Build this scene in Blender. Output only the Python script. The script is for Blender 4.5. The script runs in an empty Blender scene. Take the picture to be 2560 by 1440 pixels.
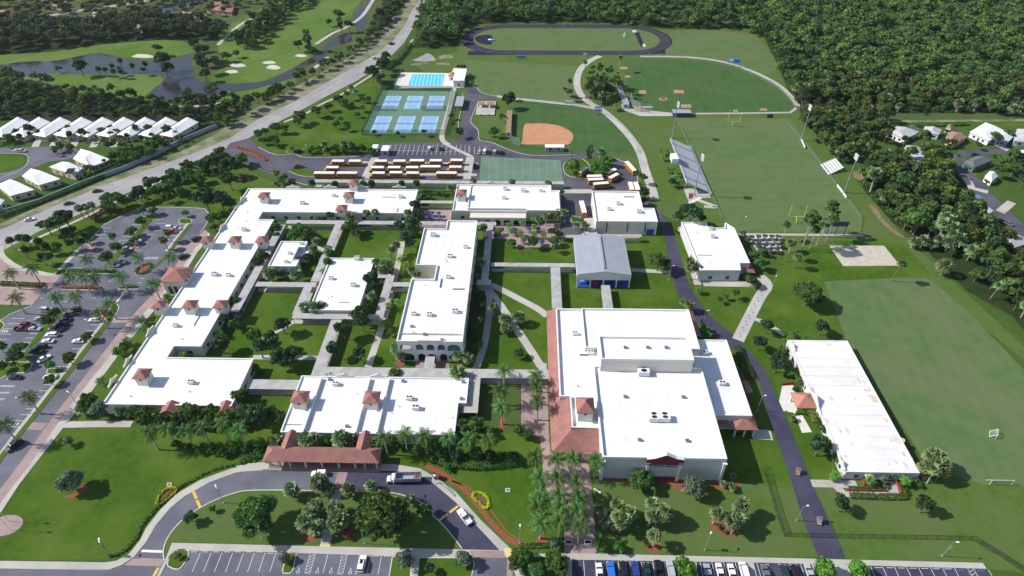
import bpy, math, random
import numpy as np
from mathutils import Vector, Matrix
from mathutils.geometry import tessellate_polygon
R = math.radians
random.seed(7); rng = np.random.default_rng(7)
scene = bpy.context.scene
col = scene.collection
# ---------------------------------------------------------------- camera
H = 167.0; FPX = 1597.8; PITCH = 0.68258; YAW = -0.029257; ROLL = -0.00711
cyw, syw, cp, sp = math.cos(YAW), math.sin(YAW), math.cos(PITCH), math.sin(PITCH)
fw = Vector((syw*cp, cyw*cp, -sp)); rt = Vector((cyw, -syw, 0)); up = rt.cross(fw)
rt, up = math.cos(ROLL)*rt + math.sin(ROLL)*up, -math.sin(ROLL)*rt + math.cos(ROLL)*up
cd = bpy.data.cameras.new('camera'); cam = bpy.data.objects.new('camera', cd); col.objects.link(cam)
cam.matrix_world = Matrix(((rt.x, up.x, -fw.x, 0), (rt.y, up.y, -fw.y, 0), (rt.z, up.z, -fw.z, H), (0, 0, 0, 1)))
cd.sensor_width = 36; cd.lens = 36*FPX/2560; cd.clip_end = 5000; cd.clip_start = 1
scene.camera = cam
# ---------------------------------------------------------------- light
SUN_EL, SUN_AZ = R(39.5), R(176.6)          # direction towards the sun, measured from +x
wd = bpy.data.worlds.new("World"); scene.world = wd; wd.use_nodes = True
nt = wd.node_tree; sky = nt.nodes.new('ShaderNodeTexSky'); sky.sky_type = 'NISHITA'; sky.sun_disc = False
sky.sun_elevation = SUN_EL; sky.sun_rotation = math.pi/2 - SUN_AZ
nt.links.new(sky.outputs[0], nt.nodes['Background'].inputs[0]); nt.nodes['Background'].inputs[1].default_value = 0.115
ld = bpy.data.lights.new('sun', 'SUN'); ld.energy = 4.6; ld.angle = R(0.5); ld.color = (1, .965, .91)
sun = bpy.data.objects.new('sun', ld); col.objects.link(sun)
sd = Vector((math.cos(SUN_EL)*math.cos(SUN_AZ), math.cos(SUN_EL)*math.sin(SUN_AZ), math.sin(SUN_EL)))
sun.rotation_euler = sd.to_track_quat('Z', 'Y').to_euler()
scene.view_settings.view_transform = 'Standard'; scene.view_settings.look = 'None'
scene.view_settings.exposure = 0.3; scene.view_settings.gamma = 1
# ---------------------------------------------------------------- helpers
def W(px, py, z=0.0):
    """point at height z seen at photo pixel (px,py) (survey of the place)"""
    d = rt*((px-1280)/FPX) + up*(-(py-720)/FPX) + fw
    t = (z-H)/d.z
    return Vector((d.x*t, d.y*t, z))
def WP(pts, z=0.0): return [W(p[0], p[1], z) for p in pts]
def tag(o, label=None, cat=None, group=None, kind=None):
    if label: o['label'] = label
    if cat: o['category'] = cat
    if group: o['group'] = group
    if kind: o['kind'] = kind
    return o
def empty(name, loc, rz=0, label=None, cat=None, group=None):
    o = bpy.data.objects.new(name, None); col.objects.link(o); o.location = loc; o.rotation_euler = (0, 0, rz)
    o.empty_display_size = .5
    return tag(o, label, cat, group)
def rootloc(o):
    v = Vector((0, 0, 0))
    while o is not None: v += o.location; o = o.parent
    return v
class MB:
    def __init__(s): s.v = []; s.f = []; s.m = []
    def poly(s, pts, mi=0):
        n = len(s.v); s.v += [tuple(p) for p in pts]; s.f.append(tuple(range(n, n+len(pts)))); s.m.append(mi); return s
    def ngon(s, pts, mi=0, flip=False):
        n = len(s.v); s.v += [tuple(p) for p in pts]
        for t in tessellate_polygon([[Vector((p[0], p[1], 0)) for p in pts]]):
            a, b, c = [Vector(s.v[n+i]) for i in t]
            nz = (b-a).cross(c-a).z
            t = tuple(t) if (nz > 0) != flip else tuple(reversed(t))
            s.f.append(tuple(n+i for i in t)); s.m.append(mi)
        return s
    def prism(s, pts, z0, z1, top=0, side=0, bottom=True):
        """closed xy outline -> solid"""
        ar = sum(pts[i][0]*pts[(i+1) % len(pts)][1]-pts[(i+1) % len(pts)][0]*pts[i][1] for i in range(len(pts)))
        if ar < 0: pts = pts[::-1]
        n = len(pts)
        s.ngon([(p[0], p[1], z1) for p in pts], top)
        if bottom: s.ngon([(p[0], p[1], z0) for p in pts], side, True)
        for i in range(n):
            a, b = pts[i], pts[(i+1) % n]
            s.poly([(a[0], a[1], z0), (b[0], b[1], z0), (b[0], b[1], z1), (a[0], a[1], z1)], side)
        return s
    def box(s, c, d, rz=0, mi=0):
        """c = centre of the base, d = size"""
        hx, hy = d[0]/2, d[1]/2; ca, sa = math.cos(rz), math.sin(rz)
        q = [(c[0]+x*ca-y*sa, c[1]+x*sa+y*ca) for x, y in ((-hx, -hy), (hx, -hy), (hx, hy), (-hx, hy))]
        return s.prism(q, c[2], c[2]+d[2], mi, mi)
    def tube(s, a, b, r0, r1=None, n=6, mi=0, cap=True):
        a, b = Vector(a), Vector(b); r1 = r0 if r1 is None else r1
        d = (b-a).normalized(); x = d.orthogonal().normalized(); y = d.cross(x); k = len(s.v)
        for p, r in ((a, r0), (b, r1)):
            for i in range(n):
                t = 2*math.pi*i/n; s.v.append(tuple(p+x*(r*math.cos(t))+y*(r*math.sin(t))))
        for i in range(n):
            j = (i+1) % n; s.f.append((k+i, k+j, k+n+j, k+n+i)); s.m.append(mi)
        if cap:
            s.f.append(tuple(k+n+i for i in range(n))); s.m.append(mi)
            s.f.append(tuple(k+n-1-i for i in range(n))); s.m.append(mi)
        return s
    def build(s, name, mats, parent=None, smooth=False):
        me = bpy.data.meshes.new(name)
        off = rootloc(parent) if parent else Vector((0, 0, 0))
        v = np.array(s.v, dtype=float).reshape(-1, 3) - np.array(off)
        me.from_pydata(v.tolist(), [], s.f)
        if not isinstance(mats, (list, tuple)): mats = [mats]
        for m in mats: me.materials.append(m)
        if len(mats) > 1: me.polygons.foreach_set('material_index', s.m)
        if smooth: me.polygons.foreach_set('use_smooth', [True]*len(me.polygons))
        me.update()
        o = bpy.data.objects.new(name, me); col.objects.link(o)
        if parent: o.parent = parent
        return o
def fastmesh(name, V, F, mat, parent=None):
    """numpy quads -> object"""
    me = bpy.data.meshes.new(name); nf = len(F)
    me.vertices.add(len(V)); me.vertices.foreach_set('co', np.asarray(V, dtype=np.float32).ravel())
    me.loops.add(nf*4); me.loops.foreach_set('vertex_index', np.asarray(F, dtype=np.int32).ravel())
    me.polygons.add(nf); me.polygons.foreach_set('loop_start', np.arange(0, nf*4, 4, dtype=np.int32))
    me.polygons.foreach_set('loop_total', np.full(nf, 4, dtype=np.int32))
    me.materials.append(mat); me.update(calc_edges=True); me.validate()
    o = bpy.data.objects.new(name, me); col.objects.link(o)
    if parent: o.parent = parent
    return o
def copy_tree(o, parent=None):
    c = o.copy(); col.objects.link(c); c.parent = parent
    for ch in o.children: copy_tree(ch, c)
    return c
def put(proto, used, loc, rz=0, sc=1.0, label=None, cat=None, group=None, name=None):
    """first use moves the prototype itself, later ones copy it with its parts"""
    o = proto if not used.get(proto.name) else copy_tree(proto)
    used[proto.name] = True
    o.location = loc; o.rotation_euler = (0, 0, rz); o.scale = (sc, sc, sc) if not isinstance(sc, tuple) else sc
    tag(o, label, cat, group)
    return o
USED = {}
def setmat(o, part, m):
    for ch in o.children:
        if ch.name.split('.')[0] == part:
            ch.material_slots[0].link = 'OBJECT'; ch.material_slots[0].material = m
def smooth(pts, closed=False, k=5):
    n = len(pts); out = []
    rngi = range(n) if closed else range(n-1)
    for i in rngi:
        p = [pts[(i+j) % n] if closed else pts[min(max(i+j, 0), n-1)] for j in (-1, 0, 1, 2)]
        for q in range(k):
            t = q/k
            out.append(tuple(.5*((2*p[1][c]) + (-p[0][c]+p[2][c])*t + (2*p[0][c]-5*p[1][c]+4*p[2][c]-p[3][c])*t*t + (-p[0][c]+3*p[1][c]-3*p[2][c]+p[3][c])*t**3) for c in (0, 1)))
    if not closed: out.append(tuple(pts[-1][:2]))
    return out
def strip_outline(P, w):
    """world polyline -> left and right offset lists"""
    L, Rr = [], []
    for i, p in enumerate(P):
        a = P[max(i-1, 0)]; b = P[min(i+1, len(P)-1)]
        d = Vector((b[0]-a[0], b[1]-a[1])).normalized(); n = Vector((-d.y, d.x))
        L.append((p[0]+n.x*w/2, p[1]+n.y*w/2)); Rr.append((p[0]-n.x*w/2, p[1]-n.y*w/2))
    return L, Rr
def rectify(P):
    """make a nearly rectilinear world outline exactly rectilinear"""
    n = len(P); P = [list(p[:2]) for p in P]
    for it in range(3):
        for i in range(n):
            a, b = P[i], P[(i+1) % n]
            c = 1 if abs(a[0]-b[0]) > abs(a[1]-b[1]) else 0
            m = (a[c]+b[c])/2; a[c] = m; b[c] = m
    return [tuple(p) for p in P]
ONES = ['', 'first', 'second', 'third', 'fourth', 'fifth', 'sixth', 'seventh', 'eighth', 'ninth', 'tenth', 'eleventh', 'twelfth', 'thirteenth', 'fourteenth', 'fifteenth', 'sixteenth', 'seventeenth', 'eighteenth', 'nineteenth']
TENS = ['', '', 'twenty', 'thirty', 'forty', 'fifty', 'sixty', 'seventy', 'eighty', 'ninety']
TENTH = ['', '', 'twentieth', 'thirtieth', 'fortieth', 'fiftieth', 'sixtieth', 'seventieth', 'eightieth', 'ninetieth']
def ordn(n):
    if n < 20: return ONES[n]
    return TENTH[n//10] if n % 10 == 0 else TENS[n//10] + '-' + ONES[n % 10]
def nth(i, n):
    if n == 1: return ''
    if i == 0: return 'leftmost '
    if i == n-1: return 'rightmost '
    return ordn(i+1) + ' from left, '
# ---------------------------------------------------------------- materials
MATS = {}
def node_mat(name):
    m = bpy.data.materials.new(name); m.use_nodes = True; MATS[name] = m
    return m, m.node_tree, m.node_tree.nodes['Principled BSDF']
def pm(name, c1, c2=None, scale=.3, rough=.8, c3=None, scale3=.02, bump=0, metal=0, spec=.3, stripes=None, det=6):
    """procedural surface: two or three real colours mixed by noise in object space"""
    m, t, b = node_mat(name); N = t.nodes; L = t.links
    b.inputs['Roughness'].default_value = rough; b.inputs['Metallic'].default_value = metal
    b.inputs['Specular IOR Level'].default_value = spec
    if any(w in name for w in ('grass', 'lawn', 'fairway', 'floor')): b.inputs['Specular IOR Level'].default_value = .04; b.inputs['Roughness'].default_value = 1; det = 11
    tc = N.new('ShaderNodeTexCoord')
    c2 = c2 or tuple(x*.88 for x in c1)
    no = N.new('ShaderNodeTexNoise'); no.inputs['Scale'].default_value = scale; no.inputs['Detail'].default_value = det; no.inputs['Roughness'].default_value = .65
    L.new(tc.outputs['Object'], no.inputs['Vector'])
    cr = N.new('ShaderNodeValToRGB'); cr.color_ramp.elements[0].position = .35; cr.color_ramp.elements[1].position = .65
    cr.color_ramp.elements[0].color = (*c1, 1); cr.color_ramp.elements[1].color = (*c2, 1)
    L.new(no.outputs[0], cr.inputs[0]); out = cr.outputs[0]
    if c3:
        n3 = N.new('ShaderNodeTexNoise'); n3.inputs['Scale'].default_value = scale3; n3.inputs['Detail'].default_value = 5; n3.inputs['Roughness'].default_value = .6
        L.new(tc.outputs['Object'], n3.inputs['Vector'])
        mr = N.new('ShaderNodeMapRange'); mr.inputs[1].default_value = .42; mr.inputs[2].default_value = .66; L.new(n3.outputs[0], mr.inputs[0])
        mx = N.new('ShaderNodeMix'); mx.data_type = 'RGBA'; L.new(mr.outputs[0], mx.inputs[0]); L.new(out, mx.inputs[6]); mx.inputs[7].default_value = (*c3, 1)
        out = mx.outputs[2]
    if stripes:
        ax, sc, dark, wid = stripes     # direction angle, period, colour factor, softness 0..1 share
        mp = N.new('ShaderNodeMapping'); mp.inputs['Rotation'].default_value = (0, 0, ax); L.new(tc.outputs['Object'], mp.inputs[0])
        wv = N.new('ShaderNodeTexWave'); wv.wave_type = 'BANDS'; wv.bands_direction = 'X'; wv.inputs['Scale'].default_value = 1/sc*.314; wv.inputs['Distortion'].default_value = .35 if wid > .9 else 0
        L.new(mp.outputs[0], wv.inputs[0])
        mr = N.new('ShaderNodeMapRange'); L.new(wv.outputs[1], mr.inputs[0])
        mr.inputs[1].default_value = 1-wid if wid < .9 else 0; mr.inputs[2].default_value = 1; mr.inputs[3].default_value = 1; mr.inputs[4].default_value = dark
        mm = N.new('ShaderNodeMix'); mm.data_type = 'RGBA'; mm.blend_type = 'MULTIPLY'; mm.inputs[0].default_value = 1
        L.new(out, mm.inputs[6]); L.new(mr.outputs[0], mm.inputs[7]); out = mm.outputs[2]
    L.new(out, b.inputs['Base Color'])
    if bump:
        bp = N.new('ShaderNodeBump'); bp.inputs['Strength'].default_value = bump; bp.inputs['Distance'].default_value = .1
        L.new(no.outputs[0], bp.inputs['Height']); L.new(bp.outputs[0], b.inputs['Normal'])
    return m
def leafmat(name, c1, c2, rough=.55):
    c1 = tuple(x*2.3 for x in c1); c2 = tuple(x*2.2 for x in c2)
    m, t, b = node_mat(name); N = t.nodes; L = t.links
    g = N.new('ShaderNodeNewGeometry'); oi = N.new('ShaderNodeObjectInfo')
    cr = N.new('ShaderNodeValToRGB'); cr.color_ramp.elements[0].color = (*c1, 1); cr.color_ramp.elements[1].color = (*c2, 1)
    L.new(g.outputs['Random Per Island'], cr.inputs[0])
    hs = N.new('ShaderNodeHueSaturation'); L.new(cr.outputs[0], hs.inputs['Color'])
    a = N.new('ShaderNodeMath'); a.operation = 'MULTIPLY_ADD'; a.inputs[1].default_value = .05; a.inputs[2].default_value = .475; L.new(oi.outputs['Random'], a.inputs[0]); L.new(a.outputs[0], hs.inputs['Hue'])
    v = N.new('ShaderNodeMath'); v.operation = 'MULTIPLY_ADD'; v.inputs[1].default_value = .5; v.inputs[2].default_value = .75; L.new(oi.outputs['Random'], v.inputs[0]); L.new(v.outputs[0], hs.inputs['Value'])
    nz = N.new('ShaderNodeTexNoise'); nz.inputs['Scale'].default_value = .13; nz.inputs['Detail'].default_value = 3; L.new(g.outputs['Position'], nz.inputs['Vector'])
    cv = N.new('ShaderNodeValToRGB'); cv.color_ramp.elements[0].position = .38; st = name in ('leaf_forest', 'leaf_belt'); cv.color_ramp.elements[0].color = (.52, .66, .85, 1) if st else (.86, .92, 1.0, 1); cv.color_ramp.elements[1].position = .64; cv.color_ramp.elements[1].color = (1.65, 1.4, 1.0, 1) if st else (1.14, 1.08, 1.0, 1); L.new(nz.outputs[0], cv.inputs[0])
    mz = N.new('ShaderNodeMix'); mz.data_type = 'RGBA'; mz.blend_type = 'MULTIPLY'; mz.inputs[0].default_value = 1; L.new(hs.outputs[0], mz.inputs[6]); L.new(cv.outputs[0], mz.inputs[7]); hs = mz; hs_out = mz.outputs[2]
    L.new(hs_out, b.inputs['Base Color']); b.inputs['Roughness'].default_value = rough; b.inputs['Specular IOR Level'].default_value = .12
    tr = N.new('ShaderNodeBsdfTranslucent'); L.new(hs_out, tr.inputs[0]); mx = N.new('ShaderNodeMixShader'); mx.inputs[0].default_value = .30
    L.new(b.outputs[0], mx.inputs[1]); L.new(tr.outputs[0], mx.inputs[2]); L.new(mx.outputs[0], N['Material Output'].inputs[0])
    return m
def plain(name, c, rough=.5, metal=0, spec=.5):
    m, t, b = node_mat(name); b.inputs['Base Color'].default_value = (*c, 1); b.inputs['Roughness'].default_value = rough
    b.inputs['Metallic'].default_value = metal; b.inputs['Specular IOR Level'].default_value = spec; return m
def meshfence(name, c, alpha):
    m, t, b = node_mat(name); N = t.nodes; L = t.links; b.inputs['Base Color'].default_value = (*c, 1); b.inputs['Roughness'].default_value = .6
    b.inputs['Alpha'].default_value = alpha
    return m
M = MATS
pm('base_grass', (.040, .085, .014), (.060, .110, .022), .15, .9, (.075, .105, .035), .012)
pm('lawn', (.040, .088, .008), (.060, .118, .013), .35, .9, (.088, .140, .022), .05, bump=.4)
pm('lawn_dull', (.062, .116, .020), (.088, .140, .034), .35, .9, (.098, .132, .044), .05, bump=.4)
pm('lawn_near_wing', (.050, .102, .012), (.068, .126, .018), .5, .9, (.085, .120, .028), .06, bump=.3)
pm('field_grass', (.080, .138, .046), (.108, .160, .060), .16, .9, (.118, .150, .064), .035, stripes=(R(90), 7, .965, 1))
pm('outfield_grass', (.046, .106, .030), (.062, .126, .038), .12, .9, (.075, .118, .045), .03, stripes=(R(0), 6, .94, 1))
pm('practice_grass', (.078, .142, .048), (.106, .160, .062), .14, .9, (.124, .154, .070), .035, stripes=(R(8), 5, .955, 1))
pm('rough_grass', (.05, .085, .02), (.085, .105, .035), .2, .9, (.10, .11, .05), .05)
pm('fairway', (.100, .165, .034), (.130, .185, .048), .06, .9, (.072, .145, .022), .02, stripes=(R(40), 9, .93, 1))
pm('forest_floor', (.022, .036, .012), (.036, .052, .018), .2, .95)
pm('sand', (.42, .38, .30), (.52, .48, .40), .4, .95)
pm('verge_sand', (.30, .27, .20), (.16, .17, .09), .22, .95, (.07, .11, .03), .08, det=8)
pm('bunker_sand', (.48, .45, .38), (.56, .53, .45), .4, .95)
pm('clay', (.36, .20, .12), (.42, .25, .16), .2, .95); pm('bare_soil', (.17, .12, .07), (.25, .17, .10), .3, .95)
pm('infield_clay', (.44, .20, .10), (.50, .26, .14), .2, .95)
pm('mulch', (.20, .055, .032), (.27, .088, .05), 1.5, .95)
pm('mulch_brown', (.12, .05, .03), (.18, .09, .05), 1.5, .95)
pm('road_old', (.31, .295, .295), (.36, .34, .335), .15, .9, (.265, .255, .258), .06, spec=.15, det=10)
pm('asphalt', (.125, .127, .155), (.158, .160, .190), .12, .85, (.100, .102, .13), .08, spec=.15, det=10)
pm('asphalt_patchy', (.080, .078, .10), (.135, .128, .15), .14, .85, (.055, .053, .078), .07, spec=.15, det=10)
pm('asphalt_new', (.040, .039, .072), (.056, .054, .090), .3, .75, (.066, .064, .098), .08, spec=.2, det=10)
pm('track_rubber', (.020, .019, .040), (.030, .028, .052), .2, .95, spec=.05)
pm('concrete', (.42, .40, .36), (.48, .455, .41), .4, .85, (.36, .34, .31), .1)
pm('concrete_white', (.58, .56, .53), (.66, .64, .60), .4, .85)
pm('kerb_concrete', (.50, .48, .43), (.58, .56, .50), .5, .85)
pm('brick_paving', (.31, .225, .215), (.37, .27, .255), 1.2, .85, (.27, .195, .19), .15)
pm('white_paint', (.74, .74, .74), (.64, .64, .64), 1.0, .6)
pm('yellow_paint', (.72, .45, .06), (.62, .38, .05), 1.0, .6)
pm('blue_paint', (.05, .15, .55), (.06, .18, .6), 1.0, .6)
pm('ramp_yellow', (.62, .48, .20), (.68, .55, .26), 1.0, .7)
pm('court_green', (.105, .195, .125), (.12, .22, .14), .4, .7)
pm('court_blue', (.20, .36, .58), (.23, .40, .62), .4, .7)
pm('bball_green', (.115, .19, .14), (.135, .215, .155), .25, .85, (.10, .17, .125), .1); pm('faint_paint', (.26, .36, .28), (.30, .40, .32), 1, .8); pm('pool_stripe', (.32, .72, .84), (.36, .76, .86), 1, .4)
pm('roof_white', (.82, .815, .83), (.775, .77, .79), .35, .7, (.66, .655, .675), .07, stripes=(0, 3.1, .91, .06), det=9)
pm('roof_white_old', (.70, .69, .70), (.76, .755, .76), .3, .7, (.66, .635, .60), .09, stripes=(R(90), 4.2, .93, .06))
pm('wall_cream', (.60, .565, .49), (.66, .62, .55), .3, .8)
pm('wall_white', (.70, .69, .67), (.75, .74, .72), .3, .8)
pm('wall_grey', (.50, .51, .50), (.55, .56, .55), .3, .8)
pm('house_wall', (.55, .47, .36), (.62, .54, .42), .3, .8)
pm('metal_roof', (.30, .31, .36), (.34, .35, .40), .3, .55, spec=.4, stripes=(0, .95, .80, .25))
pm('walk_roof', (.40, .385, .375), (.47, .455, .44), .35, .6, (.33, .32, .315), .25, spec=.4, stripes=(0, .9, .84, .3))
pm('walk_roof_y', (.40, .385, .375), (.47, .455, .44), .35, .6, (.33, .32, .315), .25, spec=.4, stripes=(R(90), .9, .84, .3))
pm('tile_red', (.29, .125, .105), (.37, .17, .14), .9, .8, (.25, .115, .10), .3, stripes=(0, .42, .78, .5))
pm('tile_red_y', (.29, .125, .105), (.37, .17, .14), .9, .8, (.25, .115, .10), .3, stripes=(R(90), .42, .78, .5))
pm('tile_orange', (.40, .18, .12), (.46, .22, .15), 1.6, .75, stripes=(0, .42, .8, .5))
pm('maroon', (.16, .025, .04), (.20, .035, .05), .6, .7)
pm('bark', (.16, .13, .10), (.22, .18, .14), 1.5, .9)
pm('palm_bark', (.34, .32, .29), (.42, .40, .36), 1.5, .85)
pm('house_white_roof', (.78, .775, .78), (.72, .715, .72), .3, .6, stripes=(R(0), 1.6, .94, .3))
pm('house_grey_roof', (.42, .41, .42), (.50, .49, .50), .3, .7)
pm('house_brown_roof', (.26, .16, .11), (.32, .20, .14), .5, .8)
pm('house_red_roof', (.30, .14, .12), (.36, .18, .15), .5, .8)
pm('tin_blue', (.18, .28, .42), (.22, .32, .46), .5, .6)
pm('wall_grey_blue', (.30, .34, .42), (.34, .38, .46), .5, .8)
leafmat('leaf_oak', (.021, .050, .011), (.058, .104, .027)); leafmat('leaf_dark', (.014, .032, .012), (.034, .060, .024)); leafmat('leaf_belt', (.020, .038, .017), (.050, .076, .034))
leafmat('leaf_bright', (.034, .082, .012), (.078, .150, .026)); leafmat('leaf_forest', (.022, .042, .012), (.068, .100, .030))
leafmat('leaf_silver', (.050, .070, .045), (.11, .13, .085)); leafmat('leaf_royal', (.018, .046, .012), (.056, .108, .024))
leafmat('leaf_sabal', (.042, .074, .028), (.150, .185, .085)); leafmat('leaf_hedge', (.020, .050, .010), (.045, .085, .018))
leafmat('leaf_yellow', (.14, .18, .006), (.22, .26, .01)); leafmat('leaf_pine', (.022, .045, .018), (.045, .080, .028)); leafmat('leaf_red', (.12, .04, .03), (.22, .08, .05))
plain('glass', (.012, .016, .022), .12); plain('dark', (.012, .012, .014), .6); plain('tyre', (.012, .012, .012), .9)
plain('steel', (.45, .46, .48), .4, .6); plain('maroon_rail', (.32, .04, .035), .6); plain('spot_blue', (.14, .19, .36), .7); plain('bench_metal', (.50, .52, .57), .5, .1); plain('grey_metal', (.35, .36, .38), .5, .2); plain('white_metal', (.72, .72, .73), .4)
plain('window_dark', (.035, .045, .06), .2); plain('net_dark', (.02, .03, .03), .8)
plain('goal_yellow', (.75, .78, .06), .5); plain('navy', (.03, .04, .14), .5); plain('royal_blue', (.02, .06, .35), .6); plain('bright_red', (.55, .03, .03), .5)
plain('bus_yellow', (.52, .21, .008), .45); plain('sign_blue', (.10, .25, .62), .5); plain('shade_grey', (.12, .13, .14), .7); plain('umbrella_dark', (.03, .035, .04), .8)
plain('wood', (.25, .14, .08), .8); plain('teal', (.02, .16, .14), .5); plain('skin', (.45, .28, .2), .6)
meshfence('fence_green', (.015, .06, .045), .42); meshfence('net_mesh', (.02, .03, .04), .35); meshfence('fence_steel', (.30, .32, .32), .16); meshfence('fence_black', (.015, .02, .02), .30)
meshfence('backstop_net', (.30, .38, .34), .30)
m, t, b = node_mat('water'); b.inputs['Base Color'].default_value = (.030, .028, .030, 1); b.inputs['Roughness'].default_value = .15; b.inputs['Specular IOR Level'].default_value = .22
n = t.nodes.new('ShaderNodeTexNoise'); n.inputs['Scale'].default_value = 1.2; bp = t.nodes.new('ShaderNodeBump'); bp.inputs['Strength'].default_value = .15; t.links.new(n.outputs[0], bp.inputs['Height']); t.links.new(bp.outputs[0], b.inputs['Normal'])
m, t, b = node_mat('pool_water'); b.inputs['Base Color'].default_value = (.10, .50, .72, 1); b.inputs['Roughness'].default_value = .15
for nm, c in dict(car_white=(.75, .75, .74), car_silver=(.42, .43, .45), car_black=(.012, .012, .015), car_blue=(.02, .05, .22), car_bright_blue=(.02, .16, .6), car_red=(.40, .02, .02), car_grey=(.13, .14, .16), car_dark_green=(.015, .045, .04), car_maroon=(.11, .02, .03), car_beige=(.42, .36, .28), car_light_blue=(.30, .38, .46)).items():
    mm = plain(nm, c, .25); mm.node_tree.nodes['Principled BSDF'].inputs['Coat Weight'].default_value = .6
# ================================================================ GROUND, ROADS, PATHS, WATER
ZL = [0.0]
def sheet(name, pts, z, mat, sm=0, world=False, kind='structure'):
    if sm: pts = smooth(pts, True, sm)
    P = [(p[0], p[1], z) for p in pts] if world else WP(pts, z)
    mb = MB(); mb.ngon(P)
    return tag(mb.build(name, M[mat]), kind=kind)
def slab(name, pts, h, mat, sm=0, z=0.0):
    if sm: pts = smooth(pts, True, sm)
    mb = MB(); mb.prism([tuple(p)[:2] for p in WP(pts, h)], z, h, bottom=False)
    return tag(mb.build(name, M[mat]), kind='structure')
def ribbon(name, pts, w, z, mat, sm=0, thick=0.0):
    """strip of constant width in metres along pixel points"""
    if sm: pts = smooth(pts, False, sm)
    P = [tuple(W(p[0], p[1], z))[:2] for p in pts]
    L_, R_ = strip_outline(P, w); mb = MB()
    for i in range(len(P)-1):
        a, b, c, d = R_[i], R_[i+1], L_[i+1], L_[i]
        mb.poly([(*a, z), (*b, z), (*c, z), (*d, z)])
        if thick:
            mb.poly([(*a, z-thick), (*b, z-thick), (*b, z), (*a, z)]); mb.poly([(*c, z-thick), (*d, z-thick), (*d, z), (*c, z)])
    if thick:
        for a, b in ((R_[0], L_[0]), (L_[-1], R_[-1])): mb.poly([(*b, z-thick), (*a, z-thick), (*a, z), (*b, z)])
    return tag(mb.build(name, M[mat]), kind='structure')
def kerb(pts, sm=0, closed=False, w=.28, h=.14):
    if closed: pts = list(pts)+[pts[0]]
    return ribbon('kerb', pts, w, h, 'kerb_concrete', sm, thick=.14)
def band(L_, R_): return list(L_) + list(R_)[::-1]
# one sheet reaching the horizon
mb = MB(); S = 4000
mb.poly([(-S, -S/2, 0), (S, -S/2, 0), (S, S*1.6, 0), (-S, S*1.6, 0)])
tag(mb.build('ground', M['base_grass']), kind='structure')
# golf course ground, wood floors
sheet('golf_rough', [(-300, -60), (1015, -60), (985, 40), (930, 110), (815, 185), (640, 280), (520, 350), (480, 300), (300, 270), (0, 280), (-300, 290)], .01, 'rough_grass')
sheet('forest_floor', [(1080, -80), (1045, 45), (1035, 120), (1140, 118), (1165, 62), (1290, 56), (1560, 58), (1800, 72), (1880, 96), (1935, 140), (1950, 190), (1985, 255), (2010, 290), (2150, 284), (2700, 282), (2900, -80)], .012, 'forest_floor')
sheet('forest_floor', [(1990, 300), (2200, 306), (2200, 320), (2100, 420), (2080, 360), (2040, 350), (2000, 300)], .012, 'forest_floor')
sheet('forest_floor', [(-200, 20), (320, 50), (560, 60), (575, 100), (470, 100), (300, 112), (150, 130), (0, 137), (-200, 140)], .016, 'forest_floor')
sheet('forest_floor', [(-200, 212), (100, 205), (260, 240), (420, 262), (560, 268), (560, 300), (480, 312), (0, 300), (-200, 300)], .016, 'forest_floor')
sheet('forest_floor', [(2150, 440), (2300, 440), (2420, 430), (2500, 560), (2700, 700), (2700, 1000), (2530, 790), (2420, 730), (2280, 590), (2220, 550), (2160, 480)], .012, 'forest_floor')
# fairways and greens
sheet('fairway', [(-100, 172), (0, 162), (62, 154), (140, 151), (200, 139), (250, 132), (330, 146), (400, 146), (475, 133), (470, 108), (420, 100), (330, 105), (250, 112), (120, 130), (0, 137), (-100, 140)], .02, 'fairway', 3)
sheet('fairway', [(-150, 205), (0, 192), (62, 192), (125, 183), (200, 186), (300, 186), (375, 186), (404, 192), (408, 203), (387, 219), (372, 234), (385, 243), (360, 252), (260, 238), (130, 226), (60, 212), (-150, 222)], .02, 'fairway', 3)
sheet('fairway', [(560, 70), (680, 10), (760, -40), (900, -60), (900, 5), (885, 20), (870, 60), (820, 82), (795, 107), (780, 130), (765, 150), (700, 185), (640, 205), (540, 205), (530, 190), (560, 160), (545, 120)], .02, 'fairway', 3)
sheet('fairway', [(555, 236), (640, 222), (727, 198), (740, 203), (690, 228), (620, 248), (565, 252)], .02, 'fairway', 3)
# water
pond = [(-80, 170), (0, 162), (62, 154), (140, 152), (200, 140), (250, 134), (280, 139), (325, 150), (385, 150), (430, 147), (475, 135), (478, 152), (480, 170), (495, 200), (537, 208), (640, 207), (702, 187), (765, 152), (795, 136), (812, 140), (800, 152), (765, 165), (727, 195), (640, 220), (550, 235), (500, 245), (425, 252), (387, 240), (372, 232), (387, 220), (408, 203), (405, 192), (375, 186), (225, 186), (125, 183), (62, 192), (0, 188), (-80, 195)]
sheet('pond_water', pond, .035, 'water', 3)
sheet('canal_water', [(812, 116), (830, 99), (865, 82), (880, 88), (876, 104), (850, 112), (822, 120), (818, 138), (808, 137)], .035, 'water', 3)
sheet('canal_water', [(885, 46), (893, 24), (906, 14), (916, 28), (917, 55), (905, 79), (893, 76), (886, 62)], .035, 'water', 3)
sheet('canal_water', [(912, -20), (938, -20), (936, 12), (916, 14)], .035, 'water')
sheet('pond_water', [(372, 34), (395, 22), (425, 7), (452, -4), (480, -10), (520, -12), (500, 8), (470, 20), (430, 30), (400, 37)], .035, 'water', 3)
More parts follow.
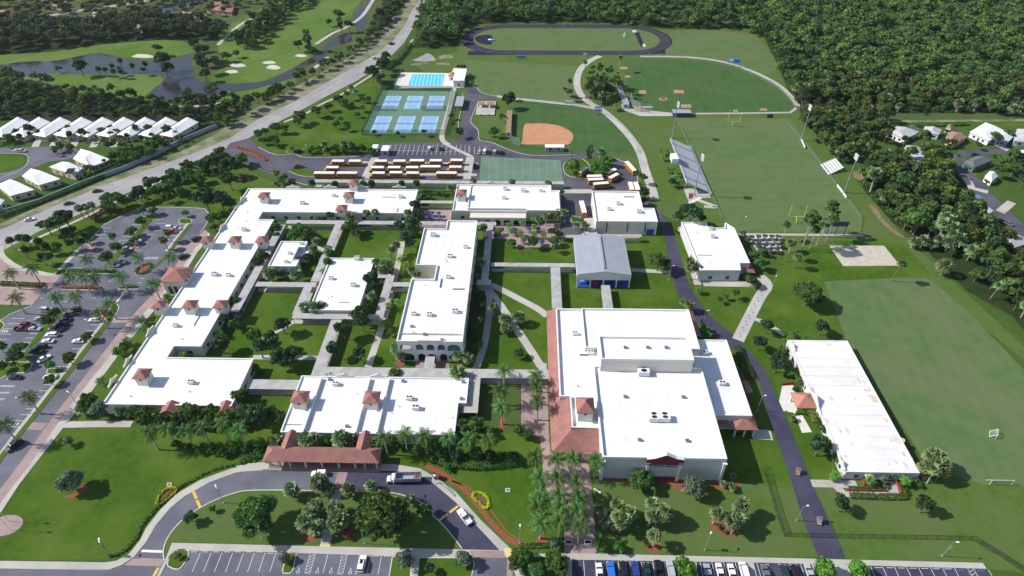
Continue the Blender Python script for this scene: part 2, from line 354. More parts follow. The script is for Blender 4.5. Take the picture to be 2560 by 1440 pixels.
for c, rx, ry in [((357, 140), 26, 5), ((594, 163), 20, 4.5), ((579, 179), 16, 4.5), ((673, 156), 16, 4), ((683, 168), 17, 5.5), ((752, 139), 14, 3.5)]:
    sheet('sand_bunker', [(c[0]+rx*(1+.18*math.sin(3*a))*math.cos(a), c[1]+ry*(1+.15*math.cos(2*a+c[0]))*math.sin(a)) for a in np.linspace(0, 2*math.pi, 12)[:-1]], .05, 'bunker_sand', 3)
for p in ([(790, 110), (830, 84), (870, 66), (905, 40), (925, 12), (945, -20)], [(780, 175), (800, 160), (826, 150), (815, 143)], [(422, 268), (480, 266), (520, 262), (560, 256)], [(545, 112), (570, 88), (600, 62), (640, 42), (690, 25)]):
    ribbon('cart_path', p, 3.2, .045, 'concrete', 4)
ribbon('residential_street', [(-60, 75), (40, 66), (90, 48), (140, 36), (230, 22), (330, 8), (420, -10)], 7, .04, 'road_old', 4)
# main road with sandy verge
RL = [(1050, -60), (1050, 0), (1030, 27), (1010, 65), (982, 102), (945, 133), (890, 165), (815, 207), (740, 252), (640, 301), (575, 345), (475, 387), (375, 422), (250, 467), (125, 520), (0, 575), (-150, 645)]
RR = [(1072, -60), (1064, 0), (1040, 57), (1010, 107), (963, 155), (893, 201), (815, 241), (740, 282), (672, 317), (622, 345), (540, 383), (450, 425), (312, 485), (200, 535), (100, 577), (0, 630), (-120, 700)]
VL = [(1030, -60), (1020, 0), (985, 40), (958, 75), (930, 105), (880, 138), (800, 183), (725, 225), (630, 276), (530, 340), (450, 380), (375, 404), (250, 455), (125, 503), (0, 560), (-150, 630)]
sheet('sandy_verge', band(VL, RL[:-1]), .02, 'verge_sand')
sheet('main_road', band(RL, RR), .04, 'road_old')
k = lambda f: [(a[0]*(1-f)+b[0]*f, a[1]*(1-f)+b[1]*f) for a, b in zip(RL, RR)]
ribbon('road_line', k(.5)[2:], .14, .052, 'white_paint', 3)
ribbon('sidewalk', [(1032, 98), (1005, 135), (985, 152), (910, 200), (850, 238), (800, 262), (764, 284), (710, 305)], 1.8, .12, 'concrete', 4, .12)
ribbon('sidewalk', [(455, 430), (330, 485), (200, 548), (100, 592), (70, 608)], 1.8, .12, 'concrete', 4, .12)
# neighbourhood west of the road
sheet('residential_street', [(-40, 372), (60, 368), (150, 366), (190, 372), (200, 385), (170, 398), (120, 405), (75, 425), (40, 445), (0, 455), (-40, 470), (-40, 440), (20, 430), (60, 415), (72, 392), (60, 384), (-40, 382)], .04, 'asphalt', 3)
kerb([(-10, 383), (55, 384), (70, 392), (66, 412), (45, 428), (0, 446)], 4)
sheet('lawn', [(-40, 385), (50, 386), (62, 396), (52, 412), (-40, 440)], .02, 'lawn', 3)
for d in [(95, 352), (140, 350), (190, 350), (240, 352), (290, 352)]: ribbon('driveway', [(d[0]+12, d[1]-6), d, (d[0]-8, d[1]+16)], 4, .035, 'concrete')
# campus lawns
sheet('lawn', [(147, 1080), (165, 1068), (330, 1066), (640, 1066), (700, 1090), (1380, 1080), (1380, 1400), (1275, 1400), (1275, 1376), (0, 1402), (-200, 1402), (-200, 1330), (0, 1240), (47, 1210), (100, 1142)], .012, 'lawn')
sheet('lawn', [(415, 470), (500, 440), (590, 420), (700, 460), (640, 470), (600, 500), (560, 560), (520, 520), (470, 505), (420, 512), (320, 530), (250, 560), (200, 600), (60, 640), (15, 610), (100, 580), (310, 490)], .014, 'lawn')
sheet('lawn', [(640, 350), (900, 150), (960, 165), (905, 335), (940, 345), (930, 385), (800, 388), (690, 384), (650, 364)], .012, 'lawn')
sheet('lawn', [(560, 590), (1440, 560), (1700, 600), (1900, 780), (1900, 920), (1980, 1085), (2048, 1396), (1380, 1400), (1300, 940), (590, 1100)], .01, 'lawn')
sheet('lawn_dull', [(1490, 1200), (1830, 1200), (1985, 1225), (2045, 1392), (1492, 1384)], .0165, 'lawn_dull')
sheet('lawn_dull', [(1990, 1215), (2105, 1200), (2330, 1200), (2560, 1180), (2800, 1300), (2800, 1460), (2460, 1420), (2114, 1396), (2080, 1305)], .018, 'lawn_dull')
sheet('lawn', [(1730, 720), (1840, 730), (1950, 640), (2100, 600), (2260, 610), (2330, 690), (2060, 700), (2100, 840), (1960, 850), (2000, 1000), (2100, 1190), (2060, 1260), (1980, 1085), (1930, 930), (1830, 800)], .0152, 'lawn')
sheet('lawn_dull', [(1160, 80), (1900, 70), (1960, 200), (2000, 290), (2260, 590), (2640, 940), (2560, 900), (2300, 690), (2060, 700), (1850, 600), (1800, 600), (1640, 530), (1600, 470), (1500, 380), (1200, 345), (1160, 250), (1020, 150), (1140, 130)], .013, 'lawn_dull')
sheet('lawn_near_wing', [(292, 895), (345, 822), (375, 805), (400, 760), (420, 760), (300, 960), (240, 1050), (180, 1055), (212, 1002)], .018, 'lawn_near_wing')
# playing fields
sheet('practice_field', [(2060, 704), (2290, 692), (2330, 700), (2440, 800), (2560, 925), (2700, 1070), (2800, 1300), (2560, 1215), (2460, 1210), (2330, 1180), (2115, 850), (2090, 780)], .02, 'practice_grass')
sheet('football_field', [(1690, 294), (1976, 296), (2153, 545), (2148, 578), (1826, 580), (1778, 470)], .02, 'field_grass')
sheet('training_field', [(1160, 150), (1455, 165), (1440, 190), (1440, 220), (1455, 258), (1290, 250), (1200, 236), (1175, 215)], .02, 'field_grass')
sheet('training_field', [(1680, 78), (1860, 82), (1900, 100), (1936, 145), (1940, 175), (1900, 185), (1800, 150), (1665, 140)], .02, 'field_grass', 2)
sheet('outfield', [(1562, 148), (1600, 147), (1720, 150), (1810, 163), (1880, 187), (1935, 216), (1968, 243), (1982, 264), (1978, 279), (1700, 281), (1610, 276), (1580, 262), (1565, 200)], .03, 'outfield_grass', 2)
sheet('outfield', [(1285, 262), (1370, 257), (1440, 262), (1500, 280), (1550, 312), (1580, 350), (1592, 384), (1425, 378), (1308, 368), (1275, 350)], .03, 'outfield_grass', 2)
ribbon('gravel_path', [(1600, 141), (1720, 143), (1810, 155), (1880, 178), (1940, 208), (1975, 238), (1995, 265)], 3.2, .035, 'concrete', 5)
ribbon('gravel_path', [(1990, 270), (1976, 281), (1850, 283), (1740, 284)], 2.2, .035, 'concrete')
sheet('infield_clay', [(1311, 312), (1330, 309), (1365, 309), (1400, 315), (1424, 327), (1433, 340), (1428, 354), (1415, 362), (1360, 361), (1304, 360), (1306, 350)], .042, 'infield_clay', 3)
for x, y, w, h in [(1559, 170, 18, 6), (1569, 191, 13, 5), (1606, 230, 18, 8), (1697, 229, 25, 8), (1715, 265, 26, 8), (1908, 274, 18, 6), (1838, 277, 13, 5)]:
    sheet('clay_cutout', [(x-w/2, y-h/2), (x+w/2-1, y-h/2), (x+w/2+1, y+h/2), (x-w/2+1, y+h/2)], .045, 'clay')
sheet('clay_mound', [(1658+11*math.cos(a), 247+4.5*math.sin(a)) for a in np.linspace(0, 6.28, 17)[:-1]], .045, 'clay')
sheet('clay_mound', [(1658+6.5*math.cos(a), 246+2.6*math.sin(a)) for a in np.linspace(0, 6.28, 17)[:-1]], .055, 'navy')
sheet('volleyball_court', [(2073, 614), (2210, 614), (2250, 664), (2108, 665)], .04, 'sand')
sheet('patio', [(1865, 586), (1950, 586), (1954, 627), (1892, 626)], .05, 'concrete_white')
sheet('sandy_patch', [(1032, 151), (1068, 133), (1080, 137), (1090, 151), (1060, 154)], .03, 'road_old')
for p in ([(1100, 140), (1125, 137), (1133, 143), (1118, 147), (1100, 147)], [(1025, 160), (1060, 156), (1072, 158), (1040, 164)], [(1090, 158), (1110, 157), (1127, 161), (1100, 164)]): sheet('sandy_patch', p, .032, 'verge_sand', 3)
# running track
a_, b_ = W(1153, 100), W(1679, 98); t_, o_ = W(1400, 62), W(1400, 137)
cx_, cy_ = (a_.x+b_.x)/2, (t_.y+o_.y)/2; Ro = (t_.y-o_.y)/2; hl = (b_.x-a_.x)/2-Ro
def oval(r, n=24): return [(cx_+hl+r*math.cos(t), cy_+r*math.sin(t)) for t in np.linspace(-math.pi/2, math.pi/2, n)] + [(cx_-hl-r*math.cos(t), cy_-r*math.sin(t)) for t in np.linspace(-math.pi/2, math.pi/2, n)]
sheet('running_track', oval(Ro), .05, 'track_rubber', world=True)
sheet('track_infield', oval(Ro-9.2), .06, 'field_grass', world=True)
for kx in range(1, 8):
    r = Ro-.5-kx*1.13; mb = MB(); A, B = oval(r-.02), oval(r+.02)
    for i in range(len(A)):
        j = (i+1) % len(A); mb.poly([(*A[i], .057), (*B[i], .057), (*B[j], .057), (*A[j], .057)])
    tag(mb.build('track_line', M['white_paint']), kind='structure')
sheet('running_track', [(1170, 128), (1663, 125), (1665, 134), (1170, 138)], .053, 'track_rubber')
sheet('jump_apron', [(1187, 98), (1197, 89), (1228, 88), (1230, 108), (1222, 112), (1200, 108)], .068, 'track_rubber', 3)
sheet('jump_runway', [(1585, 80), (1597, 80), (1612, 115), (1602, 117)], .068, 'track_rubber')
sheet('jump_pit', [(1580, 75), (1590, 75), (1592, 81), (1582, 81)], .07, 'bunker_sand'); sheet('jump_pit', [(1606, 110), (1612, 109), (1615, 117), (1608, 117)], .07, 'bunker_sand')
# paths of the sports grounds
ribbon('gravel_path', [(1500, 140), (1478, 150), (1455, 168), (1444, 190), (1443, 215), (1455, 240), (1476, 258), (1500, 272), (1530, 295), (1560, 325), (1585, 355), (1602, 385), (1612, 420), (1622, 450), (1632, 480), (1636, 500)], 4.6, .04, 'concrete', 5)
ribbon('gravel_path', [(1240, 240), (1290, 247), (1340, 252), (1400, 258), (1450, 264), (1490, 272)], 3.2, .036, 'concrete', 4)
ribbon('sidewalk', [(1136, 218), (1126, 260), (1115, 300), (1105, 335), (1108, 352), (1122, 362)], 3.0, .12, 'concrete', 4, .12)
# northern lot and service roads
N_LOT = [(575, 358), (622, 345), (645, 365), (690, 385), (735, 382), (760, 391), (850, 391), (925, 384), (935, 361), (1000, 357), (1108, 357), (1125, 352), (1150, 350), (1155, 335), (1149, 318), (1156, 290), (1160, 265), (1166, 240), (1168, 219), (1192, 219), (1205, 231), (1245, 240), (1238, 247), (1196, 252), (1186, 270), (1178, 300), (1195, 322), (1200, 348), (1230, 354), (1275, 373), (1330, 386), (1440, 384), (1462, 379), (1510, 385), (1560, 403), (1590, 430), (1600, 480), (1610, 500), (1655, 530), (1665, 560), (1560, 600), (1440, 592), (1402, 590), (1405, 456), (786, 456), (770, 462), (715, 447), (650, 420), (590, 395), (560, 378)]
sheet('service_road', N_LOT, .045, 'asphalt_patchy')
for kp in ([(1098, 0), (0, 0)],)[:0]: pass
kerb([(645, 367), (690, 387), (735, 384), (760, 393), (850, 393), (925, 385), (935, 362)], 3)
kerb([(1157, 232), (1153, 270), (1147, 300), (1146, 320), (1152, 335)], 3); kerb([(1196, 254), (1184, 280), (1177, 305), (1195, 325), (1199, 350), (1230, 356), (1275, 375), (1330, 388), (1440, 386)], 3)
kerb([(1192, 219), (1205, 232), (1245, 241)], 3)
sheet('multi_sport_court', [(1203, 391), (1402, 400), (1407, 453), (1198, 450)], .055, 'bball_green')
for i in range(9):
    a = 1223+i*20.5; ribbon('court_line', [(a, 393+.045*(a-1203)), (a-2+.03*(a-1203), 449+.014*(a-1203))], .12, .065, 'faint_paint')
ribbon('court_line', [(1222, 396), (1400, 404)], .12, .066, 'faint_paint')
sheet('roundabout_lawn', [(1413, 405), (1424, 399), (1445, 397), (1460, 402), (1468, 412), (1458, 432), (1440, 442), (1425, 441), (1412, 432), (1408, 418)], .1, 'lawn', 3)
sheet('roundabout_lawn', [(1457, 397), (1475, 394), (1512, 392), (1528, 402), (1530, 430), (1515, 440), (1480, 445), (1456, 450), (1455, 445), (1474, 430), (1476, 418), (1468, 406)], .1, 'lawn', 3)
kerb([(1413, 405), (1408, 418), (1412, 432), (1425, 441), (1440, 443)], 4); kerb([(1457, 397), (1470, 408), (1477, 420)], 4); kerb([(1516, 389), (1560, 405), (1590, 432), (1596, 470)], 4)
for i in range(18):
    x = 977+i*11.6
    if x > 1120: x += 0
    ribbon('parking_line', [(x+2, 362+.01*i), (x-6+.02*(x-977), 387)] if x < 1160 else [(x, 362), (x, 380)], .14, .058, 'white_paint')
ribbon('parking_line', [(975, 376), (1165, 379)], .14, .059, 'white_paint')
for x in (1172, 1186, 1199, 1213): ribbon('parking_line', [(x, 366), (x, 386)], .14, .058, 'white_paint')
ribbon('crosswalk', [(1110, 358), (1180, 392)], 2.4, .06, 'concrete'); ribbon('crosswalk', [(1176, 392), (1166, 448)], 4.4, .06, 'concrete')
ribbon('crosswalk', [(938, 394), (912, 446)], 4.4, .06, 'concrete'); ribbon('crosswalk', [(900, 405), (1195, 409)], 1.7, .058, 'concrete'); ribbon('crosswalk', [(1000, 435), (1192, 437)], 2.4, .0575, 'concrete')
sheet('planting_island', [(582, 364), (620, 370), (655, 385), (677, 405), (662, 402), (625, 386), (598, 376), (584, 370)], .1, 'mulch_brown', 3)
sheet('planting_island', [(722, 427), (745, 418), (790, 432), (790, 440), (755, 440)], .1, 'lawn', 3); kerb([(722, 427), (750, 439), (788, 441)], 3)
kerb([(560, 385), (600, 402), (650, 422), (715, 448), (770, 463)], 3)
# east service road
EL = [(1635, 520), (1645, 545), (1658, 580), (1668, 630), (1680, 680), (1690, 720), (1705, 752), (1730, 790), (1757, 815), (1790, 842), (1830, 872), (1862, 897), (1885, 928), (1900, 965), (1915, 1020), (1935, 1080), (1960, 1150), (1982, 1215), (2010, 1305), (2047, 1395)]
ER = [(1650, 528), (1668, 555), (1682, 580), (1690, 600), (1712, 680), (1727, 718), (1745, 748), (1764, 778), (1793, 804), (1830, 835), (1857, 862), (1887, 893), (1910, 925), (1927, 960), (1952, 1015), (1980, 1080), (2005, 1145), (2029, 1205), (2072, 1300), (2114, 1396)]
sheet('service_road', band([EL[0]]+smooth(EL, False, 3), [ER[0]]+smooth(ER, False, 3)), .04, 'asphalt_new')
# west parking lots
sheet('parking_lot', [(375, 517), (497, 519), (516, 526), (524, 540), (516, 562), (495, 590), (470, 613), (445, 655), (400, 710), (385, 732), (345, 770), (275, 860), (160, 1007), (105, 1080), (45, 1165), (0, 1222), (-60, 1300), (-300, 1300), (-200, 800), (0, 800), (25, 784), (80, 762), (105, 732), (128, 720), (152, 688), (195, 622), (217, 607), (262, 560), (320, 532)], .04, 'asphalt')
kerb([(262, 560), (320, 533), (375, 518), (497, 520), (516, 527), (523, 540), (515, 562), (500, 582)], 3); kerb([(262, 560), (217, 607), (195, 622), (137, 687)]); kerb([(80, 764), (25, 785), (0, 801)])
sheet('entrance_drive', [(-200, 600), (-20, 640), (5, 645), (50, 674), (137, 688), (152, 688), (128, 720), (105, 732), (80, 762), (20, 762), (-200, 750)], .045, 'brick_paving')
ribbon('sidewalk', [(4, 615), (6, 640), (45, 668), (100, 682), (137, 686), (160, 662), (195, 625)], 2.2, .12, 'concrete', 3, .12)
sheet('lawn', [(10, 618), (22, 606), (70, 612), (130, 590), (215, 600), (195, 618), (150, 668), (132, 680), (100, 676), (52, 664), (12, 640)], .03, 'lawn', 2)
bl = [(512, 574), (495, 590), (470, 613), (445, 655), (400, 710), (385, 732), (345, 772), (275, 860), (160, 1007), (105, 1080), (45, 1165), (0, 1222), (-60, 1300)]
bm = [(522, 582), (508, 600), (486, 622), (460, 665), (415, 722), (400, 740), (360, 782), (293, 866), (182, 1007), (130, 1080), (72, 1165), (28, 1222), (-30, 1300)]
br = [(526, 584), (514, 606), (494, 630), (470, 668), (428, 722), (412, 745), (375, 788), (306, 874), (204, 1012), (148, 1082), (100, 1144), (47, 1212), (-10, 1300)]
sheet('brick_sidewalk', band(bl, bm), .06, 'brick_paving'); slab('sidewalk', band(bm, br), .10, 'concrete')
ribbon('crosswalk', [(52, 1064), (112, 1066)], 3.0, .062, 'brick_paving'); ribbon('crosswalk', [(272, 800), (345, 800)], 3.2, .062, 'brick_paving')
ribbon('sidewalk', [(150, 1062), (240, 1060), (330, 1060)], 2.6, .12, 'concrete', 0, .12); ribbon('crosswalk', [(420, 617), (490, 619)], 2.6, .062, 'brick_paving')
ribbon('stop_line', [(290, 757), (309, 733)], .7, .055, 'white_paint')
def island(pts, grass='lawn', sm=3, h=.12):
    slab('planting_island', pts, h, grass, sm); kerb(pts if not sm else smooth(pts, True, sm), closed=True)
ribbon('median_walk', [(262, 798), (245, 822), (205, 872), (165, 925), (120, 980), (75, 1038), (35, 1088), (0, 1136), (-40, 1190)], 1.3, .13, 'concrete', 0, .12)
ribbon('median', [(276, 800), (255, 824), (215, 874), (175, 927), (130, 982), (85, 1040), (45, 1090), (8, 1136), (-30, 1190)], 1.9, .14, 'lawn_near_wing', 0, .12)
island([(280, 762), (290, 758), (297, 768), (290, 785), (276, 800), (262, 798)], 'lawn')
ribbon('median', [(478, 560), (450, 595), (430, 622), (405, 650), (382, 672)], 1.5, .14, 'lawn_near_wing', 0, .12); ribbon('median_walk', [(470, 558), (440, 595), (415, 628)], 1.2, .13, 'concrete', 0, .12)
island([(448, 552), (455, 546), (475, 547), (480, 555), (468, 560), (448, 557)])
ribbon('median', [(376, 548), (350, 578), (325, 605), (295, 635), (265, 668)], 2.6, .14, 'lawn', 3, .12)
island([(345, 545), (370, 540), (405, 541), (410, 546), (385, 550), (355, 552)])
island([(340, 672), (350, 662), (370, 657), (378, 664), (372, 676), (355, 686), (340, 686)], 'mulch')
island([(220, 612), (225, 607), (240, 610), (232, 620)], 'mulch'); island([(322, 615), (335, 610), (348, 614), (335, 622)], 'mulch')
island([(138, 682), (160, 670), (230, 672), (290, 675), (285, 684), (230, 684), (140, 688)], 'lawn_near_wing', 2)
for q in ([(0, 700), (100, 706), (120, 712), (100, 722), (0, 718)], [(150, 713), (250, 716), (250, 725), (150, 723)], [(297, 715), (343, 714), (345, 722), (297, 723)]): island(q, 'mulch_brown', 0)
ribbon('median', [(163, 770), (140, 795), (112, 822), (90, 850), (75, 872), (55, 903)], 2.4, .14, 'lawn', 3, .12)
island([(-30, 905), (30, 905), (76, 906), (78, 915), (62, 930), (20, 935), (-30, 960)]); island([(118, 928), (125, 921), (162, 923), (170, 928), (155, 934), (120, 934)])
island([(-20, 805), (0, 802), (10, 815), (-20, 840)])
def stalls(p0, p1, n, ln, dx=1, mat='white_paint', skip=()):
    for i in range(n):
        if i in skip: continue
        f = i/(n-1); a = W(p0[0]+(p1[0]-p0[0])*f, p0[1]+(p1[1]-p0[1])*f)
        mb = MB(); hw = .07
        mb.poly([(a.x, a.y-hw, .056), (a.x+ln, a.y-hw, .056), (a.x+ln, a.y+hw, .056), (a.x, a.y+hw, .056)]); tag(mb.build('parking_line', M[mat]), kind='structure')
stalls((252, 570), (185, 647), 10, 5.0); stalls((330, 562), (262, 640), 9, 5.0); stalls((387, 558), (320, 635), 9, 5.0); stalls((440, 562), (400, 608), 6, 5.0)
stalls((30, 796), (-15, 848), 5, 5); stalls((143, 800), (55, 915), 10, 5, skip=(8, 9)); stalls((92, 812), (35, 878), 7, 5); stalls((238, 797), (28, 1067), 19, 4.8); stalls((28, 932), (-60, 1045), 8, 5); stalls((0, 966), (-80, 1066), 7, 5)
for x0, y0, n in ((365, 645, 6), (2, 828, 4), (22, 1060, 5)):
    for i in range(n): ribbon('crosswalk_bar', [(x0+i*6, y0-3), (x0+i*6-4, y0+3)], .35, .056, 'white_paint')
for x, y in ((125, 755), (158, 754), (230, 745), (192, 735), (100, 745), (160, 707), (280, 697), (352, 696), (345, 707), (270, 703)): ribbon('lane_dash', [(x, y), (x+9, y)], .18, .056, 'white_paint')
# front loop, bottom road
lo = [(-200, 1424), (0, 1421), (200, 1424), (272, 1424), (305, 1412), (335, 1392), (365, 1355), (390, 1312), (425, 1270), (462, 1240), (525, 1205), (587, 1182), (640, 1173), (985, 1177), (1040, 1184), (1082, 1207), (1140, 1256), (1190, 1312), (1250, 1376), (1275, 1400), (1290, 1440), (1300, 1500)]
lout = [(-200, 1404), (0, 1402), (150, 1404), (262, 1406), (290, 1402), (322, 1385), (350, 1350), (365, 1320), (400, 1275), (440, 1235), (500, 1200), (575, 1172), (640, 1158), (985, 1160), (1050, 1171), (1102, 1200), (1140, 1230), (1202, 1300), (1275, 1370), (1290, 1384), (1312, 1440), (1325, 1500)]
li = [(410, 1400), (408, 1375), (420, 1342), (450, 1305), (487, 1277), (537, 1250), (587, 1232), (640, 1225), (825, 1227), (965, 1230), (1015, 1240), (1052, 1255), (1080, 1285), (1115, 1320), (1155, 1371)]
sheet('loop_drive', [(-200, 1540)] + lo + [(1300, 1540)], .04, 'asphalt')
sheet('loop_drive_new', [(862, 1174), (985, 1177), (1040, 1184), (1082, 1207), (1140, 1256), (1190, 1312), (1250, 1376), (1262, 1395), (1155, 1390), (1155, 1371), (1115, 1320), (1080, 1285), (1052, 1255), (1015, 1240), (965, 1230), (850, 1227)], .046, 'asphalt_new')
slab('sidewalk', band(lout, lo), .12, 'concrete')
slab('loop_lawn', li + [(1155, 1375), (430, 1359)], .10, 'lawn_dull'); kerb(li, 3)
slab('sidewalk', [(430, 1357), (640, 1362), (1000, 1370), (1262, 1376), (1262, 1394), (1030, 1392), (640, 1379), (482, 1377), (472, 1375), (436, 1375), (416, 1408), (400, 1440), (392, 1440), (412, 1400)], .14, 'concrete')
sheet('crosswalk', [(335, 1394), (412, 1397), (402, 1416), (310, 1413)], .055, 'brick_paving'); sheet('crosswalk', [(1172, 1376), (1258, 1377), (1264, 1396), (1182, 1393)], .145, 'brick_paving')
slab('sidewalk', [(1268, 1392), (1281, 1394), (1283, 1480), (1266, 1480)], .13, 'brick_paving')
sheet('crosswalk', [(845, 1177), (870, 1177), (858, 1225), (832, 1225)], .055, 'brick_paving'); slab('sidewalk', [(832, 1226), (856, 1226), (825, 1364), (800, 1364)], .13, 'concrete')
sheet('ramp_mat', [(800, 1361), (826, 1362), (825, 1367), (799, 1366)], .15, 'ramp_yellow'); sheet('ramp_mat', [(1260, 1370), (1280, 1372), (1284, 1395), (1264, 1393)], .15, 'ramp_yellow')
ribbon('stop_line', [(354, 1377), (406, 1379)], .7, .056, 'white_paint')
for a, b in (((483, 1228), (491, 1247)), ((492, 1250), (501, 1270)), ((1145, 1265), (1124, 1281)), ((1118, 1285), (1098, 1301)), ((396, 1419), (384, 1440))): ribbon('yellow_bar', [a, b], .75, .056, 'yellow_paint')
island([(436, 1376), (472, 1377), (462, 1405), (450, 1420), (440, 1423), (425, 1418), (418, 1408)], 'lawn', 2)
island([(718, 1382), (741, 1382), (732, 1425), (724, 1433), (708, 1433), (706, 1425)], 'lawn', 0)
island([(981, 1391), (1029, 1393), (1024, 1470), (968, 1470)], 'lawn', 0); slab('sidewalk', [(1030, 1393), (1047, 1393), (1042, 1470), (1024, 1470)], .13, 'concrete')
island([(1048, 1394), (1180, 1394), (1186, 1410), (1172, 1470), (1040, 1470)], 'lawn', 0)
mb = MB()
def bay(x0, x1, y, n, z=.056, skip=(), y1=None):
    y1 = y if y1 is None else y1
    for i in range(n):
        if i in skip: continue
        f = i/max(n-1, 1); a = W(x0+(x1-x0)*f, y+(y1-y)*f); mb = MB()
        mb.poly([(a.x-.06, a.y-5.4, z), (a.x+.06, a.y-5.4, z), (a.x+.06, a.y, z), (a.x-.06, a.y, z)]); tag(mb.build('parking_line', M['white_paint']), kind='structure')
bay(501, 690, 1382, 8); bay(820, 820, 1385, 1); bay(900, 954, 1388, 3)
bay(1459, 1689, 1402, 9, y1=1405); bay(1750, 1867, 1405, 5, y1=1407); bay(1892, 2028, 1408, 6, y1=1410); bay(2176, 2385, 1416, 8, y1=1419); bay(2470, 2470, 1423, 1)
def hatch(xa, xb, y):
    a, b = W(xa, y), W(xb, y); mb = MB(); z = .058
    def ln(p, q_, w=.1):
        d = Vector((q_[0]-p[0], q_[1]-p[1])).normalized(); n_ = Vector((-d.y, d.x))*w/2
        mb.poly([(p[0]-n_.x, p[1]-n_.y, z), (q_[0]-n_.x, q_[1]-n_.y, z), (q_[0]+n_.x, q_[1]+n_.y, z), (p[0]+n_.x, p[1]+n_.y, z)])
    ln((a.x, a.y), (a.x, a.y-5.6)); ln((b.x, a.y), (b.x, a.y-5.6)); ln((a.x, a.y-5.6), (b.x, a.y-5.6))
    for i in range(6): ln((a.x, a.y-1.2-i*.9), (b.x, a.y-.3-i*.9))
    mb2 = mb; o = mb2.build('hatched_aisle', M['white_paint']); tag(o, kind='structure')
hatch(776, 789, 1383); hatch(856, 869, 1385); hatch(2418, 2433, 1420)
def wheelchair(x, y):
    c = W(x, y); z = .058; mb = MB(); pts = []
    for i in range(10):
        a0, a1 = math.pi*(.2+i*.14), math.pi*(.2+(i+1)*.14)
        mb.poly([(c.x+r*math.cos(a), c.y+r*math.sin(a), z) for r, a in ((.32, a0), (.45, a0), (.45, a1), (.32, a1))])
    for (x0, y0, x1, y1) in ((-.1, .2, .02, .9), (-.1, .2, .4, .32), (.3, -.2, .42, .3), (-.1, .55, .3, .66), (.34, -.3, .6, -.2)): mb.poly([(c.x+x0, c.y+y0, z), (c.x+x1, c.y+y0, z), (c.x+x1, c.y+y1, z), (c.x+x0, c.y+y1, z)])
    mb.poly([(c.x-.04+.16*math.cos(t), c.y+1.05+.16*math.sin(t), z) for t in np.linspace(0, 6.28, 9)[:-1]])
    tag(mb.build('accessible_symbol', M['white_paint']), kind='structure')
for x, y in ((745, 1430), (793, 1430), (827, 1430), (875, 1432)): wheelchair(x, y)
def stops(x0, x1, y, n, mat='kerb_concrete', y1=None, lab='', skip=()):
    y1 = y if y1 is None else y1
    for i in range(n):
        if i in skip: continue
        f = i/max(n-1, 1); p = W(x0+(x1-x0)*f, y+(y1-y)*f)
        mb = MB(); mb.box((p.x, p.y, .05), (1.8, .16, .12)); tag(mb.build('wheel_stop', M[mat]), f"{nth(i, n)}{'blue' if mat=='blue_paint' else 'grey'} wheel stop {lab}".strip(), 'wheel stop', 'wheel stops '+lab)
stops(486, 650, 1380.5, 7, lab='in the bays beside the small grass island'); stops(676, 702, 1384, 2, lab='just left of the tall narrow grass island')
stops(758, 758, 1386, 1, 'blue_paint', lab='in first accessible bay'); stops(805, 838, 1387, 2, 'blue_paint', lab='between the two hatched aisles'); stops(883, 883, 1389, 1, 'blue_paint', lab='right of second hatched aisle'); stops(940, 968, 1391, 2, lab='right of the white car with sunroof')
stops(2195, 2370, 1419.5, 7, y1=1423, lab='in the empty bays at bottom right'); stops(2402, 2402, 1426, 1, 'blue_paint', lab='left of the hatched aisle at bottom right'); stops(2452, 2452, 1427, 1, 'blue_paint', lab='at the far right end of the lot')
# right front car park
sheet('parking_lot', [(1430, 1400), (1490, 1399), (1920, 1408), (2465, 1422), (2520, 1500), (1430, 1500)], .042, 'asphalt_new')
slab('sidewalk', [(1425, 1383), (1490, 1384), (1920, 1394), (2457, 1407), (2467, 1422), (1920, 1407), (1490, 1400), (1425, 1399)], .14, 'concrete')
slab('sidewalk', [(1868, 1406), (1884, 1407), (1908, 1500), (1890, 1500)], .13, 'concrete'); slab('sidewalk', [(2082, 1410), (2116, 1411), (2140, 1500), (2105, 1500)], .13, 'concrete')
island([(1695, 1405), (1740, 1406), (1748, 1480), (1700, 1480)], 'lawn', 0); island([(2032, 1410), (2080, 1411), (2100, 1480), (2045, 1480)], 'lawn', 0); island([(2118, 1412), (2168, 1414), (2190, 1480), (2140, 1480)], 'lawn', 0)
slab('verge_lawn', [(1296, 1385), (1424, 1385), (1424, 1500), (1330, 1500)], .08, 'lawn'); sheet('sidewalk', [(1416, 1398), (1430, 1398), (1430, 1500), (1414, 1500)], .1, 'concrete')
slab('sidewalk', [(1330, 1384), (1425, 1384), (1425, 1392), (1335, 1392)], .125, 'concrete')
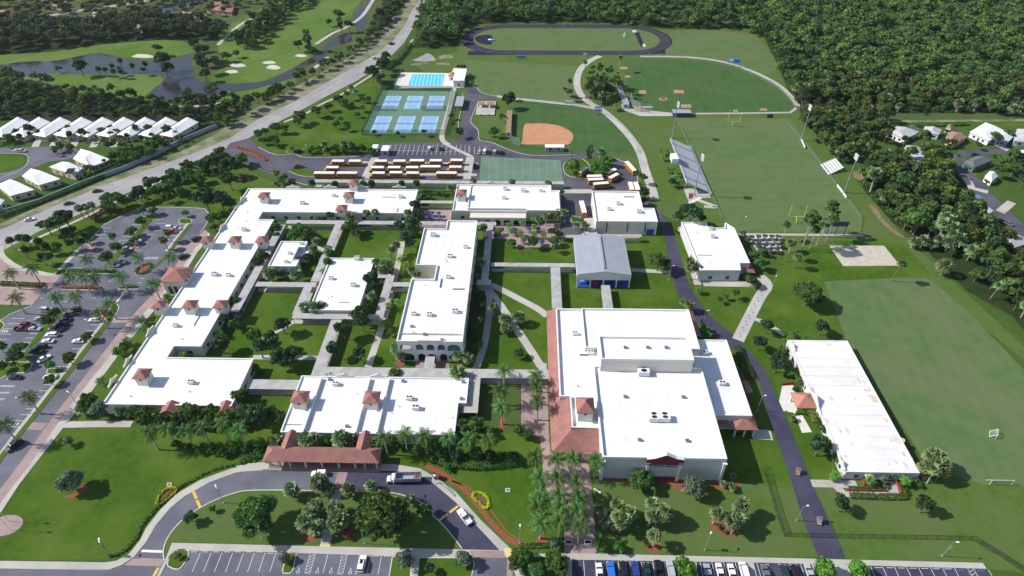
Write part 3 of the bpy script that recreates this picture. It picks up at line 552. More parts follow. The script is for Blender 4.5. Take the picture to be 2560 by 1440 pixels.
# palm avenue and courtyards paving
sheet('brick_plaza', [(1303, 958), (1368, 960), (1372, 1080), (1376, 1128), (1470, 1132), (1472, 1160), (1480, 1235), (1487, 1305), (1491, 1386), (1411, 1386), (1411, 1330), (1408, 1300), (1378, 1255), (1362, 1215), (1355, 1150), (1350, 1095), (1303, 1078)], .05, 'brick_paving')
sheet('brick_plaza', [(1228, 560), (1400, 560), (1398, 618), (1290, 618), (1285, 600), (1228, 595)], .05, 'brick_paving'); sheet('brick_plaza', [(1050, 525), (1130, 525), (1125, 568), (1060, 572), (1045, 560)], .05, 'brick_paving'); sheet('brick_plaza', [(1040, 900), (1122, 900), (1124, 925), (1038, 925)], .05, 'brick_paving')
PATHS = [([(1228, 712), (1262, 728), (1300, 748), (1345, 772), (1368, 790)], 3.0), ([(1250, 760), (1270, 790), (1300, 835), (1330, 880), (1352, 915), (1362, 935)], 3.0), ([(1215, 712), (1223, 740), (1222, 790), (1215, 840), (1205, 880), (1190, 922)], 2.6), ([(1222, 720), (1240, 745), (1252, 762)], 2.4),
 ([(1006, 604), (998, 645), (988, 690), (975, 745), (950, 830), (920, 918)], 2.6), ([(640, 862), (665, 842), (705, 822), (740, 800)], 1.8), ([(632, 893), (700, 893), (795, 895)], 2.2), ([(780, 615), (812, 628), (800, 650)], 2), ([(1575, 674), (1620, 677), (1676, 680)], 2.4), ([(1400, 590), (1450, 590), (1470, 580)], 2.2),
 ([(1900, 690), (1918, 712), (1898, 745), (1870, 800), (1845, 850)], 4.4), ([(1880, 795), (1910, 805), (1935, 820), (1962, 838)], 2.0), ([(1758, 708), (1890, 710)], 4), ([(1725, 650), (1738, 690), (1745, 712)], 3),
 ([(2029, 1208), (2142, 1211)], 2.6), ([(2090, 1215), (2110, 1234)], 2.2), ([(2112, 1235), (2250, 1236)], 1.9), ([(1490, 592), (1600, 590)], 3), ([(1800, 585), (2160, 588)], 1.6), ([(1930, 1088), (1880, 1084)], 4), ([(1695, 572), (1720, 577)], 4),
 ([(660, 1165), (590, 1170)], 3), ([(1410, 478), (1480, 478)], 4), ([(2200, 304), (2620, 300)], 3), ([(1470, 545), (1482, 590)], 4), ([(1745, 500), (1790, 517), (1760, 516)], 2.2), ([(420, 735), (500, 735)], 1.5)]
for i_, (pts, w) in enumerate(PATHS): ribbon('path', pts, w, .09+.002*i_, 'concrete' if pts[0][0] != 2200 else 'verge_sand', 4 if len(pts) > 2 else 0, .09+.002*i_)
for i in range(16):      # painted paw-like spots on the diagonal path
    f = i/16; x = 1905-60*f; y = 730+118*f; c = W(x+(3 if i % 2 else -3), y, .17); sheet('painted_spot', [(c.x+.38*math.cos(t), c.y+.38*math.sin(t)) for t in np.linspace(0, 6.28, 9)[:-1]],   .17, 'spot_blue', world=True)
slab('pathway', [(2205, 1203), (2238, 1203), (2248, 1231), (2214, 1231)], .21, 'concrete'); slab('pathway', [(1956, 965), (1982, 963), (1998, 1000), (1990, 1032), (1960, 1028), (1948, 1002)], .22, 'concrete_white'); slab('pathway', [(1990, 1040), (2006, 1038), (2030, 1080), (2006, 1082)], .23, 'concrete_white')
# residential streets on the right
ribbon('residential_street', [(2360, 385), (2400, 400), (2420, 440), (2460, 485), (2510, 535), (2570, 590), (2640, 650)], 8, .04, 'asphalt_patchy', 4); ribbon('residential_street', [(2400, 385), (2480, 380), (2640, 378)], 6, .04, 'asphalt_patchy')
for p in ([(2415, 443), (2430, 470), (2470, 480)], [(2530, 505), (2500, 530)], [(2490, 360), (2530, 380)]): ribbon('driveway', p, 4, .05, 'concrete')
for p in ([(2400, 395), (2460, 405), (2440, 440)], [(2480, 390), (2560, 395), (2560, 420), (2500, 410)], [(2520, 590), (2600, 640), (2560, 660)], [(2200, 310), (2560, 306), (2560, 315), (2200, 320)]): sheet('lawn', p, .02, 'lawn', 2)
sheet('bare_earth', [(2530, 638), (2600, 636), (2600, 665), (2545, 660)], .03, 'clay'); sheet('bare_earth', [(2134, 428), (2160, 436), (2155, 450), (2136, 445)], .03, 'bare_soil', 3); sheet('bare_earth', [(2172, 512), (2192, 522), (2212, 552), (2252, 586), (2270, 598), (2236, 584), (2198, 550)], .03, 'bare_soil', 3)
# mulch beds
for pts in ([(1510, 1196), (1700, 1200), (1722, 1218), (1712, 1232), (1690, 1222), (1655, 1208), (1560, 1206)], [(1765, 1205), (1845, 1205), (1848, 1220), (1820, 1227), (1800, 1222)], [(1775, 1300), (1790, 1296), (1815, 1315), (1850, 1330), (1850, 1338), (1820, 1342), (1785, 1325)], [(1603, 1350), (1625, 1345), (1628, 1318), (1648, 1312), (1653, 1355), (1650, 1378), (1620, 1378)], [(1520, 1310), (1560, 1318), (1540, 1325)], [(1338, 1362), (1350, 1335), (1360, 1342), (1372, 1362)],
  [(752, 1345), (762, 1325), (790, 1330), (792, 1350), (765, 1354)], [(635, 1232), (650, 1230), (648, 1245)], [(160, 1240), (190, 1232), (212, 1205), (218, 1225), (192, 1243), (170, 1245)], [(1245, 1075), (1256, 1030), (1262, 1050), (1260, 1072)], [(985, 905), (1010, 900), (1010, 915), (990, 915)], [(1140, 905), (1165, 900), (1175, 908), (1150, 914)], [(1740, 640), (1770, 690), (1755, 698), (1735, 670)], [(1958, 962), (1985, 960), (1985, 1000), (1965, 998)], [(2123, 1232), (2230, 1224), (2250, 1180), (2244, 1205), (2230, 1236)], [(222, 543), (240, 535), (244, 540), (228, 550)]):
    sheet('mulch_bed', pts, .115 if pts[0] == (752, 1345) else .03, 'mulch', 2)
ribbon('mulch_bed', [(1062, 1165), (1100, 1180), (1135, 1205), (1170, 1232), (1200, 1270), (1240, 1320), (1275, 1350), (1310, 1362), (1360, 1366)], 1.5, .03, 'mulch', 4); ribbon('mulch_bed', [(1130, 1202), (1175, 1222), (1215, 1260), (1262, 1322), (1300, 1352)], .5, .03, 'mulch', 4)
sheet('brick_circle', [(12+46*math.cos(a)*1.0, 1314+25*math.sin(a)-10*math.cos(a)) for a in np.linspace(0, 6.28, 24)[:-1]], .05, 'brick_paving')
for x, y in ((423, 1211), (1269, 1225)): sheet('drain_cover', [(x-6, y-5), (x+6, y-5), (x+6, y+5), (x-6, y+5)], .06, 'concrete'); sheet('drain_grate', [(x-2.5, y-2), (x+2.5, y-2), (x+2.5, y+2), (x-2.5, y+2)], .07, 'dark')
# pool deck, water, courts
sheet('pool_deck', [(1003, 181), (1128, 183), (1134, 170), (1166, 172), (1162, 214), (1160, 219), (984, 221)], .05, 'concrete_white'); sheet('pool_water', [(1031, 185.5), (1112, 185), (1106, 214), (1020, 214)], .07, 'pool_water')
for i in range(9):
    x = 1036+i*8.7; ribbon('pool_lane', [(x, 187), (x-7+i*.6, 213)], .5, .078, 'pool_stripe')
slab('pool_kerb', [(1029, 184.3), (1114, 183.8), (1112, 185.2), (1031, 185.5)], .12, 'white_metal')
sheet('tennis_courts', [(957, 226), (1131, 228), (1110, 334), (905, 336)], .045, 'court_green')
TC = []
for row, (yt, yb) in enumerate(((240, 272), (291, 331))):
    xs = ([(1310, 1460, 1410, 1247), (1522, 1674, 1638, 1472), (1740, 1896, 1862, 1698)], [(1205, 1365, 1306, 1140), (1428, 1596, 1552, 1375), (1660, 1834, 1790, 1620)])[row]
    for a, b, c, d in xs:
        q = rectify(WP([(640+a/4, yt), (640+b/4, yt), (640+c/4, yb), (640+d/4, yb)])); X = sorted(set(round(p[0], 3) for p in q)); Y = sorted(set(round(p[1], 3) for p in q))
        x0, x1, y0, y1 = X[0], X[-1], Y[0], Y[-1]; TC.append((x0, x1, y0, y1))
        sheet('tennis_court', [(x0, y0), (x1, y0), (x1, y1), (x0, y1)], .055, 'court_blue', world=True)
        mb = MB(); z = .063; e = .35; mx = (x0+x1)/2; my = (y0+y1)/2; w = .09
        def ln(ax, ay, bx, by): mb.poly([(ax-w, ay-w, z), (bx+w, ay-w, z), (bx+w, by+w, z), (ax-w, by+w, z)])
        ln(x0+e, y0+e, x1-e, y0+e); ln(x0+e, y1-e, x1-e, y1-e)
        for x in (x0+e, x1-e, x0+1.2, x1-1.2): ln(x, y0+e, x, y1-e)
        ln(x0+1.2, my-3.4, x1-1.2, my-3.4); ln(x0+1.2, my+3.4, x1-1.2, my+3.4); ln(mx, my-3.4, mx, my+3.4)
        tag(mb.build('court_lines', M['white_paint']), kind='structure')
# ================================================================ BUILDINGS
def ccw(P):
    ar = sum(P[i][0]*P[(i+1) % len(P)][1]-P[(i+1) % len(P)][0]*P[i][1] for i in range(len(P)))
    return P if ar > 0 else P[::-1]
def inset(P, d):
    P = ccw(P); n = len(P); out = []
    for i in range(n):
        a, b, c = Vector(P[i-1]), Vector(P[i]), Vector(P[(i+1) % n])
        d1 = (b-a).normalized(); d2 = (c-b).normalized(); n1 = Vector((-d1.y, d1.x)); n2 = Vector((-d2.y, d2.x))
        den = 1+n1.dot(n2); out.append(tuple(b+(n1+n2)*(d/max(den, .2))))
    return out
def ring(mb, P, Q, z0, z1):
    """parapet: outer outline P, inner outline Q"""
    n = len(P)
    for i in range(n):
        j = (i+1) % n; a, b, c, d = P[i], P[j], Q[j], Q[i]
        mb.poly([(*a, z1), (*b, z1), (*c, z1), (*d, z1)]); mb.poly([(*a, z0), (*b, z0), (*b, z1), (*a, z1)]); mb.poly([(*c, z0), (*d, z0), (*d, z1), (*c, z1)])
def wallpanel(mb, a, b, z0, z1, holes, th, mi=0):
    """upright wall a->b with openings [(s0,s1,h0,h1,arch)] in metres along it; thickness goes to the left of a->b"""
    a, b = Vector(a), Vector(b); u = (b-a); Ln = u.length; u /= Ln; nrm = Vector((-u.y, u.x))
    loops = [[Vector((0, z0, 0)), Vector((Ln, z0, 0)), Vector((Ln, z1, 0)), Vector((0, z1, 0))]]
    for s0, s1, h0, h1, ar in holes:
        if ar:
            r = (s1-s0)/2; rh = min(r, ar); lp = [Vector((s0, h0, 0)), Vector((s0, h1-rh, 0))]
            lp += [Vector(((s0+s1)/2-r*math.cos(t), h1-rh+rh*math.sin(t), 0)) for t in np.linspace(.3, math.pi-.3, 6)] + [Vector((s1, h1-rh, 0)), Vector((s1, h0, 0))]
        else: lp = [Vector((s0, h0, 0)), Vector((s0, h1, 0)), Vector((s1, h1, 0)), Vector((s1, h0, 0))]
        loops.append(lp)
    flat = [p for l in loops for p in l]; tris = tessellate_polygon(loops)
    for off in (0, th):
        k = len(mb.v)
        for p in flat:
            q = a+u*p.x+nrm*off; mb.v.append((q.x, q.y, p.y))
        for t in tris: mb.f.append(tuple(k+i for i in t)); mb.m.append(mi)
    for l in loops:
        for i in range(len(l)):
            p, q = l[i], l[(i+1) % len(l)]; P0 = a+u*p.x; P1 = a+u*q.x
            mb.poly([(P0.x, P0.y, p.y), (P1.x, P1.y, q.y), (P1.x+nrm.x*th, P1.y+nrm.y*th, q.y), (P0.x+nrm.x*th, P0.y+nrm.y*th, p.y)], mi)
def openings(parent, a, b, spec, nm='window', mat='window_dark', proud=.05):
    """windows or doors on wall a->b (outside is to the right of a->b): spec [(s, w, z0, h)] """
    a, b = Vector(a[:2]), Vector(b[:2]); u = (b-a).normalized(); n = Vector((u.y, -u.x)); ang = math.atan2(u.y, u.x)
    for s, w, z0, h in spec:
        c = a+u*s+n*(proud/2-.06); mb = MB(); mb.box((c.x, c.y, z0), (w, proud+.12, h), ang); mb.build(nm, M[mat], parent)
def row(L, n, w, z0, h, m=1.2): return [(m+(L-2*m)*(i+.5)/n, w, z0, h) for i in range(n)]
def hiproof(parent, name, x0, x1, y0, y1, z, h, mat, ov=.5, gable=None):
    x0 -= ov; x1 += ov; y0 -= ov; y1 += ov; mb = MB(); w, d = x1-x0, y1-y0; cx, cy = (x0+x1)/2, (y0+y1)/2
    if gable == 'y': r0, r1 = (cx, y0), (cx, y1)
    elif gable == 'x': r0, r1 = (x0, cy), (x1, cy)
    elif w > d: r0, r1 = (x0+d/2, cy), (x1-d/2, cy)
    else: r0, r1 = (cx, y0+w/2), (cx, y1-w/2)
    A, B, C, D = (x0, y0, z), (x1, y0, z), (x1, y1, z), (x0, y1, z); P, Q = (*r0, z+h), (*r1, z+h)
    if gable == 'x' or (not gable and w > d): F = [(A, B, Q, P), (B, C, Q), (C, D, P, Q), (D, A, P)]
    else: F = [(A, B, P), (B, C, Q, P), (C, D, Q), (D, A, P, Q)]
    for f in F: mb.poly(f)
    lo = [(p[0], p[1], z-.18) for p in (A, B, C, D)]; mb.poly(lo[::-1])
    for i, (p, q) in enumerate(((A, B), (B, C), (C, D), (D, A))): mb.poly([lo[i], lo[(i+1) % 4], q, p])
    return mb.build(name, M[mat], parent)
def building(name, label, px, zt, ph=.6, wall='wall_cream', roof='roof_white', cat='building', th=.35, group=None, rect=True):
    """flat roofed block: px = outline of the parapet top (height zt) in the photo"""
    P = [tuple(p)[:2] for p in WP(px, zt)]
    if rect: P = rectify(P)
    P = ccw(P); c = P[0]
    e = empty(name, (sum(p[0] for p in P)/len(P), sum(p[1] for p in P)/len(P), 0), 0, label, cat, group)
    mb = MB(); n = len(P)
    for i in range(n):
        a, b = P[i], P[(i+1) % n]; mb.poly([(*a, 0), (*b, 0), (*b, zt-.02), (*a, zt-.02)])
    mb.build('wall', M[wall], e)
    Q = inset(P, th); mb = MB(); mb.ngon([(*q, zt-ph) for q in Q]); mb.build('roof', M[roof], e)
    mb = MB(); ring(mb, inset(P, -.06), Q, zt-ph-.02, zt); mb.build('parapet', M['wall_white'], e)
    e['P'] = [c for p in P for c in p]; e['zt'] = zt
    return e, P
def subblock(e, px, zt, z0=0, ph=.6, wall='wall_cream', roof='roof_white', th=.35, name='upper_wall'):
    P = ccw(rectify([tuple(p)[:2] for p in WP(px, zt)])); n = len(P); mb = MB()
    for i in range(n):
        a, b = P[i], P[(i+1) % n]; mb.poly([(*a, z0), (*b, z0), (*b, zt-.02), (*a, zt-.02)])
    o = mb.build(name, M[wall], e); Q = inset(P, th); mb = MB(); mb.ngon([(*q, zt-ph) for q in Q]); mb.build('roof', M[roof], e)
    mb = MB(); ring(mb, inset(P, -.06), Q, zt-ph-.02, zt); mb.build('parapet', M['wall_white'], e)
    return o, P
def tower(e, px, py, ze, s=4.2, z0=3.5, rh=1.5, mat='tile_red', sy=None):
    """square roof tower with a tiled hip roof; (px,py) = centre of the eaves at height ze"""
    c = W(px, py, ze); sy = sy or s; x0, x1, y0, y1 = c.x-s/2, c.x+s/2, c.y-sy/2, c.y+sy/2
    mb = MB(); mb.prism([(x0, y0), (x1, y0), (x1, y1), (x0, y1)], z0, ze-.19); t = mb.build('tower', M['wall_cream'], e)
    hiproof(t, 'tower_roof', x0, x1, y0, y1, ze, rh, mat, .55)
    for (wx, wy, dx, dy) in ((c.x, y0-.02, .9, .12), (x1+.02, c.y, .12, .9), (x0-.02, c.y, .12, .9)):
        mb = MB(); mb.box((wx, wy, ze-1.5), (dx, dy, .8)); mb.build('tower_window', M['window_dark'], t)
    return t
def pediment(e, px, py, z, w, h, th=.4, axis='x', mat='wall_cream'):
    c = W(px, py, z); P = [(-w/2, 0), (w/2, 0), (w/2, h*.35), (w*.22, h*.5), (0, h), (-w*.22, h*.5), (-w/2, h*.35)]; mb = MB(); n = len(P); V0 = []
    for s in (-th/2, th/2): V0.append([(c.x+p[0], c.y+s, z+p[1]) if axis == 'x' else (c.x+s, c.y+p[0], z+p[1]) for p in P])
    for q in V0: mb.f.append(tuple(range(len(mb.v), len(mb.v)+n))); mb.m.append(0); mb.v += q
    for i in range(n): mb.poly([V0[0][i], V0[0][(i+1) % n], V0[1][(i+1) % n], V0[1][i]])
    mb.build('pediment', M[mat], e)
def L2(a, b): return (Vector(a)-Vector(b)).length
# ---- west classroom wing
WZ = 5.0
west, P = building('classroom_wing', 'long white flat-roofed classroom wing with red-capped towers beside the west driveway',
    [(623, 474), (1045, 470), (1030, 531), (655, 531), (645, 548), (690, 548), (496, 865), (435, 865), (417, 893), (636, 896), (577, 1012), (247, 1012)], WZ, .55)
for t in [(660, 487, 8.2), (872, 486, 8.2), (854, 519, 8.0), (518, 598, 8.2), (587, 598, 8.2), (655, 598, 8.0), (398, 760, 8.2), (475, 760, 8.2), (552, 760, 8.0), (355, 934, 8.4)]: tower(west, *t, s=3.9, z0=4.2)
tower(west, 884, 456, 8.2, 3.9, 0)
c = W(443, 686, 7.2); mb = MB(); mb.prism([(c.x-4.6, c.y-4.3), (c.x+4.6, c.y-4.3), (c.x+4.6, c.y+4.3), (c.x-4.6, c.y+4.3)], 0, 7.0); ent = mb.build('entrance_hall', M['wall_cream'], west)
hiproof(ent, 'entrance_roof', c.x-4.6, c.x+4.6, c.y-4.3, c.y+4.3, 7.2, 2.4, 'tile_red', .7)
for s in (-2.4, 0, 2.4):
    mb = MB(); mb.box((c.x+s, c.y-4.33, .3), (1.5, .14, 4)); mb.build('window', M['window_dark'], west)
    mb = MB(); mb.box((c.x+4.63, c.y+s, 5.5), (.14, 1.2, .9)); mb.build('window', M['window_dark'], west)
for x, y in ((733, 470), (825, 470), (905, 470), (998, 470)): pediment(west, x, y, WZ-.1, 7, 2.0)
for x, y in ((605, 500), (555, 570), (320, 905), (375, 830), (282, 955)): pediment(west, x, y, WZ-.1, 6, 1.8, axis='y')
for a, b, n in ((2, 3, 11), (5, 6, 15), (9, 10, 6), (6, 7, 2)):
    Pn = [tuple(q) for q in P]
# wall edges found by matching outline points
def edge_windows(e, P, i, n, w=1.6, z0=1.0, h=1.5, nm='window', mat='window_dark', m=1.2):
    a, b = P[i], P[(i+1) % len(P)]; openings(e, a, b, row(L2(a, b), n, w, z0, h, m), nm, mat)
def south_edges(P): return [i for i in range(len(P)) if P[(i+1) % len(P)][0]-P[i][0] > 1 and abs(P[(i+1) % len(P)][1]-P[i][1]) < .5]
def east_edges(P): return [i for i in range(len(P)) if P[(i+1) % len(P)][1]-P[i][1] > 1 and abs(P[(i+1) % len(P)][0]-P[i][0]) < .5]
def west_edges(P): return [i for i in range(len(P)) if P[(i+1) % len(P)][1]-P[i][1] < -1 and abs(P[(i+1) % len(P)][0]-P[i][0]) < .5]
def auto_windows(e, P, step=5.5, w=1.7, z0=1.0, h=1.6, sides='sew', floors=1, fh=4):
    for f in range(floors):
        for lst in ([south_edges(P)] if 's' in sides else [])+([east_edges(P)] if 'e' in sides else [])+([west_edges(P)] if 'w' in sides else []):
            for i in lst:
                n = int(L2(P[i], P[(i+1) % len(P)])/step)
                if n: edge_windows(e, P, i, min(n, 22), w, z0+f*fh, h)
auto_windows(west, P, 6, sides='se')
for px_, py_ in ((432, 1012), (568, 1012)):
    c = W(px_, py_, 4); mb = MB(); 
    for sx in (-2.2, 2.2): mb.box((c.x+sx, c.y-3.2, 0), (.6, .6, 3.8))
    mb.box((c.x, c.y-1.6, 3.5), (5, 3.6, .35)); pr = mb.build('porch', M['wall_cream'], west); hiproof(pr, 'porch_roof', c.x-2.5, c.x+2.5, c.y-3.5, c.y+.2, 4.05, 1.7, 'tile_red_y', .5, gable='y')
# ---- small administration block and square middle block
adm, P = building('administration_building', 'small white L-shaped flat-roofed building in the west courtyard', [(702, 603), (769, 603), (762, 617), (746, 617), (731, 649), (746, 649), (741, 665), (670, 665)], 5.6, .5, 'wall_grey')
auto_windows(adm, P, 5)
lo, P2 = subblock(adm, [(745, 617), (776, 617), (768, 640), (735, 640)], 3.6, 0, .3, 'wall_grey', name='low_wall')
mid, P = building('media_building', 'square white flat-roofed building between the two middle courtyards', [(826, 645), (937, 645), (895, 775), (770, 775)], 4.6, .5, 'wall_grey'); auto_windows(mid, P, 5)
# ---- central two-storey hall with an arcaded front
CZ = 10.2
cen, P = building('central_building', 'tall white two-storey building with an arcaded front in the campus centre',
    [(1119, 551), (1194, 551), (1155, 853), (992, 853), (1027, 697), (1086, 697), (1092, 662), (1037, 661), (1062, 570), (1115, 570)], CZ, .8)
# cut the front of the wall back: gallery is 4 m deep behind an arcade
cw = [o for o in cen.children if o.name.startswith('wall')][0]; me = cw.data
xs = [p[0] for p in P]; ys = [p[1] for p in P]; yf = min(ys); xa = min(p[0] for p in P if abs(p[1]-yf) < .5); xb = max(p[0] for p in P if abs(p[1]-yf) < .5)
for v in me.vertices:
    if abs(v.co.y+cen.location.y-yf) < .1: v.co.y += 4.0
Lc = xb-xa; mb = MB()
f_ = lambda z: (z-1400)/(2080-1400)*Lc     # zoomed photo x -> metres along the front
H1 = [(f_(a), f_(b), z0, z1, 1.4) for a, b, z0, z1 in ((1425, 1545, 5.6, 8.6), (1590, 1668, 5.6, 8.6), (1702, 1782, 5.6, 8.6), (1816, 1896, 5.6, 8.6), (1918, 2052, 5.2, 8.6), (1445, 1560, .02, 3.9), (1600, 1682, .02, 3.9), (1705, 1790, .02, 3.9), (1832, 1908, .02, 3.9), (1925, 2052, 1.3, 3.6))]
wallpanel(mb, (xa, yf), (xb, yf), 0, CZ-.82, H1, .45); mb.build('arcade', M['wall_white'], cen)
mb = MB(); wallpanel(mb, (xa, yf+4.0), (xa, yf+.46), 0, CZ-.82, [(.5, 3.0, .02, 3.9, 1.2), (.5, 3.0, 5.6, 8.6, 1.2)], .45); mb.build('side_arcade', M['wall_white'], cen); mb = MB(); wallpanel(mb, (xb, yf+.46), (xb, yf+4.0), 0, CZ-.82, [(.5, 3.0, .02, 3.9, 1.2), (.5, 3.0, 5.6, 8.6, 1.2)], .45); mb.build('side_arcade', M['wall_white'], cen)
mb = MB(); mb.prism([(xa+.5, yf+.5), (xb-.5, yf+.5), (xb-.5, yf+3.98), (xa+.5, yf+3.98)], 4.7, 5.0); mb.build('gallery_floor', M['concrete'], cen)
c = W(1074, 852, CZ); mb = MB(); mb.box((c.x, yf+.1, CZ-.79), (8.5, .5, 1.2)); mb.build('pediment', M['wall_cream'], cen)
for fl in (.4, 5.3):
    for i in range(7): mb = MB(); mb.box((xa+2+i*(Lc-4)/6, yf+4-.03, fl+.3), (1.5, .12, 2.2)); mb.build('window', M['window_dark'], cen)
auto_windows(cen, P, 6, 1.6, 1.2, 1.6, 'ew', 2, 4.7)
mb = MB(); n1 = W(1037, 662, 5); n2 = W(1095, 697, 5); mb.prism([(n1.x-.3, n2.y), (n2.x-2, n2.y), (n2.x-2, n1.y+.5), (n1.x-.3, n1.y+.5)], 0, 3.4); mb.build('low_roof', M['wall_cream'], cen)
# ---- dining hall, north east
din, P = building('dining_hall', 'white flat-roofed dining hall north of the palm plaza beside the green court', [(1142, 462), (1376, 461), (1379, 475), (1400, 476), (1402, 527), (1131, 527)], 5.6, .6); auto_windows(din, P, 7, sides='se')
subblock(din, [(1179, 463), (1376, 462), (1379, 474), (1398, 477), (1399, 524), (1318, 527), (1315, 520), (1166, 521)], 6.6, 5.0)
tower(din, 1154, 480, 9.2, 3.9, 5); pediment(din, 1228, 461, 6, 8, 2.2); pediment(din, 1180, 461, 5.2, 6, 1.8)
a = W(1176, 531, 4.5); b = W(1315, 545, 4.5); mb = MB(); wallpanel(mb, (a.x, b.y), (b.x, b.y), 0, 4.5, [(2+i*4.6, 5.2+i*4.6, .02, 3.4, 1.3) for i in range(int((b.x-a.x-3)/4.6))], .4); mb.prism([(a.x, b.y+.41), (b.x, b.y+.41), (b.x, a.y+2), (a.x, a.y+2)], 4.1, 4.4); mb.build('colonnade', M['wall_cream'], din)
# ---- auditorium box
aud, P = building('music_building', 'plain boxy cream building with white flat roof north of the grey metal hall', [(1479, 478), (1597, 477), (1607, 520), (1635, 520), (1645, 553), (1492, 553)], 7.4, .7, 'wall_cream'); 
a, b = P[south_edges(P)[0]], P[(south_edges(P)[0]+1) % len(P)]
for i in south_edges(P):
    a, b = P[i], P[(i+1) % len(P)]
    if L2(a, b) > 10:
        for f in (.18, .52, .81): s = Vector(a).lerp(Vector(b), f); mb = MB(); mb.box((s.x, s.y-.1, 1.5), (.35, .35, 5.2)); mb.build('downpipe', M['dark'], aud)
        openings(aud, a, b, [(L2(a, b)*.90, 3.4, 0, 3.2)], 'roller_door', 'royal_blue')
auto_windows(aud, P, 9, 1.5, 1, 2, 'w')
mb = MB(); a, b = W(1472, 548, 3), W(1484, 590, 3); mb.prism([(a.x, b.y), (a.x+3, b.y), (a.x+3, a.y), (a.x, a.y)], 2.7, 3.0); mb.build('side_canopy', M['concrete'], aud)
# ---- grey metal-roofed court hall
q = ccw(rectify([tuple(p)[:2] for p in WP([(1435, 592), (1560, 592), (1579, 687), (1442, 687)], 7)])); x0, x1, y0, y1 = min(p[0] for p in q), max(p[0] for p in q), min(p[1] for p in q), max(p[1] for p in q)
hall = empty('covered_court', ((x0+x1)/2, (y0+y1)/2, 0), 0, 'open-sided hall with grey ribbed metal gable roof and blue mats', 'pavilion')
mb = MB(); xm = (x0+x1)/2
for s, t in ((x0, xm), (xm, x1)):
    za, zb = (7, 8.6) if s == x0 else (8.6, 7); mb.poly([(s, y0, za), (t, y0, zb), (t, y1, zb), (s, y1, za)]); mb.poly([(s, y1, za-.2), (t, y1, zb-.2), (t, y0, zb-.2), (s, y0, za-.2)])
mb.build('roof', M['metal_roof'], hall); mb = MB(); mb.box((xm, (y0+y1)/2, 8.55), (.8, y1-y0-4, .5)); mb.build('ridge_vent', M['grey_metal'], hall)
mb = MB()
for yy in (y0+.1, y1-.1): mb = MB(); mb.poly([(x0, yy, 4.2), (x1, yy, 4.2), (x1, yy, 6.9), (xm, yy, 8.45), (x0, yy, 6.9)]); mb.build('gable_wall', M['wall_white'], hall); mb = MB()
for xx in (x0+.1, x1-.1): mb.poly([(xx, y0, 4.6), (xx, y1, 4.6), (xx, y1, 6.85), (xx, y0, 6.85)])
mb.build('side_panel', M['wall_white'], hall)
for i in range(5):
    for yy in (y0+.4, y1-.4): mb = MB(); mb.box((x0+.4+i*(x1-x0-.8)/4, yy, 0), (.5, .5, 5)); mb.build('column', M['wall_white'], hall)
mb = MB(); mb.prism([(x0+.5, y0+.5), (x1-.5, y0+.5), (x1-.5, y1-.5), (x0+.5, y1-.5)], .0, .16); mb.build('floor', M['royal_blue'], hall)
for dx, mt in ((3, 'sign_blue'), (8.2, 'bright_red'), (13, 'royal_blue')): mb = MB(); mb.box((x0+dx, y0+3, .17), (2.6, 2.4, 1.6)); tag(mb.build('crash_mat', M[mt], None), {'sign_blue': 'light blue gym mat', 'bright_red': 'red gym mat', 'royal_blue': 'dark blue gym mat'}[mt]+' under the open south end of the metal hall', 'mat', 'gym mats under the metal roof')
# ---- building east of the service road
eb, P = building('locker_building', 'white flat-roofed building east of the service road, near the patio', [(1704, 555), (1767, 555), (1769, 569), (1812, 569), (1813, 556), (1836, 570), (1875, 657), (1849, 657), (1852, 675), (1751, 675)], 5.8, .5, 'wall_grey', rect=False); auto_windows(eb, P, 7, sides='s')
P = ccw(rectify([tuple(p)[:2] for p in WP([(1704, 555), (1817, 555), (1852, 675), (1751, 675)], 5.8)])); auto_windows(eb, P, 8, 1.5, 1, 2, 'w')
c = W(1864, 668, 3.4); mb = MB(); mb.poly([(c.x-1, c.y-3, 3.2), (c.x+3.5, c.y-3, 2.6), (c.x+3.5, c.y+6, 2.6), (c.x-1, c.y+6, 3.9)]); mb.poly([(c.x-1, c.y+6, 3.7), (c.x+3.5, c.y+6, 2.4), (c.x+3.5, c.y-3, 2.4), (c.x-1, c.y-3, 3.0)]); mb.build('tiled_canopy', M['tile_red'], eb)
# ---- theatre / gymnasium complex
thp = [(1390, 772), (1540, 772), (1560, 1069), (1430, 1069), (1425, 990), (1400, 990)]
th, P = building('theatre_complex', 'largest white building with fly tower, maroon pediment and tiled lobby roof', thp, 8.6, 1.0); auto_windows(th, P, 9, sides='w')
subblock(th, [(1452, 772), (1724, 772), (1746, 870), (1462, 840)][:3]+[(1465, 870)], 9.8, 0, .8)
subblock(th, [(1497, 841), (1719, 841), (1735, 898), (1504, 898)], 15.8, 0, .9, 'wall_cream', name='fly_tower')
_, PD = subblock(th, [(1488, 915), (1753, 917), (1818, 1146), (1502, 1142)], 10.7, 0, .9, 'wall_grey', name='auditorium_wall')
subblock(th, [(1716, 849), (1815, 849), (1882, 1039), (1770, 1037)], 7.0, 0, .5, 'wall_cream', name='wing_wall')
yf = min(p[1] for p in PD); xa, xb = min(p[0] for p in PD), max(p[0] for p in PD)
c0, c1 = W(1620, 1150, 10).x, W(1706, 1150, 10).x; cm = (c0+c1)/2
mb = MB(); o_ = [(c0-.4, 8.1), (c1+.4, 8.1), (c1+.4, 10.95), (c1-2, 11.5), (cm, 13.2), (c0+2, 11.5), (c0-.4, 10.95)]
for yy in (yf-.75, yf+.1): mb.poly([(p[0], yy, p[1]) for p in o_])
for i in range(7): a, b = o_[i], o_[(i+1) % 7]; mb.poly([(a[0], yf-.75, a[1]), (b[0], yf-.75, b[1]), (b[0], yf+.1, b[1]), (a[0], yf+.1, a[1])])
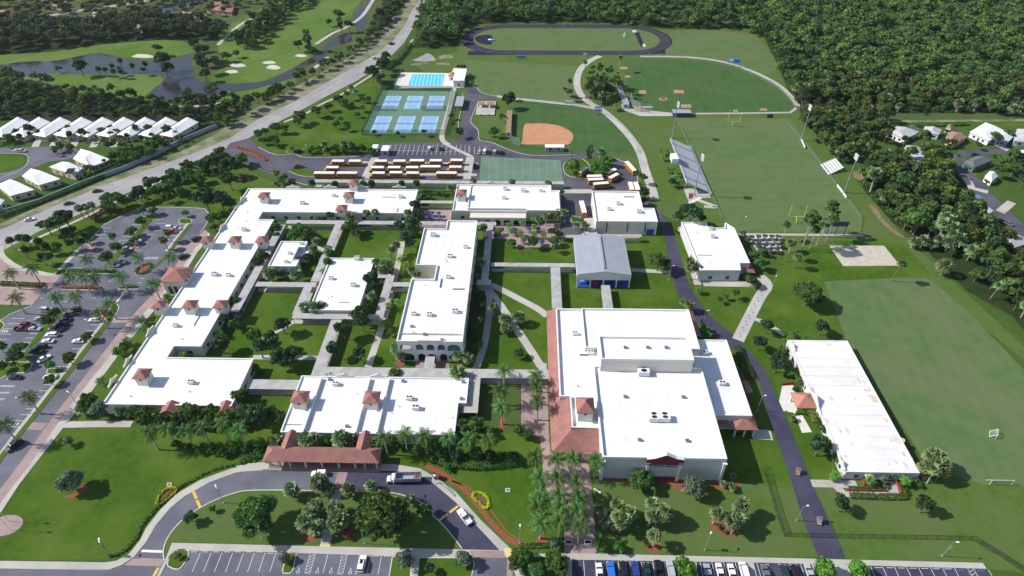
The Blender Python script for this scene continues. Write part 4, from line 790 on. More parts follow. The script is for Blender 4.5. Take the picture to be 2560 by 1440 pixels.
mb.build('pediment', M['maroon'], th)
mb = MB()
for i in range(2, 6): a, b = o_[i], o_[i+1]; mb.poly([(a[0], yf-.95, a[1]+.02), (b[0], yf-.95, b[1]+.02), (b[0], yf+.2, b[1]+.02), (a[0], yf+.2, a[1]+.02)]); mb.poly([(a[0], yf-.95, a[1]-.2), (b[0], yf-.95, b[1]-.2), (b[0], yf-.95, b[1]+.02), (a[0], yf-.95, a[1]+.02)])
mb.build('cornice', M['wall_white'], th)
for xx in (c0+.3, c1-.3, xb-.35, xa+.3): mb = MB(); mb.box((xx, yf-.35, 0), (.8, .66, 8.7)); mb.box((xx, yf-.35, 8.7), (1.3, .9, .28)); mb.build('pilaster', M['white_metal'], th)
mb = MB(); mb.box((cm, yf-.2, 0), (c1-c0-1.6, .38, 1.4)); mb.build('plinth', M['maroon'], th)
mb = MB(); x = cm-4.3
for n in (3, 7, 8):
    for i in range(n):
        hh = .72 if i == 0 else .6; mb.box((x, yf-.06, 6.3), (.13, .12, hh)); mb.box((x+.2, yf-.06, 6.3+(hh-.1)*(i % 3)/2), (.26, .12, .1)); x += .42
    x += .4
mb.build('sign_lettering', M['dark'], th)
tower(th, 1463, 1013, 12.2, 4.6, 7.6, 2.2, sy=5.4)
# tiled lobby and west lean-to roofs
def slope(parent, name, pts, mat, t=.22):
    mb = MB(); Q = [tuple(W(*p)) for p in pts]; mb.poly(Q); mb.poly([(q[0], q[1], q[2]-t) for q in Q][::-1])
    for i in range(len(Q)): a, b = Q[i], Q[(i+1) % len(Q)]; mb.poly([(a[0], a[1], a[2]-t), (b[0], b[1], b[2]-t), b, a])
    return mb.build(name, M[mat], parent)
slope(th, 'tiled_roof', [(1366, 777, 4.2), (1373, 994, 4.2), (1399, 989, 6.6), (1389, 774, 6.6)], 'tile_red_y')
slope(th, 'tiled_roof', [(1373, 992, 4.4), (1379, 1133, 4.4), (1428, 1074, 8.2), (1424, 990, 8.2)], 'tile_red_y')
slope(th, 'tiled_roof', [(1379, 1133, 4.4), (1506, 1137, 4.4), (1502, 1070, 8.2), (1428, 1074, 8.2)], 'tile_red')
a, b = W(1381, 1133, 4.4), W(1506, 1137, 4.4); c = W(1366, 777, 4.2)
mb = MB(); wallpanel(mb, (a.x+.4, a.y+.7), (b.x-1, a.y+.7), 0, 4.3, [(1.2+i*4.3, 4.4+i*4.3, .02, 3.5, 1.4) for i in range(int((b.x-a.x-3)/4.3))], .5); mb.build('lobby_arcade', M['wall_cream'], th)
mb = MB(); wallpanel(mb, (c.x+.7, c.y), (c.x+.7, a.y+1.2), 0, 4.3, [(1.2+i*4.6, 4.6+i*4.6, .02, 3.5, 1.4) for i in range(int((c.y-a.y-4)/4.6))], .5); mb.build('side_arcade', M['wall_cream'], th)
mb = MB(); mb.prism([(a.x+4.2, a.y+4.4), (b.x, a.y+4.4), (b.x, a.y+9), (a.x+4.2, a.y+9)], 0, 4.2); mb.build('lobby_wall', M['window_dark'], th)
c = W(1860, 1056, 4.2); mb = MB()
for sx in (-3, 0, 3): mb.box((c.x+sx, c.y-2.3, 0), (.5, .5, 4))
pr = mb.build('porch', M['wall_cream'], th); hiproof(pr, 'porch_roof', c.x-3.4, c.x+3.4, c.y-2.6, c.y+2.6, 4.2, 1.6, 'tile_red', .4); slope(th, 'tiled_canopy', [(1790, 1042, 5), (1795, 1066, 3.6), (1830, 1070, 3.6), (1815, 1042, 5)], 'tile_red')
slope(th, 'tiled_canopy', [(1857, 951, 4.6), (1867, 981, 4.6), (1882, 982, 3.6), (1870, 952, 3.6)], 'tile_red'); slope(th, 'tiled_canopy', [(1719, 777, 5), (1744, 840, 5), (1755, 843, 3.8), (1732, 778, 3.8)], 'tile_red')
# ---- east classroom block
ec, P = building('east_classroom_building', 'long low building with stained white ribbed roof beside the practice field', [(1974, 852), (2115, 850), (2302, 1182), (2111, 1179)], 3.9, .18, 'wall_grey', 'roof_white_old'); auto_windows(ec, P, 4.5, 1.2, 1, 1.3, 'sw')
for i in south_edges(P): a = P[i]; mb = MB(); mb.box((a[0]+7, a[1]-.9, 2.7), (2.6, 1.8, .15)); mb.build('door_canopy', M['white_metal'], ec); openings(ec, a, P[(i+1) % len(P)], [(7, 1.4, 0, 2.2), (24, 1.4, 0, 2.2)], 'door', 'wood')
c = W(2012, 1000, 3.9); mb = MB()
for sx, sy in ((-3, -2.6), (-3, 2.6), (2.4, -2.6)): mb.box((c.x+sx, c.y+sy, 0), (.5, .5, 3.6))
pr = mb.build('entrance_porch', M['wall_white'], ec); hiproof(pr, 'porch_roof', c.x-3.3, c.x+3.1, c.y-3, c.y+3, 3.8, 2.2, 'tile_orange', .4)
w0 = [P[i] for i in west_edges(P)]; xw = min(p[0] for p in P); mb = MB(); o_ = [(c.y-6.5, 0), (c.y+6.5, 0), (c.y+6.5, 4), (c.y+3.5, 4.4), (c.y, 6.4), (c.y-3.5, 4.4), (c.y-6.5, 4)]
for xx in (xw-.3, xw+.2): mb.poly([(xx, p[0], p[1]) for p in o_])
for i in range(7): a, b = o_[i], o_[(i+1) % 7]; mb.poly([(xw-.3, *a), (xw-.3, *b), (xw+.2, *b), (xw+.2, *a)])
mb.build('pediment', M['wall_white'], ec)
pediment(ec, 1982, 866, 3.8, 5, 1.4, axis='y'); pediment(ec, 2104, 1160, 3.8, 5, 1.5, axis='y')
for k, (x, y, a, b) in enumerate([(2072, 862, 1.1, .8), (2118, 905, .8, .5), (2004, 925, .5, 2.2), (2033, 975, .6, 1.8), (2148, 952, .6, 1.6), (2136, 954, .3, .6), (2160, 954, .5, 1.2), (2170, 975, 1.4, .9), (2184, 996, 1.3, 2.0), (2078, 996, .6, 1.0), (2138, 997, .4, .4), (2068, 1052, .5, 1.4), (2100, 1075, .4, 1.2), (2118, 1075, .5, 1.4), (2092, 1055, .5, .3), (2215, 1050, .6, 1.2), (2245, 1098, 1.8, 1.6), (2228, 1100, .5, .6), (2240, 1155, .4, .7), (2263, 1162, .5, 1.3), (2222, 1160, .4, .5), (2260, 1135, .5, .9), (2277, 1146, .6, .5), (2114, 1140, .6, .5), (2130, 1110, .5, .4)]):
    c = W(x, y, 3.78); mb = MB(); n = 9; ph = k*1.7
    mb.poly([(c.x+a*(1+.25*math.sin(3*t+ph))*math.cos(t), c.y+b*(1+.2*math.cos(2*t+ph))*math.sin(t), 3.735+.002*k) for t in np.linspace(0, 2*math.pi, 14)[:-1]]); mb.build('roof_stain', M['clay_stain'] if 'clay_stain' in M else pm('clay_stain', (.54, .42, .30), (.68, .61, .53), 1.2, .9), ec)
mb = MB(); xs_ = (min(p[0] for p in P), max(p[0] for p in P)); ys_ = (min(p[1] for p in P), max(p[1] for p in P))
for i in range(1, 13): mb.box(((xs_[0]+xs_[1])/2, ys_[0]+(ys_[1]-ys_[0])*i/13, 3.72), (xs_[1]-xs_[0]-.8, .16, .09))
mb.build('roof_seam', M['roof_white'], ec)
# ---- south classroom block
sb, P = building('south_classroom_building', 'white flat-roofed building in three strips behind the tiled drop-off canopy', [(754, 940), (1172, 944), (1166, 1007), (1145, 1007), (1137, 1083), (699, 1083)], 5.2, .5, 'wall_grey'); auto_windows(sb, P, 6, sides='se')
for xt, xb_ in ((803, 757), (1281, 0)): pass
for (a, b) in (((804, 941), (757, 1082)), ((925, 942), (891, 1082)), ((974, 942), (942, 1082))):
    A, B = W(*a, 5.8), W(*b, 5.8); mb = MB(); mb.prism([(A.x-.25, B.y+.3), (A.x+.25, B.y+.3), (A.x+.25, A.y-.3), (A.x-.25, A.y-.3)], 4.7, 5.9); mb.build('roof_wall', M['wall_white'], sb)
tower(sb, 750, 992, 8.4, 4.2, 4.6); tower(sb, 929, 993, 8.4, 4.2, 4.6); pediment(sb, 862, 941, 5.1, 6, 1.6); pediment(sb, 946, 942, 5.1, 6, 1.6)
a, b = W(1172, 943, 3.6), W(1194, 1032, 3.6); mb = MB(); mb.prism([(a.x-1, b.y), (b.x, b.y), (b.x, a.y), (a.x-1, a.y)], 3.3, 3.6); mb.build('side_canopy', M['concrete'], sb)
for i in range(5): mb = MB(); mb.box((b.x-.4, b.y+.5+i*(a.y-b.y-1)/4, 0), (.3, .3, 3.3)); mb.build('post', M['wall_white'], sb)
# ---- tiled drop-off canopy
a, b, c = W(660, 1151, 4.4), W(944, 1154, 4.4), W(944, 1123, 4.4); x0, x1, y0, y1 = a.x, b.x, (a.y+b.y)/2, c.y
dc = empty('drop_off_canopy', ((x0+x1)/2, (y0+y1)/2, 0), 0, 'long red-tiled drop-off canopy with cream columns facing the loop drive', 'canopy')
hiproof(dc, 'tiled_roof', x0, x1, y0, y1, 4.4, 2.0, 'tile_red', .5)
mb = MB(); Lx = x1-x0-1; ff = lambda z: (z-130)/(1225-130)*Lx
wallpanel(mb, (x0+.5, y0+.5), (x1-.5, y0+.5), 0, 4.2, [(ff(150)+.2, ff(225), .9, 2.8, 0), (ff(248), ff(338), .02, 3.6, 1.2), (ff(352), ff(492), .02, 2.9, 0), (ff(512), ff(658), .02, 2.9, 0), (ff(676), ff(826), .02, 2.9, 0), (ff(845), ff(990), .02, 2.9, 0), (ff(1008), ff(1090), .02, 3.6, 1.2), (ff(1102), ff(1208), .02, 2.9, 0)], .5); mb.build('front_colonnade', M['wall_cream'], dc)
mb = MB(); mb.box(((x0+x1)/2, y1-.6, 0), (Lx, .3, 4.2)); mb.build('back_wall', M['wall_cream'], dc); mb = MB(); mb.prism([(x0, y0-.6), (x1, y0-.6), (x1, y1-.6), (x0, y1-.6)], 0, .14); mb.build('floor', M['brick_paving'], dc)
for cxp, cyp in ((726, 1084), (912, 1086)):
    t = W(cxp, cyp, 6); hiproof(dc, 'link_roof', t.x-1.9, t.x+1.9, y1-1.6, t.y+1.4, 4.5, 1.6, 'tile_red_y', .3, gable='y')
    for s in (-1.7, 1.7): mb = MB(); mb.box((t.x+s, (y1+t.y)/2, 0), (.35, .35, 4.3)); mb.build('column', M['wall_cream'], dc)
# ---- covered walkways
def walkway(pts, w, label, z=3.1, mat=None, posts=True):
    P = [tuple(W(p[0], p[1], z))[:2] for p in pts]; dx, dy = abs(P[-1][0]-P[0][0]), abs(P[-1][1]-P[0][1])
    if dx > dy: m_ = sum(p[1] for p in P)/len(P); P = [(p[0], m_) for p in P]
    else: m_ = sum(p[0] for p in P)/len(P); P = [(m_, p[1]) for p in P]
    L_, R_ = strip_outline(P, w); e = empty('covered_walkway', (P[0][0], P[0][1], 0), 0, label, 'covered walkway', 'covered walkways of the campus'); mb = MB()
    zz = z+.004*len([o for o in col.objects if o.name.startswith('covered_walkway')]); mb.prism([tuple(p) for p in L_]+[tuple(p) for p in R_][::-1], zz-.25, zz); mb.build('roof', M[mat or ('walk_roof' if dx > dy else 'walk_roof_y')], e)
    Ln = L2(P[0], P[-1]); n = max(2, int(Ln/7)+1); u = (Vector(P[-1])-Vector(P[0])).normalized(); nn = Vector((-u.y, u.x))
    for i in range(n):
        for s in (-1, 1):
            c = Vector(P[0])+u*(.6+(Ln-1.2)*i/(n-1))+nn*(w/2-.35)*s; mb = MB(); mb.box((c.x, c.y, 0), (.16, .16, zz-.26)); mb.build('post', M['grey_metal'], e)
    mb = MB(); mb.prism([tuple(p) for p in strip_outline([(p[0], p[1]) for p in P], w-.5)[0]]+[tuple(p) for p in strip_outline(P, w-.5)[1]][::-1], 0, .10+.001*len(e.children)); mb.build('floor', M['concrete'], e)
    return e
for pts, w, lb in [([(786, 452), (1410, 457)], 3.0, 'longest grey covered walkway, behind the rows of school buses'), ([(716, 555), (1060, 556), (1240, 560)], 3.0, 'covered walkway along the south side of the northern classroom arm'),
    ([(848, 560), (784, 704)], 3.2, 'covered walkway left of the big north lawn, running down to the middle building'), ([(768, 715), (744, 786)], 3.4, 'short covered walkway left of the square middle building'),
    ([(1226, 560), (1210, 707)], 3.0, 'covered walkway along the east side of the central building'), ([(1228, 662), (1437, 662)], 2.6, 'covered walkway running east to the grey metal hall'),
    ([(1388, 668), (1393, 771)], 4.0, 'covered walkway between two lawns, ending at top left of the theatre'), ([(1514, 713), (1521, 771)], 3.6, 'covered walkway from the metal hall down to the theatre roof'),
    ([(640, 711), (790, 711)], 3.0, 'covered walkway below the small L-shaped building'), ([(974, 688), (949, 797)], 3.4, 'covered walkway right of the square middle building'),
    ([(731, 791), (952, 791)], 3.0, 'covered walkway along the front of the square middle building'), ([(841, 799), (793, 938)], 4.2, 'covered walkway from the middle building down to the south building'),
    ([(806, 931), (1372, 933)], 4.2, 'wide covered walkway behind the south classroom building'), ([(619, 961), (745, 961)], 4.4, 'covered walkway joining the west wing to the south building'),
    ([(704, 562), (652, 664), (585, 780)], 3.4, 'covered walkway running along the inner side of the west wing'), ([(981, 711), (1024, 711)], 2.8, 'short white covered link at left of the central building'),
    ([(1048, 505), (1132, 505)], 2.4, 'short covered link between the northern arm and dining hall'), ([(1075, 890), (1072, 922)], 3.4, 'white ribbed entrance canopy before the arcaded front'), ([(945, 690), (976, 690)], 2.8, 'short covered link beside the dark trees right of the middle building'),
    ([(1192, 706), (1228, 706)], 3.4, 'short covered link at lower end of the east covered walkway'), ([(1352, 908), (1360, 925)], 3.0, 'small white canopy by palms at left of theatre lean-to roof'), ([(1490, 589), (1604, 589)], 2.0, 'narrow covered walkway between the boxy building and metal hall')]:
    walkway(pts, w, lb)
# ---- rooftop plant
rg_ = random.Random(3)
for bl, nv in ((west, 14), (cen, 6), (th, 4), (sb, 5), (din, 3), (mid, 3), (aud, 3), (eb, 3)):
    q = list(bl['P']); Pq = [(q[i], q[i+1]) for i in range(0, len(q), 2)]; zt_ = bl['zt']; xs_, ys_ = [p[0] for p in Pq], [p[1] for p in Pq]; k_ = 0; cnt = 0
    while cnt < nv and k_ < 400:
        k_ += 1; x, y = rg_.uniform(min(xs_)+2, max(xs_)-2), rg_.uniform(min(ys_)+2, max(ys_)-2); ins = False
        for i in range(len(Pq)):
            (x1, y1), (x2, y2) = Pq[i], Pq[(i+1) % len(Pq)]
            if (y1 > y) != (y2 > y) and x < (x2-x1)*(y-y1)/(y2-y1)+x1: ins = not ins
        if ins:
            cnt += 1; mb = MB(); zr = zt_-.9
            if cnt % 3 == 0: Ln_ = rg_.uniform(3, 7); mb.box((x, y, zr), ((Ln_, .1, .9-.5+.25) if cnt % 2 else (.1, Ln_, .9-.5+.25))); mb.build('conduit', M['shade_grey'], bl)
            else: mb.tube((x, y, zr), (x, y, zt_+.1), rg_.uniform(.08, .2), n=7); mb.build('vent_pipe', M['grey_metal'], bl)
mb = MB(); ac = empty('rooftop_unit', (0, 0, 0)); mb.box((0, 0, .25), (2.3, 1.7, 1.25)); mb.box((0, 0, 0), (2.0, 1.4, .26)); mb.build('housing', M['wall_white'], ac)
mb = MB()
for s in (-.55, .55): mb.tube((s, 0, 1.5), (s, 0, 1.62), .42, n=10)
mb.build('fan', M['dark'], ac); mb = MB(); mb.box((1.7, 0, 0), (1.0, .8, .6)); mb.build('duct', M['wall_white'], ac)
ACS = {'on the west wing roof': (WZ-.5, [(611, 576), (537, 688), (572, 690), (440, 816), (479, 958), (835, 491), (1002, 494), (757, 510)]), 'on the small L-shaped roof': (5.1, [(725, 635), (716, 656), (754, 611)]), 'on the square middle roof': (4.1, [(893, 649), (828, 698), (884, 715)]),
 'on the central building roof': (9.4, [(1083, 590), (1164, 620), (1125, 643), (1121, 695), (1035, 787), (1074, 789), (1138, 781)]), 'on the dining hall roof': (6.0, [(1263, 475), (1260, 497), (1308, 479), (1352, 479)]), 'on the boxy cream building roof': (6.8, [(1522, 525), (1545, 511), (1597, 531)]),
 'on the locker building roof': (5.3, [(1776, 574), (1781, 594)]), 'on the low west roof of the theatre': (7.7, [(1437, 836), (1476, 884)]), 'on the east wing roof of the theatre': (6.5, [(1763, 884), (1804, 961)]), 'on the south building roof': (4.8, [(840, 962), (1024, 998), (1040, 1022)])}
for wh, (z, pts) in ACS.items():
    pts = sorted(pts)
    for i, (x, y) in enumerate(pts): put(ac, USED, W(x, y, z+.02), 0, .82+.16*((i*7) % 3)/2 if 'L-shaped' not in wh else .7, f"{nth(i, len(pts))}white air-conditioning unit {wh}", 'air conditioner', 'rooftop air-conditioning units')
for x, y, s, lb in ((1607, 932, (1.6, 2.2, 1.4), 'big white rooftop unit at the foot of the fly tower'), (1633, 1048, (1.2, 1.9, 1.3), 'left unit of the pair on the big auditorium roof'), (1660, 1048, (1.2, 1.9, 1.3), 'right unit of the pair on the big auditorium roof')):
    put(ac, USED, W(x, y, 9.85), R(90), s, lb, 'air conditioner')
vt = empty('roof_vent', (0, 0, 0)); mb = MB(); mb.box((0, 0, 0), (1.1, .9, .5)); mb.build('curb', M['grey_metal'], vt); mb = MB(); mb.box((.0, 0, .5), (1.2, 1.0, .1)); mb.build('lid', M['shade_grey'], vt)
for wh, z, pts in (('on the fly tower roof', 14.95, [(1563, 870), (1619, 870), (1665, 870)]), ('on the big auditorium roof', 9.85, [(1563, 993), (1708, 994), (1599, 1101), (1718, 1103)]), ('on the central building roof', 9.45, [(1030, 817), (1062, 837), (1105, 851)]), ('on the south building roof', 4.75, [(825, 950), (868, 1067), (1158, 956), (1008, 954), (1154, 998)])):
    pts = sorted(pts)
    for i, (x, y) in enumerate(pts): put(vt, USED, W(x, y, z), 0, 1, f"{nth(i, len(pts))}small grey roof vent {wh}", 'roof vent', 'small roof vents')
# ================================================================ VEGETATION
def quads(c, n, s, asp=1.0, jit=.6, rg=rng):
    """leaf quads: centres c (N,3), normals n (N,3), sizes s (N,)"""
    N = len(c); n = n + rg.normal(0, jit, (N, 3)); n /= np.linalg.norm(n, axis=1)[:, None]
    a = np.cross(n, rg.normal(0, 1, (N, 3))); a /= np.linalg.norm(a, axis=1)[:, None]; b = np.cross(n, a)
    a = a*s[:, None]*.5*asp; b = b*s[:, None]*.5
    V = np.stack([c-a-b, c+a-b*.6, c+a*.8+b, c-a*.6+b], 1).reshape(-1, 3); return V, np.arange(N*4).reshape(N, 4)
def crown_mesh(seed, Rr, hz, zc, nl, ls, ncl=14, cr=.42, low=-.35, lean=0):
    rg = np.random.default_rng(seed); C = []
    for i in range(ncl):
        z = rg.uniform(low, 1); t = i*2.4+rg.uniform(-.5, .5); q = math.sqrt(max(0, 1-z*z)); rr = rg.uniform(.45, .80)
        C.append((q*math.cos(t)*rr*Rr, q*math.sin(t)*rr*Rr, z*rr*hz))
    C = np.array(C); k = rg.integers(0, ncl, nl); d = rg.normal(0, 1, (nl, 3)); d /= np.linalg.norm(d, axis=1)[:, None]; d[:, 2] = np.abs(d[:, 2])*.9-.15
    rad = (cr*rg.uniform(.7, 1.25, ncl))[k]*rg.uniform(.55, 1.08, nl)
    P = C[k] + d*rad[:, None]*np.array([Rr, Rr, hz]); P[:, 2] += zc
    return quads(P, d, rg.uniform(.6, 1.35, nl)*ls, rg=rg)
PROTO = {}
def tree_proto(kind, name, seed, Rr, hz, zc, nl, ls, mat, tr, bark='bark', ncl=14, cr=.42, low=-.35):
    e = empty(name, (0, 0, 0)); mb = MB(); mb.tube((0, 0, 0), (0, 0, zc*.55), tr, tr*.75, 7); rg = random.Random(seed)
    for i in range(4):
        t = i*1.6+rg.random(); mb.tube((0, 0, zc*(.4+.04*i)), (Rr*.45*math.cos(t), Rr*.45*math.sin(t), zc+hz*.15), tr*.5, tr*.18, 5)
    mb.build('trunk', M[bark], e); V, F = crown_mesh(seed, Rr, hz, zc, nl, ls, ncl, cr, low); fastmesh('crown', V, F, M[mat], e)
    PROTO.setdefault(kind, []).append((e, Rr, zc)); return e
def palm_proto(kind, seed, zc, nf, fl, drop, mat, tr, bark='palm_bark', shaft=True, leafw=.55, bend=0):
    e = empty('royal_palm' if shaft else 'palm', (0, 0, 0)); rg = random.Random(seed); mb = MB(); bx = bend*rg.choice((-1, 1)); prev = (0, 0, 0)
    for i in range(1, 6):
        f = i/5; q = (bx*f*f, 0, (zc-.9)*f); mb.tube(prev, q, tr*(1.25-.35*f) if i > 1 else tr*1.5, tr*(1.2-.35*f), 7); prev = q
    mb.build('trunk', M[bark], e); top = Vector((prev[0], 0, prev[2]))
    if shaft: mb = MB(); mb.tube(top, top+Vector((0, 0, 1.1)), tr*.95, tr*.5, 7); mb.build('crownshaft', M['leaf_bright'], e); top.z += 1.0
    V = []; ns = 6
    for i in range(nf):
        t = i*2.399+rg.uniform(-.15, .15); el = math.radians(78-105*(i/nf)**.8+rg.uniform(-6, 6)); L_ = fl*rg.uniform(.88, 1.08)*(1 if i > 2 else .75)
        u = Vector((math.cos(t), math.sin(t), 0)); side = Vector((-math.sin(t), math.cos(t), 0)); p = top.copy(); seg = L_/ns; a = el; pts = [p.copy()]
        for k in range(ns): p = p+(u*math.cos(a)+Vector((0, 0, math.sin(a))))*seg; a -= drop/ns*(1+.5*k/ns); pts.append(p.copy())
        for k in range(ns):
            A, B = pts[k], pts[k+1]; wd = leafw*math.sin(math.pi*min(1, (k+1.1)/(ns+.6)))*1.9
            for s in (-1, 1):
                for h in (0, .5):
                    a0 = A.lerp(B, h); a1 = A.lerp(B, h+.33); tip = side*s*wd*rg.uniform(.8, 1.1)+Vector((0, 0, -wd*rg.uniform(.35, .75)))+(B-A)*.5
                    V += [tuple(a0), tuple(a1), tuple(a1+tip*.98), tuple(a0+tip*.9)]
    V = np.array(V); fastmesh('fronds', V, np.arange(len(V)).reshape(-1, 4), M[mat], e); PROTO.setdefault(kind, []).append((e, fl*.8, zc+.3)); return e
def sabal_proto(kind, seed, zc, Rr, nf, mat, tr, bend=0):
    e = empty('cabbage_palm', (0, 0, 0)); rg = random.Random(seed); mb = MB(); mb.tube((0, 0, 0), (bend*.4, 0, zc*.5), tr*1.2, tr); mb.tube((bend*.4, 0, zc*.5), (bend, 0, zc-.2), tr, tr*1.1); mb.build('trunk', M['palm_bark' if seed % 2 else 'bark'], e)
    V = []; c = Vector((bend, 0, zc))
    for i in range(nf):
        z = 1-1.45*(i+.5)/nf; q = math.sqrt(max(0, 1-z*z)); t = i*2.399; d = Vector((q*math.cos(t), q*math.sin(t), z)); d = (d+Vector((rg.gauss(0, .12), rg.gauss(0, .12), rg.gauss(0, .12)))).normalized()
        hub = c+d*Rr*rg.uniform(.28, .5); s1 = d.cross(Vector((.1, .2, 1))).normalized(); s2 = d.cross(s1).normalized()
        for k in range(7):
            a = (k-3)*.42; w = Rr*.16; dr = (d*math.cos(a)+s1*math.sin(a)).normalized(); L_ = Rr*.72*rg.uniform(.7, 1.2); tip = hub+dr*L_+Vector((0, 0, -.35*L_*abs(rg.gauss(.8, .2)))); m = hub.lerp(tip, .55)+Vector((0, 0, .06*Rr)); sd = dr.cross(s2 if abs(dr.dot(s2)) < .9 else s1).normalized()*w
            V += [tuple(hub), tuple(m+sd), tuple(tip), tuple(m-sd)]
    V = np.array(V); fastmesh('fronds', V, np.arange(len(V)).reshape(-1, 4), M[mat], e); PROTO.setdefault(kind, []).append((e, Rr, zc)); return e
for s in range(3): tree_proto('oak', 'shade_tree', 10+s, 3.2, 2.6, 4.2, 1300, .62, 'leaf_oak', .22)
for s in range(2): tree_proto('bigoak', 'spreading_tree', 110+s, 3.2, 2.3, 2.9, 6500, .27, 'leaf_oak', .16, ncl=26, cr=.30, low=-.4)
for s in range(3): tree_proto('dark', 'dense_tree', 20+s, 3.0, 2.9, 4.6, 1200, .58, 'leaf_dark', .22)
for s in range(2): tree_proto('bright', 'young_tree', 30+s, 2.2, 2.1, 3.0, 800, .5, 'leaf_bright', .12)
for s in range(2): tree_proto('small', 'sapling', 40+s, 1.7, 1.7, 2.5, 500, .42, 'leaf_oak', .09)
for s in range(2): tree_proto('silver', 'silver_tree', 50+s, 3.0, 2.4, 3.3, 1500, .42, 'leaf_silver', .15, low=-.6)
for s in range(2): tree_proto('bush', 'bush', 60+s, 1.3, 1.1, 1.0, 330, .36, 'leaf_hedge', .06, ncl=9, cr=.5)
tree_proto('redbush', 'bush', 63, 1.6, 1.0, 1.0, 330, .4, 'leaf_red', .06, ncl=9, cr=.5)
for s in range(3): tree_proto('pine', 'tall_pine', 70+s, 2.6, 3.2, 12.5, 700, .6, 'leaf_bright' if s == 9 else 'leaf_oak', .2, 'palm_bark', ncl=9, cr=.42, low=-.7)
for s in range(2): tree_proto('casuarina', 'tall_conifer', 80+s, 2.2, 5.0, 6.2, 1100, .5, 'leaf_pine', .22, ncl=16, cr=.36, low=-.95)
for s in range(4): tree_proto('forest', 'woodland_tree', 90+s, 3.9, 3.8, 6.4, 800, .85, 'leaf_forest', .2, ncl=12, cr=.46, low=-.6)
for s in range(4): palm_proto('royal', 5+s, 8.2+.35*s, 18, 4.2, 1.3+.1*s, 'leaf_royal', .24, leafw=.42)
for s in range(2): palm_proto('small_palm', 15+s, 3.6, 13, 2.2, 1.4, 'leaf_royal', .12, shaft=False, leafw=.4, bend=.5)
for s in range(2): palm_proto('bright_palm', 25+s, 3.9, 13, 2.2, 1.3, 'leaf_bright', .11, shaft=False, leafw=.42, bend=.3)
for s in range(4): sabal_proto('sabal', 31+s, 5.2+.4*s, 2.0, 34, 'leaf_sabal', .2, .5)
for s in range(3): sabal_proto('sabal_short', 41+s, 3.0, 1.9, 36, 'leaf_sabal', .2, .2)
for s in range(2): sabal_proto('sabal_tall', 51+s, 10.5, 1.9, 40, 'leaf_sabal', .17, 1.0)
for s in range(2): sabal_proto('sabal_dark', 61+s, 5.0, 2.0, 44, 'leaf_oak', .2, .4)
KN = {'bigoak': ('wide spreading green tree', 'tree'), 'oak': ('broad green shade tree', 'tree'), 'dark': ('dark dense tree', 'tree'), 'bright': ('bright green round tree', 'tree'), 'small': ('small young tree', 'tree'), 'silver': ('silvery olive tree', 'tree'), 'bush': ('low rounded bush', 'bush'), 'redbush': ('low reddish bush', 'bush'), 'pine': ('tall thin-trunked pine', 'tree'), 'casuarina': ('tall dark conifer', 'tree'),
      'forest': ('woodland tree', 'tree'), 'royal': ('tall royal palm', 'palm'), 'small_palm': ('small slender palm', 'palm'), 'bright_palm': ('light green feather palm', 'palm'), 'sabal': ('round-headed fan palm', 'palm'), 'sabal_short': ('short bushy fan palm', 'palm'), 'sabal_tall': ('very tall fan palm', 'palm'), 'sabal_dark': ('dark green fan palm', 'palm')}
PUSED = {}
def plant(kind, x, y, r=None, label=None, group=None, rot=None):
    v = PROTO[kind]; e, Rr, zc = v[random.randrange(len(v))]; s = 1.0
    for it in range(3):
        c = W(x, y, zc*s)
        if r: dep = (c-Vector((0, 0, H))).dot(fw); s = (r*dep/FPX)/Rr
    if not PUSED.get(e.name): o = e
    else: o = copy_tree(e)
    PUSED[e.name] = 1; o.location = (c.x, c.y, .02); o.rotation_euler = (0, 0, random.uniform(0, 6.28) if rot is None else rot); sz = s*random.uniform(.92, 1.08)
    o.scale = (s, s, sz); return tag(o, label, KN[kind][1], group)
def grove(where, spec):
    """spec: {kind: [(x, y, r?), ...]}; labels number each kind from the left"""
    for kind, L_ in spec.items():
        L_ = sorted(L_)
        for i, p in enumerate(L_): plant(kind, p[0], p[1], p[2] if len(p) > 2 else None, f"{nth(i, len(L_))}{KN[kind][0]} {where}", f"{KN[kind][0]}s {where}" if len(L_) > 1 else None)
grove('along the brick palm avenue', {'royal': [(1340, 1138), (1390, 1142), (1432, 1145), (1492, 1145), (1350, 1197), (1395, 1192), (1440, 1207), (1350, 1240), (1396, 1234), (1447, 1242), (1352, 1305), (1400, 1302), (1450, 1310), (1345, 1265), (1402, 1265), (1446, 1272)]})
grove('beside the tiled lean-to roof', {'royal': [(1340, 935), (1342, 965), (1344, 1002)]}); grove('on the lawn right of the south building', {'royal': [(1260, 922), (1250, 970), (1255, 1015)]})
grove('in the row before the west wing front', {'royal': [(370, 1078), (415, 1067), (462, 1075), (505, 1068), (555, 1057), (597, 1072)]}); grove('in the row behind the curved drive', {'royal': [(960, 1092), (1010, 1080), (1062, 1090), (1120, 1092), (1172, 1097), (1220, 1100)]})
grove('around the west entrance drive', {'royal': [(20, 677), (77, 668), (170, 685), (205, 690), (232, 692), (300, 687), (382, 707), (37, 742), (135, 737), (185, 737), (270, 757), (243, 774)]}); grove('among the upper west parking bays', {'royal': [(212, 642), (340, 638), (425, 642)]}); grove('on the median of the lower west lot', {'royal': [(67, 987), (10, 1062)]})
grove('along the west wing drive', {'small_palm': [(347, 795), (350, 817), (315, 842), (250, 942), (410, 732), (404, 748), (292, 868)], 'bright': [(312, 865, 14), (300, 880, 14)], 'small': [(383, 797, 8)]})
